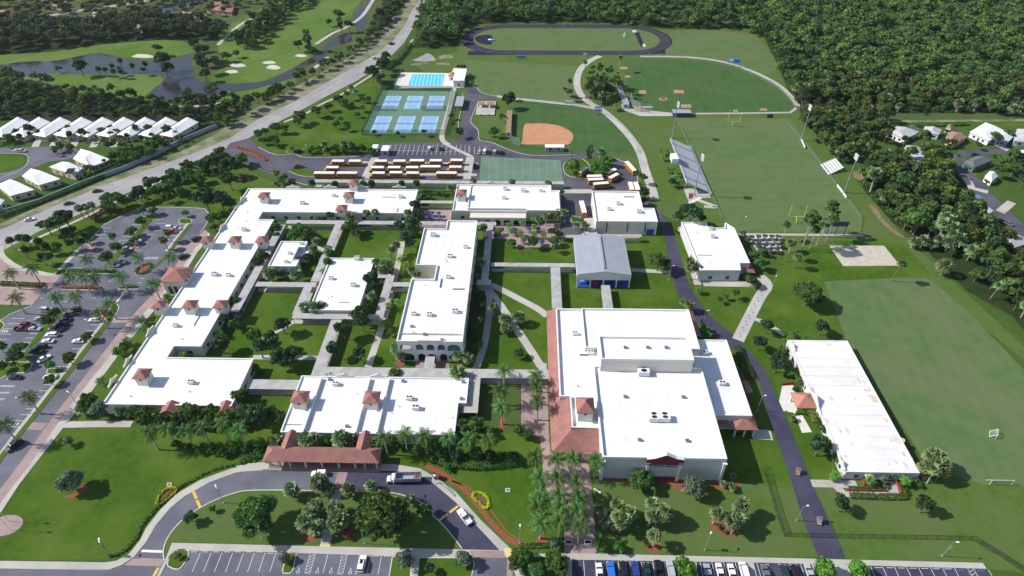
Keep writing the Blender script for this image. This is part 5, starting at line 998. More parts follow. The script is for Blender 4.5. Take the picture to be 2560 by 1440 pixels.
grove('at the corner by the main road', {'sabal_dark': [(22, 602), (47, 595), (67, 597), (92, 602), (110, 615), (100, 640), (122, 640), (60, 625), (140, 610)]}); grove('beside the main road verge', {'sabal': [(197, 520), (210, 517), (225, 515)], 'sabal_dark': [(172, 602), (197, 602), (207, 585), (165, 580)]})
grove('between main road and upper west lot', {'bigoak': [(280, 500, 31)], 'dark': [ (140, 560, 26), (163, 545, 24), (115, 562, 20)], 'bush': [(262, 522, 12), (240, 545, 12), (180, 575, 12)]})
grove('in the upper west lot', {'oak': [(355, 525, 12), (382, 525, 12), (352, 555, 14), (327, 577, 15), (332, 600, 10), (290, 617, 15), (265, 642, 17)], 'bright': [(462, 532, 9)], 'sabal': [(277, 590), (410, 600), (420, 582)]})
grove('in the lower west lot', {'oak': [(135, 782, 16), (117, 803, 17), (47, 872, 22), (37, 898, 19), (3, 915, 14), (217, 840, 14), (172, 895, 17), (125, 950, 14)], 'bright': [(125, 912, 12), (0, 868, 14)]})
grove('on the strip between road and playground', {'oak': [(467, 415, 18), (500, 413, 18), (525, 400, 18), (550, 380, 14), (420, 467, 17), (450, 475, 14), (415, 492, 14), (500, 440, 16), (470, 450, 16), (440, 440, 14)], 'dark': [(565, 418, 20), (572, 447, 22), (543, 395, 16)], 'sabal': [(365, 450), (382, 450), (690, 428), (712, 458)], 'bright': [(700, 450, 10), (712, 440, 9)]})
grove('on the lawn north of the upper west lot', {'dark': [(512, 497, 28), (552, 500, 22), (575, 508, 16)], 'oak': [(390, 477, 12), (530, 545, 16), (550, 540, 16), (560, 560, 14), (580, 530, 14)], 'bush': [(535, 570, 10), (548, 580, 9), (500, 600, 6)]})
grove('before the west wing front', {'oak': [(220, 1003, 22), (332, 1030, 20), (362, 1037, 24), (475, 1030, 28), (500, 1042, 24), (528, 1035, 24), (612, 1030, 26), (598, 990, 20)], 'silver': [(247, 1022, 24)], 'sabal_short': [(205, 1020, 15), (300, 1025)], 'bright': [(385, 1040, 18), (432, 1045, 18), (560, 1045, 22), (590, 1052, 18)], 'dark': [(640, 1040, 28), (405, 1052, 20), (452, 1052, 20)], 'bush': [(440, 1110, 14), (470, 1120, 14), (500, 1125, 14), (530, 1125, 15), (560, 1130, 15), (590, 1125, 15), (620, 1120, 15), (650, 1125, 13)]})
grove('between the south building and tiled canopy', {'sabal_short': [(690, 1102, 18), (765, 1098, 22), (790, 1100, 20), (850, 1095, 24), (868, 1100, 20), (935, 1105, 18)], 'oak': [(820, 1100, 18), (655, 1035, 20), (677, 1030, 18), (697, 1045, 20)]})
grove('behind the curved drive and its palms', {'oak': [(1085, 1110, 18), (1190, 1130, 18), (985, 1105, 16), (1160, 1065, 20), (1190, 1065, 22), (1215, 1080, 16), (1300, 1075, 16), (1320, 1085, 14)], 'dark': [(1050, 1130, 16), (1105, 1135, 16), (1140, 1140, 16), (1225, 1140, 16), (1285, 1145, 14)], 'bush': [(1120, 1172, 11), (1080, 1150, 12), (1165, 1150, 12)]})
grove('east of the lower west wing', {'dark': [(550, 857, 24), (565, 798, 14)], 'oak': [(585, 812, 15), (587, 752, 14), (635, 842, 20), (635, 920, 14)], 'bright_palm': [(548, 825), (452, 882)], 'small': [(600, 780, 8), (610, 760, 8)]})
grove('in the lower courtyards', {'dark': [(705, 812, 20), (675, 852, 24), (697, 890, 24), (732, 880, 20), (857, 822, 24), (835, 875, 20), (900, 785, 22), (905, 805, 22), (897, 882, 18), (720, 905, 18), (920, 765, 16)], 'sabal_dark': [(645, 860, 20)], 'small_palm': [(815, 932, 13)], 'sabal': [(927, 738)]})
grove('around the square middle building', {'sabal_short': [(765, 767, 17), (787, 770, 17), (802, 766, 15), (945, 657, 15), (967, 662, 18), (955, 675, 15)], 'dark': [(925, 700, 18), (930, 722, 15)], 'bright_palm': [(805, 670), (992, 747), (972, 757)], 'sabal_dark': [(825, 632, 12), (820, 655, 11)]})
grove('around the small L-shaped building', {'sabal_short': [(675, 682, 17), (740, 685, 17), (700, 683, 12)], 'dark': [(768, 645, 12), (660, 640, 14), (646, 655, 14)], 'sabal': [(787, 602), (780, 622)], 'oak': [(640, 620, 10), (692, 590, 10), (690, 570, 14), (668, 600, 10)]})
grove('in the northern courtyards', {'bigoak': [(750, 578, 26)], 'oak': [ (735, 590, 18), (773, 585, 18), (877, 565, 18), (890, 580, 14)], 'dark': [(1000, 567, 16), (1030, 560, 20), (1020, 592, 20), (1037, 575, 14), (1025, 610, 14)], 'sabal': [(975, 622), (987, 610), (1037, 682), (1025, 672)], 'bright_palm': [(1000, 640), (1015, 655), (1005, 672)]})
grove('along the south wall of the northern arm', {'sabal': [(915, 532), (935, 532), (1017, 530), (877, 540)], 'small_palm': [(792, 540), (972, 542), (800, 535)], 'dark': [(827, 540, 12), (1037, 515, 13), (1045, 530, 12)], 'bush': [(850, 545, 7), (1050, 545, 8)]})
grove('behind the northern arm by the bus canopy', {'sabal_dark': [(777, 455), (835, 460), (1042, 460), (910, 460), (1002, 460), (930, 460)], 'sabal': [(1127, 470), (1180, 452), (1277, 453), (1370, 455)], 'bush': [(690, 460, 6), (1095, 484, 6), (1110, 487, 6), (1060, 492, 7), (1075, 494, 7)]})
grove('around the central building', {'sabal_short': [(990, 870, 15), (1000, 888, 15), (1147, 888, 16), (1168, 893, 16), (987, 930, 16), (1145, 932, 22)], 'small_palm': [(927, 935, 12)], 'dark': [(1190, 807, 20), (1197, 772, 18), (1200, 745, 18), (1185, 840, 16)], 'sabal': [(1207, 567), (1205, 657), (1235, 767)], 'silver': [(1192, 690, 10)], 'bright': [(1215, 600, 9)], 'oak': [(965, 810, 14), (975, 830, 10), (1195, 860, 14)]})
grove('on the lawn left of the theatre', {'sabal_short': [(1260, 797, 16), (1293, 790, 18), (1265, 817, 14)], 'oak': [(1297, 882, 14)], 'small': [(1262, 830, 9)]})
grove('on the palm plaza by the dining hall', {'bright_palm': [(1247, 568), (1305, 545), (1300, 575), (1335, 540), (1335, 560), (1335, 578), (1280, 570), (1360, 578), (1308, 590), (1270, 555)], 'sabal': [(1350, 545), (1365, 540), (1385, 535), (1400, 530), (1412, 530), (1437, 550), (1463, 560), (1450, 548)], 'oak': [(1280, 605, 12), (1332, 605, 15), (1385, 600, 14), (1380, 578, 12), (1390, 620, 12)], 'dark': [(1398, 585, 12), (1240, 590, 8)]})
grove('at the bus turning loop', {'bright': [(1433, 412, 18), (1488, 418, 16), (1518, 400, 14), (1505, 385, 12)], 'casuarina': [(1475, 383, 11)], 'sabal': [(1500, 377)], 'oak': [(1510, 425, 14)]})
grove('beside the gravel path by the bus loop', {'dark': [(1608, 445, 12), (1612, 482, 12), (1610, 500, 10)], 'small': [(1600, 462, 8)]})
grove('near the metal hall and service road', {'oak': [(1647, 650, 26), (1690, 578, 5)], 'dark': [(1728, 535, 30), (1700, 540, 18), (1755, 545, 12)], 'sabal': [(1730, 668), (1728, 655), (1745, 665)], 'sabal_short': [(1722, 762, 14), (1708, 755, 8)], 'bright': [(1762, 825, 14), (1768, 840, 12)], 'small_palm': [(1753, 716)]})
grove('around the locker building', {'oak': [(1885, 640, 14), (1900, 660, 16), (1880, 700, 16), (1865, 690, 10), (1905, 630, 10), (1858, 583, 8), (1870, 600, 8), (1745, 640, 6)], 'small': [(1838, 735, 12), (1815, 742, 8), (1800, 750, 8)], 'sabal_short': [(1898, 612, 9)]})
grove('along the path to the east classrooms', {'bigoak': [(2022, 735, 42)], 'dark': [ (1918, 815, 16), (1900, 855, 19), (2055, 817, 18), (1945, 905, 24), (1950, 892, 16)], 'sabal': [(1980, 608), (1995, 640)], 'small_palm': [(1955, 860), (1960, 870), (1990, 825), (2015, 838)]})
grove('against the west side of the east classrooms', {'bright': [(1985, 935, 11), (1998, 952, 9), (2075, 1110, 12), (2088, 1145, 12), (2060, 1100, 10)], 'bright_palm': [(2040, 1032), (2028, 1015), (1978, 920), (1967, 905), (2095, 1178)], 'oak': [(2045, 1055, 12), (2058, 1075, 12)], 'dark': [(2048, 1115, 26), (1990, 975, 9)], 'silver': [(2000, 935, 9), (2005, 960, 9)], 'sabal_short': [(2083, 1195, 8), (1982, 1045, 8)]})
grove('before the south end of the east classrooms', {'bright_palm': [(2178, 1192), (2270, 1195)], 'silver': [(2208, 1192, 16), (2232, 1190, 12)], 'bush': [(2290, 1205, 10), (2300, 1215, 8), (2280, 1212, 8)]})
grove('on the bottom right lawn', {'sabal': [(2318, 1140, 17), (2335, 1132, 17), (2352, 1142, 17), (2362, 1158, 17), (2345, 1160, 18), (2325, 1160, 18), (2312, 1168, 16), (2338, 1178, 17), (2355, 1176, 16)], 'dark': [(2105, 1260, 22), (2310, 1262, 22)]})
grove('on the lawn before the theatre', {'bigoak': [(1605, 1200, 34)], 'silver': [(1735, 1213, 34), (1520, 1310, 22)], 'sabal_short': [(1835, 1190, 9), (1810, 1210, 9), (1828, 1212, 9), (1832, 1222, 8)]})
grove('on the lawn between avenue and car park', {'sabal': [(1545, 1258), (1562, 1275), (1540, 1290), (1575, 1283), (1550, 1305), (1560, 1295), (1628, 1255), (1655, 1270), (1660, 1280), (1625, 1290), (1645, 1290), (1640, 1337), (1792, 1280), (1850, 1270), (1860, 1262), (1825, 1300), (1845, 1290), (1830, 1285), (1838, 1310)], 'bright': [(1502, 1362, 15), (1545, 1368, 14)], 'silver': [(1505, 1285, 22)], 'bush': [(1612, 1355, 6), (1620, 1364, 6), (1642, 1366, 6), (1797, 1318, 7), (1812, 1330, 6), (1833, 1332, 6)]})
grove('between avenue and bottom car park', {'bigoak': [(1305, 1390, 28), (1385, 1400, 28)], 'oak': [(1290, 1405, 20), (1400, 1415, 22), (1340, 1425, 20)], 'silver': [(1390, 1358, 18)]})
grove('on islands of the bottom right car park', {'bright': [(1713, 1415, 25), (2065, 1420, 24), (2147, 1425, 24)]})
grove('on grass islands of the bottom left lot', {'silver': [(1012, 1397, 26), (1160, 1397, 24), (712, 1395, 16), (445, 1390, 10)], 'dark': [(1075, 1420, 14)]})
grove('on the lawn inside the loop drive', {'bright': [(960, 1285, 0)][:0], 'bigoak': [(640, 1292, 58), (960, 1295, 74)], 'oak': [(475, 1293, 17), (1062, 1275, 20), (532, 1272, 9)], 'sabal_short': [(725, 1225, 20), (800, 1205, 24), (822, 1220, 16), (925, 1215, 15), (870, 1225, 18), (840, 1268, 22), (850, 1295, 26), (835, 1310, 22), (775, 1280, 22), (790, 1262, 20), (765, 1300, 24), (790, 1320, 22), (1025, 1245, 14)], 'redbush': [(870, 1335, 18)]})
grove('on the big bottom left lawn', {'silver': [(172, 1200, 36), (170, 1103, 14)]})
grove('on the lawn below the main road', {'oak': [(645, 335, 12), (662, 330, 10), (687, 318, 14), (712, 320, 12), (750, 290, 16), (745, 303, 12), (792, 277, 14), (820, 265, 12), (845, 247, 13), (860, 255, 12), (905, 247, 8), (921, 248, 8), (840, 310, 10), (851, 297, 8), (868, 318, 9), (893, 285, 8), (905, 270, 8), (880, 261, 6), (655, 350, 10), (690, 352, 10)], 'dark': [(930, 180, 18), (955, 165, 16), (962, 155, 14), (950, 195, 14), (965, 140, 12)], 'sabal': [(890, 225), (875, 215), (938, 185), (945, 200), (868, 232), (810, 360), (860, 357), (877, 358)]})
grove('around the tennis courts', {'bright': [(1100, 370, 5)], 'dark': [(1060, 330, 8), (935, 330, 6), (995, 333, 6), (1128, 290, 7), (1132, 310, 8), (1150, 330, 12), (1165, 195, 7)], 'bush': [(780, 375, 12), (800, 370, 10), (840, 372, 12), (885, 375, 14), (905, 372, 14), (925, 378, 12), (695, 365, 8), (865, 375, 12), (820, 377, 10), (730, 372, 6)], 'bright_palm': [(1222, 325), (1245, 320)], 'oak': [(1235, 330, 12), (1255, 292, 10)], 'small_palm': [(1175, 180), (1180, 200)]})
grove('by the softball field', {'dark': [(1270, 250, 16), (1278, 238, 10)]})
grove('on the training field', {'sabal_tall': [(1420, 203)], 'sabal': [(1413, 222), (1425, 225), (1418, 232)]})
grove('in the clump beside the baseball stands', {'sabal_tall': [(1466, 152), (1550, 145), (1507, 235), (1480, 165), (1520, 175)], 'pine': [(1478, 180, 10), (1500, 165, 12), (1525, 175, 10), (1543, 190, 10), (1490, 190, 12), (1510, 190, 12), (1475, 200, 12), (1535, 200, 10), (1468, 215, 10)], 'forest': [(1478, 220, 15), (1495, 225, 16), (1515, 220, 14), (1500, 205, 14), (1530, 225, 13), (1520, 238, 12), (1485, 240, 12), (1548, 210, 11), (1540, 240, 10)], 'bright_palm': [(1542, 257), (1552, 250)]})
grove('behind the football grandstand', {'bright_palm': [(1652, 372), (1665, 368), (1660, 385), (1685, 415), (1695, 425), (1680, 440), (1700, 450), (1690, 435), (1672, 415)], 'dark': [(1680, 455, 10)]})
grove('by the blue field sign and volleyball court', {'pine': [(2030, 550, 20), (2080, 520, 18), (2060, 560, 14), (1968, 560, 11), (2085, 548, 14), (2040, 575, 12), (2090, 535, 12)], 'sabal_tall': [(1980, 605)], 'bush': [(1955, 605, 6), (1958, 618, 6), (1945, 632, 6), (1930, 640, 6)]})
grove('on the field edge beyond the volleyball court', {'sabal_tall': [(2252, 652)], 'sabal_short': [(2365, 662, 20), (2285, 602, 14), (2310, 600, 16), (2350, 598, 16), (2375, 605, 18), (2335, 610, 12)], 'bush': [(2397, 692, 7)]})
# hedges
def hedge(pts, w, h, label, mat='leaf_hedge', sm=0):
    if sm: pts = smooth(pts, False, sm)
    P = [Vector(tuple(W(p[0], p[1], 0))[:2]) for p in pts]; C = []; Nn = []
    for a, b in zip(P[:-1], P[1:]):
        L_ = (b-a).length; u = (b-a)/L_; n = Vector((-u.y, u.x)); k = int(L_*w*26)+4
        t = rng.uniform(0, L_, k); s = rng.uniform(-w/2, w/2, k); top = rng.random(k) < .6; z = np.where(top, h*rng.uniform(.85, 1.08, k), rng.uniform(.05, h, k)); s = np.where(top, s, np.sign(s)*w/2*rng.uniform(.85, 1.1, k))
        C.append(np.stack([a.x+u.x*t+n.x*s, a.y+u.y*t+n.y*s, z], 1)); Nn.append(np.stack([n.x*s*.5, n.y*s*.5, np.where(top, 1., .3)], 1))
    C = np.concatenate(C); Nn = np.concatenate(Nn); V, F = quads(C, Nn, rng.uniform(.22, .5, len(C)), jit=.4)
    o = fastmesh('hedge', V, F, M[mat]); return tag(o, label, 'hedge')
hedge([(272, 1393), (300, 1384), (322, 1368), (340, 1345), (352, 1320), (372, 1292), (400, 1262), (440, 1225), (480, 1202), (545, 1172), (640, 1154)], .55, .6, 'thin clipped dark hedge following the outer sidewalk of the loop drive', sm=4)
for k, (pts, lb) in enumerate([([(392, 1264), (394, 1250), (404, 1233), (420, 1222), (441, 1222), (436, 1234), (416, 1250), (398, 1264)], 'yellow-green half-moon hedge at left of the loop drive'), ([(1180, 1240), (1190, 1232), (1208, 1236), (1220, 1250), (1221, 1266), (1212, 1272), (1200, 1262), (1180, 1240)], 'yellow-green half-moon hedge at right of the loop drive')]):
    hedge(pts, .65, .5, lb, 'leaf_yellow', 3); sheet('mulch_bed', [(p[0]*.8+sum(q[0] for q in pts)/len(pts)*.2, p[1]*.8+sum(q[1] for q in pts)/len(pts)*.2) for p in pts[:-1]], .035, 'mulch_brown')
for pts, w, h, lb in [([(640, 362), (560, 378), (470, 420), (380, 470)][:0] or [(300, 510), (350, 490), (400, 475), (440, 455), (480, 440)], 3, 1.6, 'thick hedge between the main road sidewalk and playground lawn'), ([(0, 545), (80, 515), (170, 480), (250, 445), (300, 420)], 3.5, 1.8, 'overgrown hedge inside the neighbourhood wall, lower half'),
    ([(2122, 1240), (2250, 1244), (2265, 1235), (2252, 1212), (2290, 1214)], 1.8, .8, 'clipped hedge around the ramp of the east classrooms'), ([(2120, 1222), (2218, 1224), (2205, 1205)], 1.2, .7, 'small clipped hedge inside the ramp of the east classrooms'), ([(1055, 484), (1132, 486)], 3, 1.0, 'hedge on the lawn between northern arm and dining hall'),
    ([(1025, 112), (1005, 140), (985, 160), (965, 175)], 4, 2, 'bushy hedge at the end of the trees by the main road'), ([(700, 1125), (660, 1130), (600, 1150)], 4, 1.2, 'dark shrubs left of the tiled drop-off canopy'), ([(1100, 1150), (1200, 1160), (1290, 1150)], 5, 1.5, 'dark shrubs behind the curved red mulch bed'), ([(340, 678), (352, 666), (374, 660), (378, 668), (366, 682), (345, 686), (340, 678)], .9, .7, 'clipped hedge ring around the oval planter'),
    ([(1010, 1093), (1130, 1096)], 3, 1, 'shrubs below the south building windows'), ([(2200, 318), (2300, 316), (2420, 312)], 3, 1.2, 'overgrown hedge behind the mobile homes'), ([(1295, 1370), (1330, 1366), (1370, 1364)], 1.4, .6, 'low flower hedge beside the red mulch near the avenue'), ([(940, 690), (930, 735), (915, 770)], 2.0, 1.2, 'shrubs along the right wall of the square middle building'), ([(625, 640), (595, 690), (560, 750), (525, 810)], 2.6, 1.6, 'shrub row along the inner wall of the west wing'), ([(1187, 720), (1180, 790), (1172, 850)], 3.4, 1.8, 'dark shrub row along the east wall of the central building'),
    ([(1843, 870), (1858, 910), (1880, 950)], 3.0, 1.2, 'shrub row along the east wing of the theatre'), ([(655, 542), (700, 543), (850, 544)], 1.2, .8, 'low shrubs under the windows of the northern arm'), ([(1970, 880), (2010, 950), (2060, 1060), (2105, 1165)], 1.6, 1.2, 'leafy shrub row against the long east classrooms')]: hedge(pts, w, h, lb, sm=3)
hedge([(140, 684), (160, 677), (290, 679)], 1.6, .9, 'long green hedge at the bottom of the upper west bays'); hedge([(0, 709), (60, 712), (115, 714)], 2.0, .9, 'hedge on the leftmost entrance median', 'leaf_oak'); hedge([(155, 719), (248, 720)], 1.6, .9, 'reddish hedge on the middle entrance median', 'leaf_red'); hedge([(300, 718), (342, 718)], 1.6, .9, 'green hedge on the right entrance median'); hedge([(225, 548), (262, 528), (290, 515)], 3, .8, 'low reddish shrubs beside the upper west lot', 'leaf_red')
hedge([(590, 368), (630, 378), (668, 402)], 1.5, .7, 'low dark hedge on the long pointed bus lot island', 'leaf_red')
# woods: scattered trees, nearest ones single, the mass one object
def inpoly(P, poly):
    x, y = P[:, 0], P[:, 1]; c = np.zeros(len(P), bool); n = len(poly)
    for i in range(n):
        x1, y1 = poly[i]; x2, y2 = poly[(i+1) % n]; h = ((y1 > y) != (y2 > y)) & (x < (x2-x1)*(y-y1)/(y2-y1+1e-9)+x1); c ^= h
    return c
def scatter(poly_px, sp, seed=1):
    poly = [tuple(p)[:2] for p in WP(poly_px)]; rg = np.random.default_rng(seed); xs = [p[0] for p in poly]; ys = [p[1] for p in poly]
    gx, gy = np.meshgrid(np.arange(min(xs), max(xs), sp), np.arange(min(ys), max(ys), sp)); P = np.stack([gx.ravel(), gy.ravel()], 1)+rg.uniform(-.42, .42, (gx.size, 2))*sp
    return P[inpoly(P, poly)]
def wood_mass(name, label, P, cat, sc=(.8, 1.25), kinds=None, mat='leaf_forest', nl=170, ls=1.5, zc=7.4, Rr=4.3, hz=3.6):
    rg = np.random.default_rng(len(P)); base = [crown_mesh(200+i, Rr, hz, zc, nl, ls, 10, .45, -.2)[0] for i in range(5)]; V = []
    for p in P:
        s = rg.uniform(*sc); a = rg.uniform(0, 6.28); b = base[rg.integers(0, 5)]; ca, sa = math.cos(a), math.sin(a)
        V.append(np.stack([(b[:, 0]*ca-b[:, 1]*sa)*s+p[0], (b[:, 0]*sa+b[:, 1]*ca)*s+p[1], b[:, 2]*s*rg.uniform(.78, 1.38)], 1))
    V = np.concatenate(V); o = fastmesh(name, V, np.arange(len(V)).reshape(-1, 4), M[mat]); return tag(o, label, cat, None, 'stuff')
def split(P, n):
    order = np.argsort(P[:, 1]); return P[order[:n]], P[order[n:]]
def singles(P, kinds, where, sc=(.8, 1.25), group=None):
    for k, p in enumerate(P):
        kind = random.choice(kinds); v = PROTO[kind]; e, Rr, zc = v[random.randrange(len(v))]
        o = e if not PUSED.get(e.name) else copy_tree(e); PUSED[e.name] = 1; s = random.uniform(*sc); o.location = (p[0], p[1], .02); o.rotation_euler = (0, 0, random.uniform(0, 6.28)); o.scale = (s, s, s*random.uniform(.9, 1.2))
        tag(o, f"{KN[kind][0]} {where}", KN[kind][1], f"{KN[kind][0]}s {where}")
F1 = [(1075, -40), (1050, 60), (1040, 112), (1060, 122), (1135, 112), (1160, 64), (1230, 56), (1430, 57), (1560, 60), (1690, 74), (1800, 72), (1870, 84), (1900, 105), (1938, 148), (1950, 195), (1972, 225), (1995, 262), (2060, 270), (2200, 272), (2700, 266), (2850, -40)]
P = scatter(F1, 6.2, 3); near, far = split(P, 170)
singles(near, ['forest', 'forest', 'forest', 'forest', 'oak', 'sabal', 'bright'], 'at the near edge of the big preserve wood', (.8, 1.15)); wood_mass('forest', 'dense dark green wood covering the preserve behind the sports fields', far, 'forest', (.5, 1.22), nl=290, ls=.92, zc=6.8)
P = scatter([(2150, 268), (2640, 262), (2640, 288), (2150, 288)], 6, 33); singles(P, ['bush', 'sabal_short', 'bush', 'small'], 'in the scrub before the preserve wood', (1.0, 2.0))
P = scatter([(2000, 288), (2060, 280), (2160, 280), (2210, 300), (2200, 350), (2160, 400), (2110, 412), (2075, 395), (2040, 350), (2010, 330)], 5.6, 4); singles(P, ['forest', 'forest', 'dark', 'forest', 'sabal'], 'in the grove between football field and mobile homes', (.75, 1.05))
P = scatter([(2142, 458), (2150, 430), (2200, 400), (2330, 415), (2370, 430), (2395, 500), (2440, 560), (2480, 640), (2460, 665), (2420, 650), (2330, 560), (2280, 572), (2230, 556), (2180, 500)], 5.8, 5); singles(P, ['forest', 'forest', 'forest', 'dark', 'oak', 'bright'], 'in the dense grove right of the football field', (.85, 1.25))
P = scatter([(2430, 700), (2500, 640), (2700, 700), (2760, 980), (2580, 840), (2510, 775), (2440, 740)], 6, 6); singles(P, ['forest', 'forest', 'dark', 'oak', 'sabal'], 'at the far right edge of the practice field', (.85, 1.2))
P = scatter([(2150, 440), (2178, 500), (2200, 525), (2232, 562), (2285, 592), (2400, 655), (2425, 650), (2340, 580), (2290, 578), (2245, 552), (2200, 500), (2170, 440)], 4.0, 41); singles(P, ['bush', 'sabal_short', 'oak', 'bush', 'sabal'], 'in the undergrowth edging the grove beside the field', (1.1, 1.9))
P = scatter([(1940, 150), (1955, 200), (1990, 255), (2005, 300), (2040, 360), (2080, 400), (2110, 412), (2120, 400), (2060, 350), (2020, 290), (2000, 250), (1975, 190), (1950, 145)], 4.4, 42); singles(P, ['bush', 'sabal_short', 'oak', 'bush', 'dark'], 'in the undergrowth edging the preserve wood', (1.1, 1.8))
P = scatter([(300, 520), (420, 455), (520, 398), (600, 400), (640, 425), (585, 428), (520, 432), (450, 480), (340, 515)], 5.0, 43); singles(P, ['oak', 'dark', 'bush', 'bright', 'bush', 'oak'], 'in the planted bank between road and playground', (.7, 1.15))
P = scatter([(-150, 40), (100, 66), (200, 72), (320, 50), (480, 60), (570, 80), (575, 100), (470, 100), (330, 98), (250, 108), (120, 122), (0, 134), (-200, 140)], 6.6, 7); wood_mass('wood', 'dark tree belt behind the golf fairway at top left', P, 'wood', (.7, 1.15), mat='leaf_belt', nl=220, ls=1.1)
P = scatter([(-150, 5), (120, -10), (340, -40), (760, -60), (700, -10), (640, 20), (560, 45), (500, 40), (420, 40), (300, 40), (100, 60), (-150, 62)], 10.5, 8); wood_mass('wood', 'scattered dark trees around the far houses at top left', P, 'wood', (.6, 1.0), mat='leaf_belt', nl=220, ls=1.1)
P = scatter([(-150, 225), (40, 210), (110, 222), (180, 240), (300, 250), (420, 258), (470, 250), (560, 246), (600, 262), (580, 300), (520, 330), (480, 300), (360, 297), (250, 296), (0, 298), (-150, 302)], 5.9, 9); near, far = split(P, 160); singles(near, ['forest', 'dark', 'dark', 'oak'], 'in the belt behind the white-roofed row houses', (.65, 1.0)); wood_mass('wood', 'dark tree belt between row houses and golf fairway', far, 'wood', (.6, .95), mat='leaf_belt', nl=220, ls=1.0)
P = scatter([(540, 340), (600, 292), (650, 258), (730, 212), (800, 178), (830, 165), (870, 138), (900, 112), (930, 75), (955, 30), (965, -20), (1012, -20), (1000, 30), (965, 75), (920, 115), (860, 155), (800, 185), (725, 228), (640, 280), (570, 320)], 4.6, 10); singles(P, ['bush', 'oak', 'oak', 'bright', 'dark', 'sabal_short'], 'in the strip between main road and golf course', (.7, 1.25))
P = scatter([(585, 100), (640, 50), (700, 20), (780, -5), (790, 5), (720, 40), (690, 75), (640, 125), (600, 128)], 5.6, 11); singles(P, ['oak', 'dark', 'forest'], 'in the tree line between two golf fairways', (.7, 1.1))
P = scatter([(-20, 330), (200, 333), (480, 332), (520, 340), (440, 378), (380, 398), (300, 378), (200, 355), (-20, 352)], 5, 12); singles(P, ['small', 'bush', 'small_palm', 'oak', 'sabal_dark', 'bush'], 'among the white-roofed neighbourhood houses', (.6, .95))
P = scatter([(280, 372), (380, 380), (470, 345), (540, 322), (545, 312), (480, 340), (380, 396), (300, 424), (215, 455), (200, 440), (270, 412)], 4.2, 13); singles(P, ['oak', 'dark', 'bush', 'bright'], 'beside the neighbourhood wall', (.5, .85))
P = scatter([(0, 345), (40, 352), (30, 372), (-30, 372)], 6, 18); singles(P, ['oak', 'small_palm'], 'at the left end of the house row', (.7, .9))
P = scatter([(130, 372), (185, 372), (180, 386), (140, 392)], 4.5, 19); singles(P, ['sabal_dark', 'oak'], 'on the street corner by the white houses', (.5, .8))
P = scatter([(2190, 305), (2230, 330), (2300, 340), (2360, 350), (2640, 300), (2640, 350), (2560, 440), (2420, 405), (2300, 410), (2200, 400), (2130, 400)], 10.5, 15); singles(P, ['oak', 'forest', 'dark', 'oak', 'bush', 'bush'], 'among the homes at the right edge', (.6, 1.0))
P = scatter([(2460, 420), (2560, 405), (2640, 440), (2640, 560), (2540, 500)], 8.5, 16); singles(P, ['oak', 'silver', 'dark'], 'beyond the diagonal street at the right edge', (.9, 1.3))
P = scatter([(2480, 600), (2560, 610), (2640, 640), (2640, 700), (2500, 640)], 8.5, 17); singles(P, ['oak', 'dark', 'forest'], 'around the houses at the right edge', (.7, 1.1))
grove('by the golf ponds', {'dark': [(405, 150, 20), (395, 122, 12), (505, 125, 20), (510, 160, 18), (512, 185, 14), (200, 168, 16), (485, 110, 14), (498, 145, 16), (770, 120, 10), (745, 112, 12), (783, 128, 14), (872, 62, 12), (848, 38, 14), (822, 54, 8), (420, 172, 16)], 'oak': [(535, 150, 12), (565, 140, 12), (590, 132, 10), (20, 182, 18), (50, 190, 12), (145, 170, 9)], 'sabal_dark': [(246, 172), (262, 174), (280, 165), (282, 178), (298, 152), (300, 172), (328, 164), (355, 172), (363, 160), (302, 180)], 'casuarina': [(768, 95, 12), (850, 60, 8)]})
grove('by the long-jump end of the wood', {'sabal_tall': [(1108, 46), (1080, 45)], 'sabal_short': [(1580, 55, 5)]})
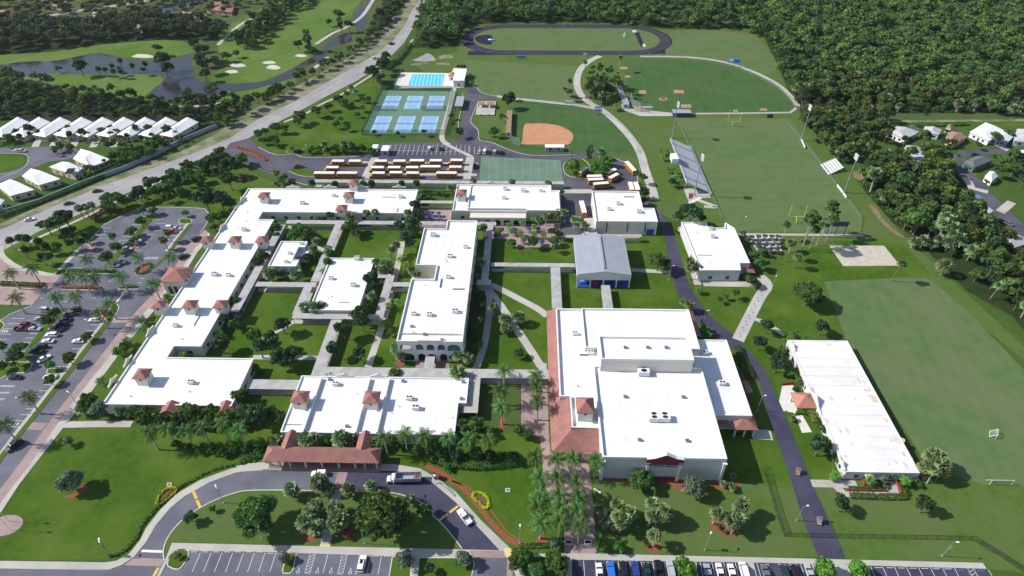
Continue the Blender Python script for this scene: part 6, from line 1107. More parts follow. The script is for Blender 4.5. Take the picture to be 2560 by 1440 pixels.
# ================================================================ VEHICLES
def loft(mb, secs, mi=0):
    """secs: list of (x, [(y,z)...]) closed cross-sections"""
    k0 = len(mb.v); n = len(secs[0][1])
    for x, s in secs: mb.v += [(x, y, z) for y, z in s]
    for i in range(len(secs)-1):
        for j in range(n):
            a = k0+i*n+j; b = k0+i*n+(j+1) % n; mb.f.append((a, b, b+n, a+n)); mb.m.append(mi)
    mb.f.append(tuple(k0+n-1-j for j in range(n))); mb.m.append(mi); mb.f.append(tuple(k0+(len(secs)-1)*n+j for j in range(n))); mb.m.append(mi)
def sec(w, z0, z1, r=.12): return [(-w+r*.3, z0), (w-r*.3, z0), (w, z0+r), (w, z1-r), (w-r, z1), (-w+r, z1), (-w, z1-r), (-w, z0+r)]
def car_proto(kind):
    e = empty({'sedan': 'parked_car', 'suv': 'parked_suv', 'pickup': 'pickup_truck', 'van': 'parked_van'}[kind], (0, 0, 0)); L_, w = {'sedan': (4.7, .9), 'suv': (4.8, .96), 'pickup': (5.7, .98), 'van': (5.2, 1.0)}[kind]; h = L_/2
    belt = {'sedan': .92, 'suv': 1.08, 'pickup': 1.05, 'van': 1.15}[kind]; top = {'sedan': 1.45, 'suv': 1.75, 'pickup': 1.82, 'van': 2.0}[kind]
    mb = MB(); loft(mb, [(-h, sec(w*.86, .35, belt*.82)), (-h+.15, sec(w*.96, .25, belt*.95)), (-h+.9, sec(w, .22, belt)), (h*.35, sec(w, .22, belt)), (h-.9, sec(w, .22, belt*.88)), (h-.2, sec(w*.93, .25, belt*.78)), (h, sec(w*.82, .35, belt*.66))])
    if kind == 'pickup':
        mb = MB(); loft(mb, [(-h, sec(w*.95, .4, .62)), (h*.3, sec(w, .3, .66))]); loft(mb, [(-.25, sec(w, .3, belt)), (h*.4, sec(w, .3, belt)), (h-.6, sec(w, .3, belt*.97)), (h, sec(w*.88, .4, belt*.8))])
        for s in (-1, 1): mb.box((-1.55, s*(w-.06), .5), (2.6, .12, .6))
        mb.box((-h+.06, 0, .5), (.12, w*1.9, .6))
    mb.build('body', M['car_white'], e)
    c0, c1 = {'sedan': (-h+.75, h-1.35), 'suv': (-h+.1, h-1.4), 'pickup': (-.55, h-1.6), 'van': (-h+.15, h-1.0)}[kind]; sl0, sl1 = {'sedan': (.65, .75), 'suv': (.2, .6), 'pickup': (.15, .55), 'van': (.15, .7)}[kind]
    mb = MB(); loft(mb, [(c0, sec(w*.88, belt-.05, belt, .02)), (c0+sl0, sec(w*.80, belt-.05, top-.05, .1)), (c1-sl1, sec(w*.80, belt-.05, top-.05, .1)), (c1, sec(w*.88, belt-.05, belt, .02))]); mb.build('window', M['glass'], e)
    mb = MB(); loft(mb, [(c0+sl0-.05, sec(w*.70, top-.12, top-.06, .02)), (c0+sl0+.15, sec(w*.78, top-.12, top, .03)), (c1-sl1-.1, sec(w*.78, top-.12, top, .03)), (c1-sl1+.05, sec(w*.70, top-.12, top-.06, .02))])
    for xx in ([0] if kind in ('sedan', 'pickup') else [-.9, .4]):
        for s in (-1, 1): mb.tube((xx, s*w*.90, belt-.02), (xx, s*w*.74, top-.08), .05, n=4)
    mb.build('roof', M['car_white'], e)
    for x in (-h+.95, h-.95):
        for s in (-1, 1): mb = MB(); mb.tube((x, s*(w-.2), .34), (x, s*(w+.02), .34), .35, n=12); wh = mb.build('wheel', M['tyre'], e); mb = MB(); mb.tube((x, s*(w+.02), .34), (x, s*(w+.035), .34), .2, n=8); mb.build('rim', M['steel'], wh)
    for s in (-1, 1):
        mb = MB(); mb.box((h-.16, s*w*.62, belt*.60), (.25, .36, .14)); mb.build('headlight', M['white_metal'], e); mb = MB(); mb.box((-h+.06, s*w*.72, belt*.62), (.14, .26, .16)); mb.build('taillight', M['bright_red'], e)
        mb = MB(); mb.box((c1-.35, s*(w+.08), belt-.02), (.14, .18, .14)); mb.build('mirror', M['car_white'], e)
    return e
CAR = {k: car_proto(k) for k in ('sedan', 'suv', 'pickup', 'van')}
CW = {'sedan': 'sedan', 'suv': 'SUV', 'pickup': 'pickup truck', 'van': 'van'}
def park(kind, x, y, ang, colr, label, group=None, z=.05):
    o = put(CAR[kind], USED, W(x, y, z+.6)-Vector((0, 0, .6)), R(ang), 1, label, CW[kind].lower() if kind != 'suv' else 'SUV', group)
    o.location.z = z
    for ch in o.children:
        if ch.name.split('.')[0] in ('body', 'roof', 'mirror'): ch.material_slots[0].link = 'OBJECT'; ch.material_slots[0].material = M['car_'+colr]
    return o
def rowcars(where, L_, group):
    seen = {}
    for k, c in [(a[0], a[4]) for a in L_]: seen[(k, c)] = seen.get((k, c), 0)+1
    cnt = {}
    for a in sorted(L_, key=lambda a: a[1]):
        kc = (a[0], a[4]); i = cnt.get(kc, 0); cnt[kc] = i+1; park(*a[:5], f"{nth(i, seen[kc])}{a[4].replace('_', ' ')} {CW[a[0]]} {where}", group)
rowcars('parked in the bottom right car park', [('sedan', 1499, 1428, 92, 'white'), ('suv', 1528, 1426, 92, 'bright_blue'), ('suv', 1560, 1424, 92, 'black'), ('suv', 1589, 1424, 92, 'blue'), ('sedan', 1618, 1427, 92, 'dark_green'), ('pickup', 1648, 1426, 92, 'black'), ('suv', 1677, 1425, 92, 'silver'), ('sedan', 1770, 1430, 90, 'light_blue'), ('sedan', 1800, 1428, 90, 'white'), ('sedan', 1830, 1430, 90, 'white'), ('van', 1860, 1428, 90, 'white'), ('sedan', 1915, 1432, 90, 'grey'), ('suv', 1962, 1434, 90, 'dark_green'), ('suv', 1990, 1434, 90, 'black'), ('sedan', 2024, 1431, 90, 'silver')], 'cars in the bottom right car park')
park('suv', 905, 1409, 88, 'white', 'white SUV with dark sunroof parked right of the hatched accessible bays'); park('suv', 798, 1184, 182, 'white', 'white SUV standing in front of the tiled drop-off canopy'); park('pickup', 1161, 1292, 128, 'white', 'white pickup truck parked beside the yellow bar on the curved drive')
mb = MB(); s_ = [o for o in col.objects if o.name.startswith('parked_suv') and 'sunroof' in o.get('label', '')][0]; mb.box((.0, 0, 1.74), (1.1, .8, .03)); sr = mb.build('sunroof', M['glass']); sr.parent = s_
rowcars('in the upper west lot', [('suv', 341, 601, 0, 'white'), ('sedan', 285, 663, 0, 'white'), ('sedan', 301, 655, 0, 'silver'), ('sedan', 318, 621, 0, 'silver'), ('suv', 427, 569, 0, 'white'), ('sedan', 431, 579, 0, 'red'), ('sedan', 441, 571, 0, 'silver'), ('suv', 492, 597, 50, 'black'), ('suv', 459, 641, 55, 'black')], 'cars in the upper west lot')
rowcars('in the lower west lot', [('suv', 187, 774, 180, 'black'), ('suv', 172, 784, 180, 'grey'), ('sedan', 163, 799, 180, 'blue'), ('suv', 155, 810, 180, 'black'), ('pickup', 140, 822, 180, 'grey'), ('suv', 129, 837, 180, 'white'), ('sedan', 120, 852, 180, 'white'), ('suv', 102, 866, 180, 'black'), ('pickup', 90, 877, 180, 'black'), ('sedan', 110, 896, 55, 'white'), ('sedan', 87, 822, 0, 'silver'), ('pickup', 55, 822, 0, 'maroon'), ('suv', 68, 812, 0, 'maroon'), ('suv', 237, 800, 180, 'white'), ('sedan', 196, 852, 180, 'white'), ('sedan', 125, 942, 180, 'white'), ('sedan', 38, 943, 180, 'black'), ('sedan', 102, 797, 0, 'silver'), ('suv', 116, 775, 0, 'white')], 'cars in the lower west lot')
park('van', 36, 1114, 240, 'black', 'black van driving on the west driveway near the crossing'); 
rowcars('on the main road', [('sedan', 74, 548, 25, 'white'), ('sedan', 172, 508, 25, 'black'), ('sedan', 243, 477, 25, 'black'), ('suv', 937, 145, 40, 'white'), ('suv', 979, 109, 48, 'dark_green'), ('sedan', 1052, 2, 62, 'white'), ('sedan', 1042, 40, 60, 'black')], 'cars on the main road')
rowcars('in the north parking lot', [('suv', 1074, 371, 85, 'white'), ('sedan', 1100, 371, 85, 'grey'), ('pickup', 1187, 415, 92, 'black'), ('sedan', 1198, 380, 85, 'silver'), ('van', 1212, 379, 85, 'white'), ('sedan', 1222, 380, 85, 'black'), ('suv', 1237, 379, 85, 'silver'), ('suv', 1252, 381, 85, 'black'), ('van', 746, 379, 25, 'black')], 'cars in the north parking lot')
rowcars('on the neighbourhood street', [('sedan', 42, 376, 0, 'white'), ('suv', 55, 377, 0, 'silver')], 'cars on the neighbourhood street'); rowcars('among the homes at right', [('van', 2312, 388, 0, 'white'), ('suv', 2440, 388, 0, 'black'), ('sedan', 2520, 558, 130, 'grey'), ('suv', 2516, 592, 130, 'white'), ('sedan', 2398, 335, 30, 'silver'), ('van', 2476, 448, 120, 'white'), ('suv', 2560, 600, 0, 'blue'), ('sedan', 2505, 552, 0, 'black')], 'cars among the homes at right')
park('suv', 1140, 262, 88, 'dark_green', 'dark green SUV by the small canopy near the tennis courts')
# school buses
def bus_proto(L_, nose):
    e = empty('school_bus', (0, 0, 0)); h = L_/2; mb = MB(); f = h-(1.5 if nose else 0)
    loft(mb, [(-h, sec(1.12, .5, 2.7, .2)), (-h+.2, sec(1.2, .45, 2.75, .2)), (f-.2, sec(1.2, .45, 2.75, .2)), (f, sec(1.12, .5, 2.6, .2))])
    mb.build('body', M['bus_yellow'], e); mb = MB(); loft(mb, [(-h+.15, sec(1.05, 2.7, 2.86, .05)), (-h+.4, sec(1.12, 2.7, 2.98, .08)), (f-.4, sec(1.12, 2.7, 2.98, .08)), (f-.1, sec(1.0, 2.7, 2.86, .05))]); mb.build('roof', M['roof_white'], e)
    if nose: mb = MB(); loft(mb, [(f-.05, sec(1.05, .5, 1.55, .15)), (h-.2, sec(.98, .5, 1.35, .15)), (h, sec(.9, .55, 1.15, .1))]); mb.build('hood', M['bus_yellow'], e)
    n = int(L_/1.0)-2
    for s in (-1, 1):
        mb = MB()
        for i in range(n): mb.box((-h+.9+i*(f+h-1.6)/(n-1), s*1.2, 1.75), (.72, .05, .6))
        mb.build('window', M['window_dark'], e); mb = MB()
        for zz in (.75, 1.15, 1.55): mb.box(((f-h)/2, s*1.205, zz), (f+h-.5, .03, .06))
        mb.build('rub_rail', M['dark'], e)
    mb = MB(); mb.box((f-.0, 0, 1.65), (.06, 2.0, .8)); mb.box((-h, 0, 1.6), (.06, 1.6, .7)); mb.build('windscreen', M['window_dark'], e)
    for x in (-h+2.4, h-(.9 if nose else 2.0)):
        for s in (-1, 1): mb = MB(); mb.tube((x, s*.85, .48), (x, s*1.22, .48), .48, n=12); mb.build('wheel', M['tyre'], e)
    return e
BUS = {'l': bus_proto(11.0, False), 's': bus_proto(8.4, True), 'm': bus_proto(9.6, True)}
def bus(t, x, y, ang, label): put(BUS[t], USED, W(x, y, 1.6)-Vector((0, 0, 1.555)), R(ang), 1, label, 'school bus', 'yellow school buses')
for lab, L_ in (('back row of buses', [('s', 843, 407, 180), ('s', 885, 407, 180), ('s', 950, 407, 180), ('s', 996, 407, 180), ('m', 1040, 406, 180), ('s', 1087, 406, 180), ('s', 1139, 405, 180)]), ('middle row of buses', [('s', 829, 423, 180), ('s', 942, 423, 180), ('s', 983, 423, 180), ('s', 1028, 423, 180), ('l', 1077, 421, 180), ('s', 1136, 422, 180)]), ('front row of buses by the canopy', [('l', 812, 437, 180), ('l', 869, 437, 180), ('s', 944, 437, 180), ('s', 987, 436, 180), ('s', 1029, 437, 180), ('l', 1117, 437, 180)])):
    for i, b in enumerate(L_): bus(*b, f"{nth(i, len(L_))}white-roofed yellow school bus in the {lab}")
for b, lb in ((('s', 1459, 428, 55), 'yellow school bus standing alone on the left of the turning loop'), (('m', 1490, 445, 4), 'farthest of three parallel buses below the turning loop'), (('m', 1493, 453, 6), 'middle one of three parallel buses below the turning loop'), (('m', 1506, 463, 10), 'nearest of three parallel buses below the turning loop'), (('s', 1531, 431, 40), 'upper bus of the slanted pair at the turning loop'), (('s', 1537, 443, 45), 'lower bus of the slanted pair at the turning loop'), (('l', 1576, 420, 108), 'school bus parked lengthwise on the right edge of the turning loop'), (('m', 1577, 468, 92), 'left of two school buses right behind the boxy cream building'), (('m', 1591, 468, 92), 'right of two school buses right behind the boxy cream building'), (('l', 1457, 522, 95), 'long bus parked left of the boxy cream building')): bus(*b, lb)
# dump truck on the curved drive
c = W(1010, 1196, 1.2); tk = empty('dump_truck', (c.x, c.y, .05), R(183), 'white dump truck with open dark tipper bed on the curved drive', 'truck')
def part(name, mat, fn, parent=tk): mb = MB(); fn(mb); o = mb.build(name, M[mat]); o.parent = parent; return o
part('cab', 'car_white', lambda m: (loft(m, [(2.6, sec(1.15, .7, 2.6, .2)), (3.6, sec(1.15, .7, 2.6, .25)), (3.9, sec(1.1, .7, 1.7, .2)), (4.9, sec(1.0, .6, 1.5, .2)), (5.1, sec(.9, .7, 1.3, .2))])))
part('bumper', 'steel', lambda m: m.box((5.15, 0, .5), (.2, 2.2, .35))); part('windscreen', 'glass', lambda m: m.box((3.72, 0, 1.72), (.3, 1.9, .7)))
def bed(m):
    for s in (-1, 1): m.box((-1.4, s*1.2, 1.2), (7.6, .1, 1.5))
    m.box((2.35, 0, 1.2), (.1, 2.4, 1.7)); m.box((-5.2, 0, 1.2), (.1, 2.4, 1.4)); m.box((-1.4, 0, 1.1), (7.6, 2.4, .15))
part('tipper_bed', 'wall_grey_blue', bed); part('load', 'wood', lambda m: [m.box((-4.6+i*.5, -.2+(i % 2)*.2, 1.25), (.3, 2.0, .5+.2*(i % 3))) for i in range(4)]); part('chassis', 'dark', lambda m: m.box((-.5, 0, .6), (9.5, 1.0, .5)))
part('side_lettering', 'navy', lambda m: [m.box((-3.2+i*.75, 1.27, 1.75), (.5, .03, .42)) for i in range(5)])
for x in (4.2, -2.6, -3.9):
    for s in (-1, 1): part('wheel', 'tyre', lambda m: m.tube((x, s*.75, .5), (x, s*1.15, .5), .5, n=12))
c = W(1090, 1192, .5); ch = empty('wood_chipper', (c.x, c.y, .14), R(150), 'dark towed chipper standing on the sidewalk behind the dump truck', 'machine')
part('frame', 'dark', lambda m: (m.box((0, 0, .5), (2.0, 1.1, .5)), m.box((1.8, 0, .5), (1.6, .15, .15))), ch); part('hopper', 'maroon', lambda m: (m.box((-.8, 0, .9), (1.1, 1.4, .8)), m.tube((.2, 0, 1), (.9, 0, 2.2), .25)), ch); part('engine', 'white_metal', lambda m: m.box((.3, .3, 1), (.8, .6, .5)), ch)
for s in (-1, 1): part('wheel', 'tyre', lambda m: m.tube((0, s*.5, .35), (0, s*.75, .35), .35, n=10), ch)
hz = smooth([(1088, 1210), (1110, 1208), (1125, 1222), (1138, 1236), (1136, 1240), (1120, 1222), (1108, 1214), (1095, 1205)], False, 4); mb = MB()
for p, q in zip(hz[:-1], hz[1:]): mb.tube(W(*p, .2), W(*q, .2), .07, n=5, cap=False)
tag(mb.build('hose', M['dark']), 'dark hose lying in loops on the curved sidewalk', 'hose')
# golf carts / bikes on the service road
def cart(x, y, ang, label, m1):
    c = W(x, y, .5); e = empty('golf_cart', (c.x, c.y, .05), R(ang), label, 'golf cart', 'golf carts')
    part('body', m1, lambda m: (m.box((0, 0, .3), (2.3, 1.1, .35)), m.box((-.3, 0, .65), (.6, 1.1, .3)), m.box((.85, 0, .6), (.4, 1.0, .35))), e); part('roof', 'shade_grey', lambda m: m.box((0, 0, 1.8), (1.5, 1.15, .08)), e); part('frame', 'dark', lambda m: [m.tube((sx, sy, .6), (sx, sy, 1.8), .03, n=4) for sx in (-.65, .65) for sy in (-.5, .5)], e)
    for sx in (-.75, .75):
        for sy in (-.5, .5): part('wheel', 'tyre', lambda m: m.tube((sx, sy-.08, .22), (sx, sy+.08, .22), .22, n=8), e)
cart(1995, 1180, 75, 'small reddish golf cart on the dark service road', 'clay'); cart(2048, 1303, 75, 'small grey golf cart lower down the dark service road', 'grey_metal')
# ================================================================ STREET FURNITURE AND SPORTS EQUIPMENT
def P_(e, name, mat, fn): mb = MB(); fn(mb); o = mb.build(name, M[mat]); o.parent = e; return o
def lamp_proto(h, name='street_lamp'):
    e = empty(name, (0, 0, 0)); P_(e, 'pole', 'steel', lambda m: (m.tube((0, 0, 0), (0, 0, h), .11, .07, 8), m.box((0, 0, 0), (.5, .5, .25)), m.tube((0, 0, h-.1), (.9, 0, h+.05), .05, n=6)))
    P_(e, 'lamp_head', 'white_metal', lambda m: loft(m, [(.7, [(y, z+h) for y, z in sec(.12, -.02, .12, .04)]), (1.0, [(y, z+h) for y, z in sec(.24, -.05, .16, .05)]), (1.5, [(y, z+h) for y, z in sec(.2, -.04, .12, .05)])])); return e
LAMP = lamp_proto(7.2)
def lamp(x, y, ang, label, banner=None):
    o = put(LAMP, USED, W(x, y), R(ang), 1, label, 'street lamp', 'tall grey lamp posts')
    if banner: b = P_(o, 'banner', banner, lambda m: m.box((.45, 0, 3.6), (.7, .04, 1.5)))
for x, y, a, lb, bn in [(1992, 1301, 10, 'lamp post on the grass beside the dark service road near bottom', None), (1300, 1358, 90, 'lamp post at the end of the curved red mulch bed', None), (912, 1359, 110, 'lamp post below the big tree inside the loop', None), (655, 1344, 110, 'lamp post below the left round tree inside the loop', None), (559, 1257, 120, 'lamp post on the inner edge of the curved drive at left', None), (275, 1391, 120, 'lamp post with red and blue banner at the hedge end', 'maroon'), (991, 1243, 100, 'lamp post in front of the dump truck', None), (2355, 1390, 0, 'lamp post with white banner near bottom right corner', 'white_metal'), (1762, 1375, 60, 'lamp post with red banner on the lawn above the car park', 'bright_red'),
    (1756, 813, 20, 'lamp post at the bend of the service road behind the theatre', None), (1893, 1027, 20, 'lamp post right of the theatre east wing', None), (1672, 700, 20, 'lamp post beside the metal hall at service road', None), (1855, 577, 60, 'lamp post beside the patio of dark umbrellas', None), (1928, 728, 60, 'lamp post beside the path with painted blue spots', None), (1596, 440, 90, 'lamp post right of the long bus at the turning loop', None), (237, 836, 150, 'lamp post on the median of the lower west lot', None), (197, 1018, 150, 'lamp post on the brick sidewalk near the west wing corner', None), (72, 1034, 150, 'lamp post on the median near the lowest west bays', None), (222, 580, 110, 'lamp post at left edge of the upper west lot', None), (72, 660, 150, 'lamp post in the grass corner by the main road', None), (725, 412, 110, 'lamp post on the pavement left of the buses', None), (815, 408, 110, 'lamp post just behind the back row of buses', None), (1135, 430, 90, 'lamp post between right end buses in the north lot', None), (362, 525, 90, 'lamp post at the top end of the upper west lot', None), (770, 395, 90, 'lamp post on the curb above the back row of buses', None)]: lamp(x, y, a, lb, bn)
def stadium(x, y, label, h=23):
    c = W(x, y); e = empty('floodlight_mast', c, 0, label, 'floodlight', 'football field floodlights'); P_(e, 'pole', 'steel', lambda m: (m.tube((0, 0, 0), (0, 0, h), .32, .16, 10), m.tube((0, 0, 0), (0, 0, 1), .5, .45, 10)))
    for k, zz in enumerate((h-.6, h-1.7, h-2.8)): P_(e, 'crossarm', 'steel', lambda m: m.box((0, 0, zz), (.2, 3.0, .15)))
    for zz in (h-.5, h-1.6, h-2.7):
        for yy in (-1.3, -.45, .45, 1.3): P_(e, 'floodlight', 'white_metal', lambda m: m.tube((0, yy, zz+.2), (.7 if x < 1900 else -.7, yy, zz-.1), .2, .42, 8))
    return e
stadium(1680, 346, 'floodlight mast at the far end of the grandstand', 22); stadium(1735, 490, 'floodlight mast standing in front of the near grandstand end'); stadium(2002, 352, 'floodlight mast by the trees at far right of the field', 21.5); stadium(2110, 482, 'floodlight mast near the white visitor bleachers', 21.5)
for x, y, h, a, lb in [(662, 275, 9, 100, 'white utility pole beside the main road, lowest one'), (797, 207, 10, 170, 'white utility pole with side arm by the canal'), (887, 136, 8, 100, 'utility pole among the roadside bushes by the canal'), (970, 28, 7, 100, 'farthest utility pole near the top of the road'), (217, 461, 12, 110, 'leaning-looking utility pole beside the second white house'), (236, 437, 10, 110, 'utility pole behind the neighbourhood wall by white house'), (455, 361, 11, 110, 'utility pole near the last row house')]:
    e = empty('utility_pole', W(x, y), R(a), lb, 'utility pole'); P_(e, 'pole', 'palm_bark', lambda m: m.tube((0, 0, 0), (0, 0, h), .2, .13, 8)); P_(e, 'arm', 'white_metal', lambda m: m.box((.6, 0, h-.4), (1.8, .14, .14)))
def goal(x, y, label):
    c = W(x, y, 3.05); e = empty('goal_post', (c.x, c.y, 0), 0, label, 'goal post', 'yellow football goal posts'); P_(e, 'base_post', 'goal_yellow', lambda m: (m.tube((0, -1.6 if y > 400 else 1.6, 0), (0, -1.5 if y > 400 else 1.5, 1.9), .1, n=8), m.tube((0, -1.5 if y > 400 else 1.5, 1.9), (0, 0, 3.05), .1, n=8)))
    P_(e, 'crossbar', 'goal_yellow', lambda m: m.tube((-3.6, 0, 3.05), (3.6, 0, 3.05), .1, n=8))
    for s in (-1, 1): P_(e, 'upright', 'goal_yellow', lambda m: m.tube((s*3.55, 0, 3.05), (s*3.55, 0, 9.2), .08, n=8))
goal(1834, 304, 'yellow goal post at the far end of the football field'); goal(1991, 541, 'yellow goal post at the near end behind the pines')
def soccer(x, y, ang, label, w=6.5, h=2.3):
    e = empty('soccer_goal', W(x, y), R(ang), label, 'soccer goal', 'white soccer goals'); P_(e, 'frame', 'white_metal', lambda m: [m.tube(a, b, .07, n=5) for a, b in (((-w/2, 0, 0), (-w/2, 0, h)), ((w/2, 0, 0), (w/2, 0, h)), ((-w/2, 0, h), (w/2, 0, h)), ((-w/2, 0, h), (-w/2, 1.6, 0)), ((w/2, 0, h), (w/2, 1.6, 0)), ((-w/2, 1.6, 0), (w/2, 1.6, 0)))]); P_(e, 'net', 'backstop_net', lambda m: m.poly([(-w/2, 0, h), (w/2, 0, h), (w/2, 1.6, 0), (-w/2, 1.6, 0)]))
soccer(1335, 62, 0, 'left white goal beyond the running track'); soccer(1419, 64, 0, 'faint right goal beyond the running track'); soccer(1562, 92, 90, 'white goal inside the running track at its right end'); soccer(2500, 1212, 0, 'white goal lying at the right edge of the lower lawn'); soccer(2488, 1090, 60, 'small white training goal on the practice field', 2.6, 2.0)
def board(x, y, w, h, z0, ang, mat, label, legs=2, name='scoreboard', cat='scoreboard', legmat='steel'):
    c = W(x, y, z0+h/2); e = empty(name, (c.x, c.y, 0), R(ang), label, cat); P_(e, 'panel', mat, lambda m: m.box((0, 0, z0), (w, .35, h)))
    for i in range(legs): s = (i/(legs-1)-.5)*(w-.8); P_(e, 'post', legmat, lambda m: m.box((s, .25, 0), (.3, .3, z0+h*.8)))
    return e
b = board(1838, 152, 8, 3.2, 3.0, -14, 'sign_blue', 'light blue baseball scoreboard beyond the outfield path', 3); P_(b, 'header', 'white_metal', lambda m: m.box((-2.6, -.2, 4.2), (2.4, .1, 1.4))); P_(b, 'score_window', 'net_dark', lambda m: [m.box((.2+i*1.1, -.2, 4.2), (.8, .1, .9)) for i in range(3)])
b = board(1496, 272, 4.6, 3.4, 2.2, -8, 'sign_blue', 'blue and white softball scoreboard beside the gravel path', 3); P_(b, 'score_window', 'white_metal', lambda m: [m.box((-1.4+i*1.4, -.2, 3.2), (.9, .1, 1.6)) for i in range(3)])
board(1423, 256, 5, 2.2, 1.0, -5, 'white_metal', 'plain white board beside the gravel path', 2, 'sign_board', 'sign board'); board(2098, 560, 8.5, 2.4, 5.0, 0, 'navy', 'big dark blue scoreboard back standing on three blue legs', 3, legmat='royal_blue')
board(1223+80, 142, 7, 2.0, .6, 0, 'sign_blue', 'light blue tarp-covered pit mat beside the running track', 2, 'pit_mat', 'mat'); board(1463, 136, 2.6, 1.6, .3, 0, 'white_metal', 'small white timing tent beside the running track', 2, 'tent', 'tent'); board(1925, 290, 3.6, 2.2, .2, 0, 'navy', 'small dark blue shed at far corner of football field', 2, 'shed', 'shed')
c = W(1228, 100, .5); e = empty('jump_mat', c, 0, 'white and blue high-jump mat on the dark apron', 'mat'); e.location.z = .08; P_(e, 'cushion', 'sign_blue', lambda m: m.box((0, 0, 0), (5, 3, .8))); P_(e, 'cover', 'white_metal', lambda m: m.box((-1.2, 0, .8), (2.4, 3, .1)))
# grandstand
hi0, hi1, lo0, lo1 = W(1679, 352, 6.4), W(1716, 462, 6.4), W(1719, 360, 1.0), W(1770, 474, 1.0)
gx0, gx1 = (hi0.x+hi1.x)/2, (lo0.x+lo1.x)/2; gy1, gy0 = (hi0.y+lo0.y)/2, (hi1.y+lo1.y)/2
gs = empty('grandstand', ((gx0+gx1)/2, (gy0+gy1)/2, 0), 0, 'long grey metal grandstand along the left side of football field', 'grandstand'); n = 14
for i in range(n):
    x = gx1-(gx1-gx0)*(i+.5)/n; z = 1.0+5.2*i/n; mb = MB(); mb.box((x, (gy0+gy1)/2, z), ((gx1-gx0)/n*1.02, gy1-gy0, .08)); mb.box((x+.1, (gy0+gy1)/2, z+.09), (.3, gy1-gy0-.3, .3)); mb.build('seat_row', M['bench_metal'], gs)
for i in range(8):
    yy = gy0+.3+i*(gy1-gy0-.6)/7; mb = MB(); mb.tube((gx1, yy, .9), (gx0, yy, 6.2), .1, n=5)
    for f in (0, .35, .7, 1): mb.tube((gx1+(gx0-gx1)*f, yy, 0), (gx1+(gx0-gx1)*f, yy, .9+5.3*f), .09, n=5)
    mb.build('support_frame', M['steel'], gs)
for i in range(4): yy = gy0+(i+.5)*(gy1-gy0)/4; mb = MB(); mb.prism([(gx0, yy-.5), (gx1, yy-.5), (gx1, yy+.5), (gx0, yy+.5)], .02, .05); mb = MB(); [mb.box((gx1-(gx1-gx0)*(k+.5)/n, yy, 1.42+5.2*k/n), (.5, 1.0, .04)) for k in range(n)]; mb.build('aisle', M['shade_grey'], gs)
mb = MB(); mb.box((gx0-.1, (gy0+gy1)/2, 6.3), (.06, gy1-gy0, 1.1)); mb.build('back_rail', M['fence_steel'], gs); mb = MB(); mb.box((gx1+.8, (gy0+gy1)/2, .7), (1.6, gy1-gy0+4, .12)); mb.build('front_walkway', M['steel'], gs)
c = W(1686, 394, 8.3); e = empty('press_box', (c.x, c.y, 0), 0, 'small white press box on top of the grandstand', 'press box'); P_(e, 'cabin', 'white_metal', lambda m: m.box((0, 0, 6.6), (3.4, 6.5, 2.6))); P_(e, 'window', 'window_dark', lambda m: m.box((1.7, 0, 7.5), (.1, 5.5, 1.0))); P_(e, 'leg', 'steel', lambda m: [m.tube((-.9, s, 0), (-.9, s, 6.6), .12, n=6) for s in (-2.5, 2.5)])
sheet('grandstand_apron', [(1708, 468), (1776, 480), (1778, 494), (1750, 495), (1722, 506), (1712, 480)], .1, 'concrete'); sheet('apron_brick', [(1722, 483), (1740, 485), (1728, 498), (1722, 496)], .11, 'maroon'); ribbon('ramp', [(1720, 510), (1735, 502), (1752, 494)], 1.8, .13, 'concrete_white')
q = WP([(2052, 406), (2088, 398), (2109, 422), (2073, 432)], 1.6); e = empty('visitor_bleachers', sum(q, Vector())/4, 0, 'small white bleachers at right of the football field', 'bleachers'); e.location.z = 0; mb = MB()
for i in range(6):
    f0, f1 = i/6, (i+.99)/6; a, b = q[0].lerp(q[1], f0), q[3].lerp(q[2], f0); a2, b2 = q[0].lerp(q[1], f1), q[3].lerp(q[2], f1); z = .5+.35*i; mb.prism([(a.x, a.y), (a2.x, a2.y), (b2.x, b2.y), (b.x, b.y)], z-.08, z)
mb.build('seat_rows', M['white_metal'], e); P_(e, 'frame', 'steel', lambda m: [m.tube((sx, sy, 0), (sx, sy, .6+.25*(sx+2)), .07, n=5) for sx in (-2, 0, 2) for sy in (-3, 0, 3)])
# fences
def fence(pts, h, mat, label, step=3.0, post='steel', sm=0, name='fence', rail=True):
    if sm: pts = smooth(pts, False, sm)
    P = [W(p[0], p[1]) for p in pts]; e = empty(name, P[0], 0, label, 'fence'); mb = MB()
    for a, b in zip(P[:-1], P[1:]): mb.poly([(a.x, a.y, .03), (b.x, b.y, .03), (b.x, b.y, h), (a.x, a.y, h)])
    mb.build('mesh_panel', M[mat], e); mb = MB()
    for a, b in zip(P[:-1], P[1:]): mb.tube((a.x, a.y, h), (b.x, b.y, h), .05, n=4)
    if rail: mb.build('top_rail', M[post], e)
    d = 0; npost = 0; mb = MB()
    for a, b in zip(P[:-1], P[1:]):
        L_ = (b-a).length; t = (-d) % step
        while t < L_:
            c = a.lerp(b, t/L_); t += step; npost += 1
            if npost <= 90: m1 = MB(); m1.tube((c.x, c.y, 0), (c.x, c.y, h), .05, n=5); m1.build('post', M[post], e)
            else: mb.tube((c.x, c.y, 0), (c.x, c.y, h), .05, n=5)
        d += L_
    if mb.v: tag(mb.build('post', M[post], e), kind='stuff')
    return e
fence([(957, 226), (1133, 228), (1110, 337), (904, 338), (957, 226)], 3.2, 'fence_green', 'dark green screened fence around both rows of tennis courts', 4, 'dark'); fence([(936, 277), (995, 278)], 3.2, 'fence_green', 'short green fence between the left tennis courts', 4, 'dark'); fence([(1055, 278), (1118, 277)], 3.2, 'fence_green', 'short green fence between the right tennis courts', 4, 'dark')
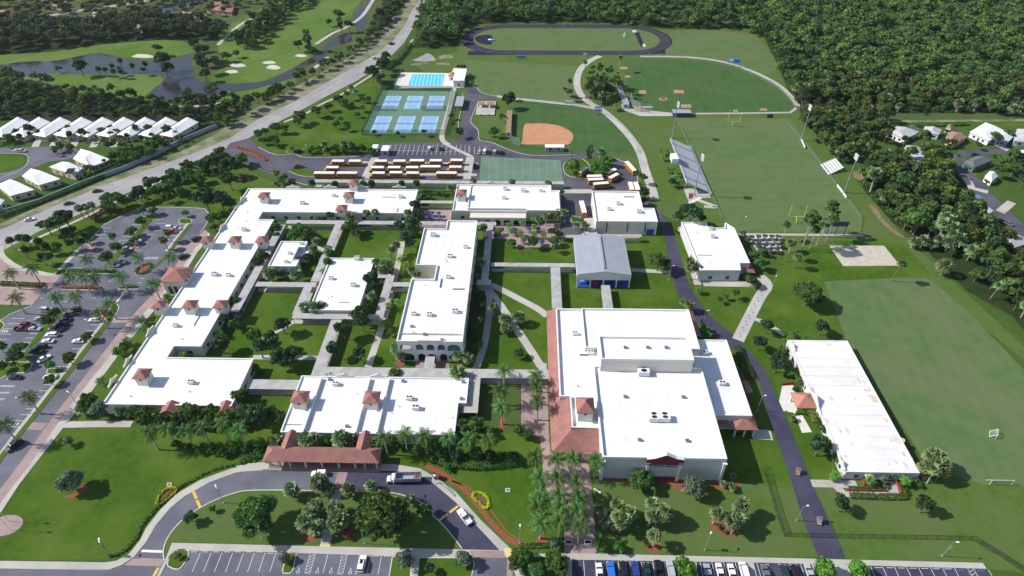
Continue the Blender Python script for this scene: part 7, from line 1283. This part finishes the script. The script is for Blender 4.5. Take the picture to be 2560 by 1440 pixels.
fence([(1960, 1341), (2020, 1343), (2200, 1346), (2432, 1350), (2500, 1392), (2580, 1445)], 2.0, 'fence_black', 'black fence crossing the bottom right lawns', 3, 'dark'); fence([(1912, 1185), (1925, 1230), (1942, 1290), (1960, 1341)], 2.0, 'fence_black', 'black fence on the lawn left of the dark service road', 3, 'dark')
fence([(1969, 310), (2040, 395), (2110, 490), (2152, 545), (2148, 582)], 1.2, 'fence_steel', 'low chain-link fence along the right side of football field', 5); fence([(1696, 312), (1720, 360), (1776, 482), (1806, 548)], 1.2, 'fence_steel', 'low chain-link fence along the grandstand side', 5)
fence([(1595, 386), (1585, 350), (1552, 312), (1500, 280), (1440, 263), (1370, 256), (1290, 258)], 1.6, 'fence_steel', 'chain-link fence around the softball outfield', 5, sm=3); fence([(1600, 146), (1720, 148), (1810, 161), (1880, 185), (1938, 216), (1972, 246), (1984, 266), (1978, 281), (1740, 284)], 2.2, 'fence_steel', 'chain-link fence around the baseball outfield', 5, sm=3)
fence([(1290, 368), (1420, 374), (1425, 388), (1590, 390)], 1.6, 'fence_steel', 'chain-link fence below the softball infield', 5); fence([(1003, 180), (984, 221), (1160, 221)], 1.6, 'fence_steel', 'fence at left and front of the pool deck', 4); fence([(1400, 560), (1440, 560), (1440, 596), (1402, 596)], 2, 'fence_steel', 'fence around the service nook left of the boxy building', 4)
fence([(590, 400), (650, 425), (715, 452), (740, 462)], 1.8, 'fence_black', 'black fence above the playground', 3, 'dark')
for i, (a, b) in enumerate((((2003, 352), (2012, 372)), ((2092, 466), (2106, 484)), ((2107, 486), (2115, 497)))):
    e = empty('banner', W(*a), 0, ['white banner on the field fence near the far right mast', 'longer white banner on the field fence by the near mast', 'shorter white banner just below the longer one'][i], 'banner'); mb = MB(); p, q = W(*a), W(*b); mb.prism([(p.x-.1, p.y), (q.x-.1, q.y), (q.x-.03, q.y), (p.x-.03, p.y)], .25, 1.4); mb.build('cloth', M['white_metal'], e)
wl = [(-60, 560), (0, 537), (100, 508), (212, 461), (317, 423), (400, 385), (460, 353), (545, 318)]; P = [tuple(W(*p))[:2] for p in wl]; A, B = strip_outline(P, .35); e = empty('boundary_wall', (P[0][0], P[0][1], 0), 0, 'long blue-grey wall between the neighbourhood and main road', 'wall')
for i in range(len(P)-1): mb = MB(); mb.prism([A[i], A[i+1], B[i+1], B[i]], 0, 2.3); mb.build('wall_panel', M['wall_grey_blue'], e)
# tennis nets
for i, (x0, x1, y0, y1) in enumerate(TC):
    nm = ['left', 'middle', 'right'][i % 3]+' court of the '+('far' if i < 3 else 'near')+' row'; my = (y0+y1)/2; e = empty('tennis_net', ((x0+x1)/2, my, 0), 0, f"tennis net on the {nm}", 'net', 'tennis nets'); w = (x1-x0)/2+.3
    P_(e, 'net', 'net_mesh', lambda m: m.poly([(-w, 0, .07), (w, 0, .07), (w, 0, 1.05), (-w, 0, 1.05)])); P_(e, 'tape', 'white_metal', lambda m: m.box((0, 0, 1.07), (2*w, .08, .07)))
    for s in (-1, 1): P_(e, 'post', 'dark', lambda m: m.tube((s*w, 0, 0), (s*w, 0, 1.15), .06, n=6))
# outbuildings
def shed(name, label, px, z, roof, wall, kind='flat', cat='building', rh=1.2, gable=None, openfront=False):
    P = rectify([tuple(p)[:2] for p in WP(px, z)]); xs = [p[0] for p in P]; ys = [p[1] for p in P]; x0, x1, y0, y1 = min(xs), max(xs), min(ys), max(ys); e = empty(name, ((x0+x1)/2, (y0+y1)/2, 0), 0, label, cat); mb = MB()
    if openfront:
        for px_ in (x0+.2, x1-.2):
            for py_ in (y0+.2, y1-.2): mb.box((px_, py_, 0), (.25, .25, z-.2))
        mb.build('column', M[wall], e)
    else: mb.prism([(x0+.3, y0+.3), (x1-.3, y0+.3), (x1-.3, y1-.3), (x0+.3, y1-.3)], 0, z-.1); mb.build('wall', M[wall], e); openings(e, (x0+.3, y0+.3), (x1-.3, y0+.3), row(x1-x0-.6, max(1, int((x1-x0)/4)), 1.3, .8, min(1.4, z-1.4), .5))
    if kind == 'flat': mb = MB(); mb.prism([(x0, y0), (x1, y0), (x1, y1), (x0, y1)], z-.1, z+.15); mb.build('roof', M[roof], e)
    else: hiproof(e, 'roof', x0, x1, y0, y1, z, rh, roof, .2, gable)
    return e
shed('pool_house', 'white flat-roofed pool house at the right end of the pool', [(1140, 172), (1167, 172), (1161, 202), (1131, 202)], 4.4, 'roof_white', 'wall_white'); shed('pool_pavilion', 'small orange-tiled pavilion attached to the pool deck', [(1124, 182), (1138, 181), (1137, 190), (1121, 191)], 3.4, 'tile_orange', 'wall_white', 'hip')
for i, x in enumerate((1145, 1153, 1161)): board(x, 165, 2.0, 1.6, .2, 0, 'dark', ['left', 'middle', 'right'][i]+' dark cooling unit behind the pool house', 2, 'cooling_unit', 'machine')
shed('storage_yard', 'roofless walled storage bays right of the service lane', [(1194, 252), (1239, 255), (1237, 288), (1190, 287)], .5, 'concrete', 'concrete'); shed('storage_shelter', 'left dark open shelter inside the storage bays', [(1196, 254), (1212, 254), (1211, 262), (1195, 262)], 2.6, 'house_brown_roof', 'dark', openfront=True, cat='shelter'); shed('storage_shelter', 'right dark open shelter inside the storage bays', [(1217, 255), (1236, 255), (1235, 263), (1216, 263)], 2.6, 'house_brown_roof', 'dark', openfront=True, cat='shelter')
shed('small_canopy', 'grey shade canopy left of the service lane near tennis courts', [(1141, 241), (1160, 241), (1158, 266), (1137, 266)], 2.8, 'metal_roof', 'steel', openfront=True, cat='canopy'); shed('office_trailer', 'white site trailer at the end of the north parking row', [(952, 362), (970, 366), (975, 379), (958, 376)], 3.0, 'roof_white', 'wall_grey_blue', cat='trailer'); shed('storage_container', 'narrow white container left of the site trailer', [(926, 361), (941, 362), (948, 372), (936, 370)], 2.6, 'roof_white', 'wall_white', cat='container')
shed('dugout', 'grey-roofed blue baseball dugout by the outfield path', [(1682, 274), (1727, 274), (1727, 283), (1682, 283)], 2.8, 'metal_roof', 'navy', cat='dugout'); shed('dugout', 'low white and red roofed softball dugout below the infield', [(1363, 361), (1411, 362), (1410, 369), (1362, 369)], 2.6, 'roof_white', 'wall_grey_blue', cat='dugout'); shed('dugout', 'narrow brown and white dugout left of the softball infield', [(1268, 275), (1280, 276), (1278, 332), (1264, 332)], 2.6, 'house_brown_roof', 'wall_white', cat='dugout'); shed('batting_cage', 'small building beside the clump at baseball stands', [(1555, 245), (1570, 245), (1572, 262), (1556, 262)], 2.6, 'metal_roof', 'wall_grey', cat='shelter')
q = WP([(1543, 216), (1557, 215), (1566, 245), (1552, 246)], 1.5); e = empty('bleachers', (q[0]+q[2])/2, 0, 'small grey bleachers in shade left of the baseball field', 'bleachers'); e.location.z = 0; mb = MB()
for i in range(5): f = i/5; a, b = q[0].lerp(q[1], f), q[3].lerp(q[2], f); a2, b2 = q[0].lerp(q[1], f+.17), q[3].lerp(q[2], f+.17); mb.prism([(a.x, a.y), (a2.x, a2.y), (b2.x, b2.y), (b.x, b.y)], 2.0-.35*i-.1, 2.0-.35*i)
mb.build('seat_rows', M['grey_metal'], e); P_(e, 'frame', 'steel', lambda m: [m.tube((sx, sy, 0), (sx, sy, 1.2), .06, n=5) for sx in (-1.5, 1.5) for sy in (-3, 3)])
def backstop(pts, h, label):
    e = empty('backstop', W(*pts[0]), 0, label, 'backstop'); P = WP(pts); mb = MB()
    for a, b in zip(P[:-1], P[1:]): mb.poly([(a.x, a.y, .03), (b.x, b.y, .03), (b.x, b.y, h), (a.x, a.y, h)])
    mb.build('net', M['backstop_net'], e)
    for p in P: mb = MB(); mb.tube((p.x, p.y, 0), (p.x, p.y, h), .09, n=6); mb.build('pole', M['steel'], e)
backstop([(1575, 252), (1580, 270), (1600, 280), (1625, 282)], 6, 'tall netted backstop behind the baseball home plate'); backstop([(1278, 345), (1280, 360), (1300, 366)], 5, 'tall netted backstop behind the softball home plate')
sheet('home_plate_area', [(1578, 262), (1612, 272), (1630, 280), (1590, 280)], .05, 'clay', 0); e = empty('tarp', W(1615, 268), 0, 'grey-blue tarp on the ground behind home plate', 'tarp'); P_(e, 'sheet', 'wall_grey_blue', lambda m: m.box((0, 0, .06), (8, 2.6, .12))); sheet('walkway', [(1550, 250), (1566, 250), (1580, 272), (1700, 284), (1700, 290), (1600, 290), (1556, 274)], .04, 'concrete')
# umbrella tables
ut = empty('umbrella_table', (0, 0, 0)); P_(ut, 'table_top', 'shade_grey', lambda m: m.tube((0, 0, .72), (0, 0, .77), .65, n=12)); P_(ut, 'pole', 'steel', lambda m: m.tube((0, 0, 0), (0, 0, 2.4), .04, n=5)); mb = MB()
for i in range(8): a0, a1 = i*math.pi/4, (i+1)*math.pi/4; mb.poly([(0, 0, 2.55), (1.35*math.cos(a0), 1.35*math.sin(a0), 2.05), (1.35*math.cos(a1), 1.35*math.sin(a1), 2.05)])
P_(ut, 'seat', 'shade_grey', lambda m: [m.box((1.05*math.cos(t), 1.05*math.sin(t), .42), (.35, .8, .05), t) for t in (0, 1.57, 3.14, 4.71)]); cn = mb.build('canopy', M['shade_grey']); cn.parent = ut
def tables(pts, mat, wh):
    pts = sorted(pts)
    for i, (x, y) in enumerate(pts):
        o = put(ut, USED, W(x, y, 2.2)-Vector((0, 0, 2.13)), 0, 1, f"{nth(i, len(pts))}{'blue' if mat=='navy' else 'dark'} umbrella table {wh}", 'table', 'umbrella tables '+wh)
        for ch in o.children:
            if ch.name.startswith('canopy'): ch.material_slots[0].link = 'OBJECT'; ch.material_slots[0].material = M[mat]
tables([(1880, 591), (1897, 590), (1913, 589), (1930, 590), (1945, 590), (1886, 600), (1903, 600), (1920, 600), (1938, 599), (1897, 611), (1914, 612), (1931, 611), (1947, 610), (1905, 622), (1925, 622), (1943, 622)], 'umbrella_dark', 'on the white patio right of the locker building'); tables([(1064, 531), (1080, 531), (1096, 532), (1068, 541), (1084, 540), (1100, 541)], 'navy', 'on the terrace right of the northern arm'); tables([(1282, 572), (1323, 571), (1345, 571), (1355, 603), (1308, 600), (1300, 580)], 'navy', 'on the palm plaza below the dining hall')
# playground
c = W(605, 450); e = empty('playground', c, 0, 'purple and red climbing frame with blue tube slide under trees', 'playground')
P_(e, 'platform', 'maroon', lambda m: [m.box((x, y, 1.5), (1.6, 1.6, .12)) for x, y in ((0, 0), (2.2, .6), (-2.2, -.8), (.4, -2.4))]); P_(e, 'post', 'navy', lambda m: [m.tube((x+sx, y+sy, 0), (x+sx, y+sy, 3.2), .07, n=5) for x, y in ((0, 0), (2.2, .6), (-2.2, -.8), (.4, -2.4)) for sx in (-.8, .8) for sy in (-.8, .8)]); P_(e, 'tube_slide', 'royal_blue', lambda m: (m.tube((1.2, 3.2, .4), (2, 1.6, 2.2), .5, n=8), m.tube((1.2, 3.2, .4), (.2, 4.0, .3), .5, n=8))); P_(e, 'slide', 'bright_red', lambda m: m.tube((3, .4, 1.6), (4.6, -1.4, .3), .4, n=6)); P_(e, 'roof', 'maroon', lambda m: m.tube((0, 0, 3.2), (0, 0, 4.0), 1.2, .05, 8)); P_(e, 'bridge', 'house_red_roof', lambda m: m.box((1.1, .3, 1.5), (1.2, .8, .1)))
e = empty('play_dome', W(533, 439), 0, 'small white climbing dome on the playground lawn', 'playground'); P_(e, 'frame', 'white_metal', lambda m: [m.tube((1.5*math.cos(t), 1.5*math.sin(t), 0), (.4*math.cos(t+.5), .4*math.sin(t+.5), 1.5), .05, n=4) for t in np.linspace(0, 6.28, 9)[:-1]])
e = empty('monument_sign', W(747, 420), R(20), 'teal and red monument sign on the pointed island', 'sign'); P_(e, 'base', 'teal', lambda m: m.box((0, 0, 0), (5, .9, 1.6))); P_(e, 'crest', 'bright_red', lambda m: m.box((-.4, 0, 1.6), (2.2, .7, .9)))
for i, (x, y) in enumerate(((22, 1303), (27, 1325))): e = empty('flagpole', W(x, y), 0, ['upper', 'lower'][i]+' flagpole on the round brick circle at left edge', 'flagpole', 'flagpoles'); P_(e, 'pole', 'white_metal', lambda m: m.tube((0, 0, 0), (0, 0, 10), .07, .04, 6)); P_(e, 'flag', ['maroon', 'royal_blue'][i], lambda m: m.poly([(0, 0, 8.6), (1.2, .5, 8.2), (1.5, .2, 9.2), (0, 0, 9.9)]))
for x, y, r, lb in ((238, 790, .9, 'orange-red beach umbrella beside the white SUV'), (258, 788, 1.1, 'bright red beach umbrella right of the white SUV')): e = empty('sun_umbrella', W(x, y, 2.1)-Vector((0, 0, 2.1)), 0, lb, 'umbrella'); P_(e, 'pole', 'steel', lambda m: m.tube((0, 0, 0), (0, 0, 2.2), .03, n=5)); P_(e, 'canopy', 'bright_red', lambda m: m.tube((0, 0, 1.8), (0, 0, 2.35), r, .1, 8))
for x, y, lb in ((1421, 1357, 'left'), (1470, 1357, 'right')): e = empty('planter_box', W(x, y), 0, f'{lb} rectangular white planter at the avenue entrance', 'planter'); P_(e, 'rim', 'white_metal', lambda m: [m.box(a, b) for a, b in (((0, .55, 0), (2.0, .14, .5)), ((0, -.55, 0), (2.0, .14, .5)), ((.93, 0, 0), (.14, .96, .5)), ((-.93, 0, 0), (.14, .96, .5)))]); P_(e, 'soil', 'dark', lambda m: m.box((0, 0, .0), (1.7, .96, .35)))
e = empty('bench', W(1493, 1229), R(-35), 'white bench at the right edge of the palm avenue', 'bench'); P_(e, 'seat', 'white_metal', lambda m: m.box((0, 0, .42), (2.4, .5, .08))); P_(e, 'leg', 'white_metal', lambda m: m.box((-.9, 0, 0), (.1, .45, .42))); P_(e, 'leg', 'white_metal', lambda m: m.box((.9, 0, 0), (.1, .45, .42)))
# tools: wheelie items near ramp, red handrails
def rail(pts, label, mat='maroon_rail', h=1.0):
    e = empty('handrail', W(*pts[0]), 0, label, 'handrail', 'red handrails'); P = WP(pts)
    for a, b in zip(P[:-1], P[1:]): mb = MB(); mb.prism([(a.x-.06, a.y-.06), (b.x+.06, b.y-.06), (b.x+.06, b.y+.06), (a.x-.06, a.y+.06)] if abs(a.x-b.x) > abs(a.y-b.y) else [(a.x-.1, a.y), (a.x+.1, a.y), (b.x+.1, b.y), (b.x-.1, b.y)], .1, h); mb.build('rail', M[mat], e)
rail([(2116, 1228), (2218, 1230)], 'long red handrail along the lower ramp'); rail([(2236, 1202), (2252, 1234)], 'red handrail at right side of the ramp'); rail([(2151, 1196), (2160, 1214)], 'short red handrail at the door of the east classrooms'); rail([(1954, 962), (1984, 960)], 'red handrail north of the tiled entrance porch')
# ================================================================ HOUSES
def qhouse(label, q, z, rh, roof, wall, name='house', screen=False, group=None):
    """q = photo corners of the eaves at height z: front-left, front-right, back-right, back-left; ridge runs front to back"""
    P = [W(p[0], p[1], z) for p in q]; c = sum(P, Vector())/4; e = empty(name, (c.x, c.y, 0), 0, label, 'house', group); I = [p.lerp(c, .07) for p in P]; mb = MB(); mb.prism([(p.x, p.y) for p in I], 0, z-.05); mb.build('wall', M[wall], e)
    f, b = (P[0]+P[1])/2, (P[2]+P[3])/2; R0, R1 = f.lerp(b, .24), f.lerp(b, .86); R0.z = R1.z = z+rh; mb = MB()
    for F in ((P[0], P[1], R0), (P[1], P[2], R1, R0), (P[2], P[3], R1), (P[3], P[0], R0, R1)): mb.poly([tuple(p) for p in F])
    mb.poly([(p.x, p.y, z-.01) for p in P][::-1]); mb.build('roof', M[roof], e)
    for i in (0, 1):
        a, b_ = I[i], I[i+1]; L_ = (b_-a).length
        openings(e, a, b_, [(L_*.25, 1.4, .9, 1.2), (L_*.75, 1.4, .9, 1.2)] + ([(L_*.5, 1.1, 0, 2.1)] if i == 0 else [])) if (I[1]-I[0]).cross(I[2]-I[1]).z > 0 else None
    if screen: mb = MB(); d = (P[3]-P[0]).normalized()*5; mb.prism([(P[3].x, P[3].y), (P[2].x, P[2].y), (P[2].x+d.x, P[2].y+d.y), (P[3].x+d.x, P[3].y+d.y)], 0, 2.8, bottom=False); mb.build('screen_enclosure', M['fence_black'], e)
    return e
for k in range(9):
    o = 53*(k-1); qhouse(f"{nth(k, 9)}long white-roofed house in the row below the tree belt", [(26+o, 337), (60+o, 343), (126+o, 305), (97+o, 292)], 3.2, 1.7, 'house_white_roof', 'house_wall', screen=True, group='row of white-roofed houses')
for q, lb in (([(182, 397), (227, 417), (277, 399), (202, 372)], 'largest white-roofed house beside the neighbourhood wall, farthest up'), ([(122, 417), (185, 437), (207, 420), (155, 404)], 'white-roofed house with dark solar panel by the wall'), ([(54, 440), (97, 463), (151, 447), (77, 421)], 'third white-roofed house down along the wall'), ([(-8, 462), (25, 490), (86, 474), (25, 448)], 'fourth white-roofed house down along the wall'), ([(-60, 508), (-10, 525), (12, 500), (-40, 488)], 'white-roofed house cut by the left edge')):
    h_ = qhouse(lb, q, 3.6, 2.0, 'house_white_roof', 'house_wall')
    if 'solar' in lb: a = W(176, 428, 4.6); mb = MB(); mb.poly([(a.x-2, a.y-2.6, 4.3), (a.x+2.2, a.y-2.2, 4.3), (a.x+2.4, a.y+1.6, 5.6), (a.x-1.6, a.y+1.2, 5.6)]); mb.build('solar_panel', M['glass'], h_)
HR = [([(2221, 328), (2262, 345), (2290, 330), (2245, 318)], 'house_grey_roof', 'wall_white', 'long grey mobile home near the preserve wood'), ([(2255, 322), (2285, 330), (2300, 322), (2270, 314)], 'shade_grey', 'wall_grey', 'dark-roofed shed behind the grey mobile home'), ([(2312, 330), (2345, 335), (2350, 324), (2315, 318)], 'house_grey_roof', 'wall_white', 'small grey-roofed home beside the mobile home'), ([(2366, 345), (2385, 357), (2412, 342), (2380, 330)], 'house_brown_roof', 'ramp_yellow', 'small yellow house with brown roof'), ([(2432, 330), (2472, 348), (2510, 330), (2465, 310)], 'house_white_roof', 'wall_white', 'big white-roofed house at upper right'), ([(2480, 345), (2518, 352), (2535, 336), (2500, 328)], 'house_white_roof', 'tin_blue', 'white-roofed house with blue wall at upper right'), ([(2540, 350), (2600, 355), (2600, 330), (2548, 325)], 'house_grey_roof', 'wall_white', 'grey-roofed house cut by the upper right edge'), ([(2365, 318), (2378, 322), (2385, 316), (2370, 312)], 'house_brown_roof', 'house_wall', 'tiny brown-roofed shed behind the homes'),
      ([(2262, 378), (2300, 385), (2305, 372), (2268, 366)], 'house_grey_roof', 'wall_white', 'grey-roofed home above the dense grove'), ([(2252, 398), (2320, 410), (2342, 398), (2272, 388)], 'house_grey_roof', 'wall_grey', 'wide pale grey roof among the trees'), ([(2415, 405), (2436, 416), (2478, 400), (2440, 392)], 'shade_grey', 'court_green', 'green house with dark roof on the street corner'), ([(2330, 492), (2365, 502), (2375, 490), (2340, 482)], 'tin_blue', 'wall_white', 'left blue metal roof deep in the grove'), ([(2405, 500), (2440, 508), (2450, 492), (2410, 485)], 'tin_blue', 'wall_white', 'right blue metal roof deep in the grove'), ([(2446, 530), (2462, 538), (2480, 527), (2455, 518)], 'house_white_roof', 'wall_white', 'small white-roofed house by the diagonal street'), ([(2500, 600), (2530, 618), (2570, 605), (2535, 588)], 'house_grey_roof', 'tin_blue', 'grey-roofed blue house at the right edge'), ([(2492, 650), (2515, 662), (2535, 650), (2508, 636)], 'house_white_roof', 'wall_white', 'small white gabled building at the right edge'), ([(2465, 440), (2480, 450), (2492, 440), (2475, 430)], 'house_white_roof', 'wall_white', 'small white house beyond the diagonal street'),
      ([(2545, 395), (2600, 400), (2600, 380), (2550, 378)], 'house_white_roof', 'wall_white', 'white house at right edge beside the upper street'), ([(95, 8), (150, 16), (160, 2), (110, -6)], 'house_red_roof', 'house_wall', 'dim red-roofed house at the top left'), ([(0, 42), (25, 50), (28, 32), (-5, 22)], 'house_red_roof', 'house_wall', 'red-roofed house cut by the top left edge'), ([(440, 45), (500, 52), (510, 38), (460, 30)], 'house_red_roof', 'house_wall', 'red-roofed house beyond the golf course trees'), ([(520, 22), (575, 28), (580, 12), (535, 6)], 'house_red_roof', 'house_wall', 'farther red-roofed house beyond the golf course'), ([(230, 45), (260, 50), (262, 36), (235, 32)], 'house_grey_roof', 'house_wall', 'pale house hidden among the top left trees'), ([(335, 66), (352, 72), (356, 60), (340, 56)], 'house_white_roof', 'house_wall', 'small white house hidden among the top left trees')]
for q, rf, wl_, lb in HR:
    mx_, my_ = sum(p[0] for p in q)/4, sum(p[1] for p in q)/4; k_ = 1.22 if 'shed' not in lb and 'gabled' not in lb else 1.0
    qhouse(lb, [(mx_+(p[0]-mx_)*k_, my_+(p[1]-my_)*k_) for p in q], 3.2, 1.5, rf, wl_)
# people near the avenue and paths
def person(x, y, ang, shirt, pants, label):
    c = W(x, y); me = bpy.data.meshes.new('person'); J = [(0, 0, .95), (0, .0, 1.2), (0, 0, 1.42), (0, .01, 1.53), (0, .02, 1.66), (.2, 0, 1.40), (.27, .02, 1.12), (.28, .12, .88), (-.2, 0, 1.40), (-.27, -.02, 1.12), (-.28, .06, .86), (.1, .03, .9), (.11, .12, .5), (.11, .08, .06), (.11, .22, .04), (-.1, -.02, .9), (-.11, -.06, .5), (-.11, -.2, .08), (-.11, -.08, .04)]
    E_ = [(0, 1), (1, 2), (2, 3), (3, 4), (2, 5), (5, 6), (6, 7), (2, 8), (8, 9), (9, 10), (0, 11), (11, 12), (12, 13), (13, 14), (0, 15), (15, 16), (16, 17), (17, 18)]; RD = [.15, .15, .17, .06, .11, .07, .05, .035, .07, .05, .035, .09, .065, .045, .04, .09, .065, .045, .04]
    me.from_pydata(J, E_, []); o = bpy.data.objects.new('person', me); col.objects.link(o); m = o.modifiers.new('skin', 'SKIN'); sv = me.skin_vertices[0].data
    for i, r in enumerate(RD): sv[i].radius = (r, r*.75)
    sv[0].use_root = True; s2 = o.modifiers.new('sub', 'SUBSURF'); s2.levels = s2.render_levels = 1; me.materials.append(M[shirt]); o.location = (c.x, c.y, .06); o.rotation_euler = (0, 0, R(ang)); tag(o, label, 'person')
    P_(o, 'hair', 'dark', lambda m_: m_.tube((0, -.03, 1.66), (0, -.02, 1.80), .10, .06, 8)); P_(o, 'trousers', pants, lambda m_: [m_.tube((s*.1, .02*s, .95), (s*.11, .1*s-.02, .45), .12, .09, 8) for s in (-1, 1)])
person(1632, 498, 30, 'bright_red', 'dark', 'person in reddish shirt standing at the lower end of the gravel path')

# ================================================================ AIR
mb = MB(); mb.box((0, 330, -1.5), (1500, 1180, 172)); hz_ = mb.build('haze', bpy.data.materials.new('air'))
tag(hz_, 'thin summer haze over the whole campus', 'haze', None, 'stuff')
hm = hz_.data.materials[0]; hm.use_nodes = True; hm.node_tree.nodes.remove(hm.node_tree.nodes['Principled BSDF'])
pv = hm.node_tree.nodes.new('ShaderNodeVolumePrincipled'); pv.inputs['Color'].default_value = (.80, .86, .95, 1); pv.inputs['Density'].default_value = .00004; pv.inputs['Anisotropy'].default_value = .2
hm.node_tree.links.new(pv.outputs[0], hm.node_tree.nodes['Material Output'].inputs['Volume'])
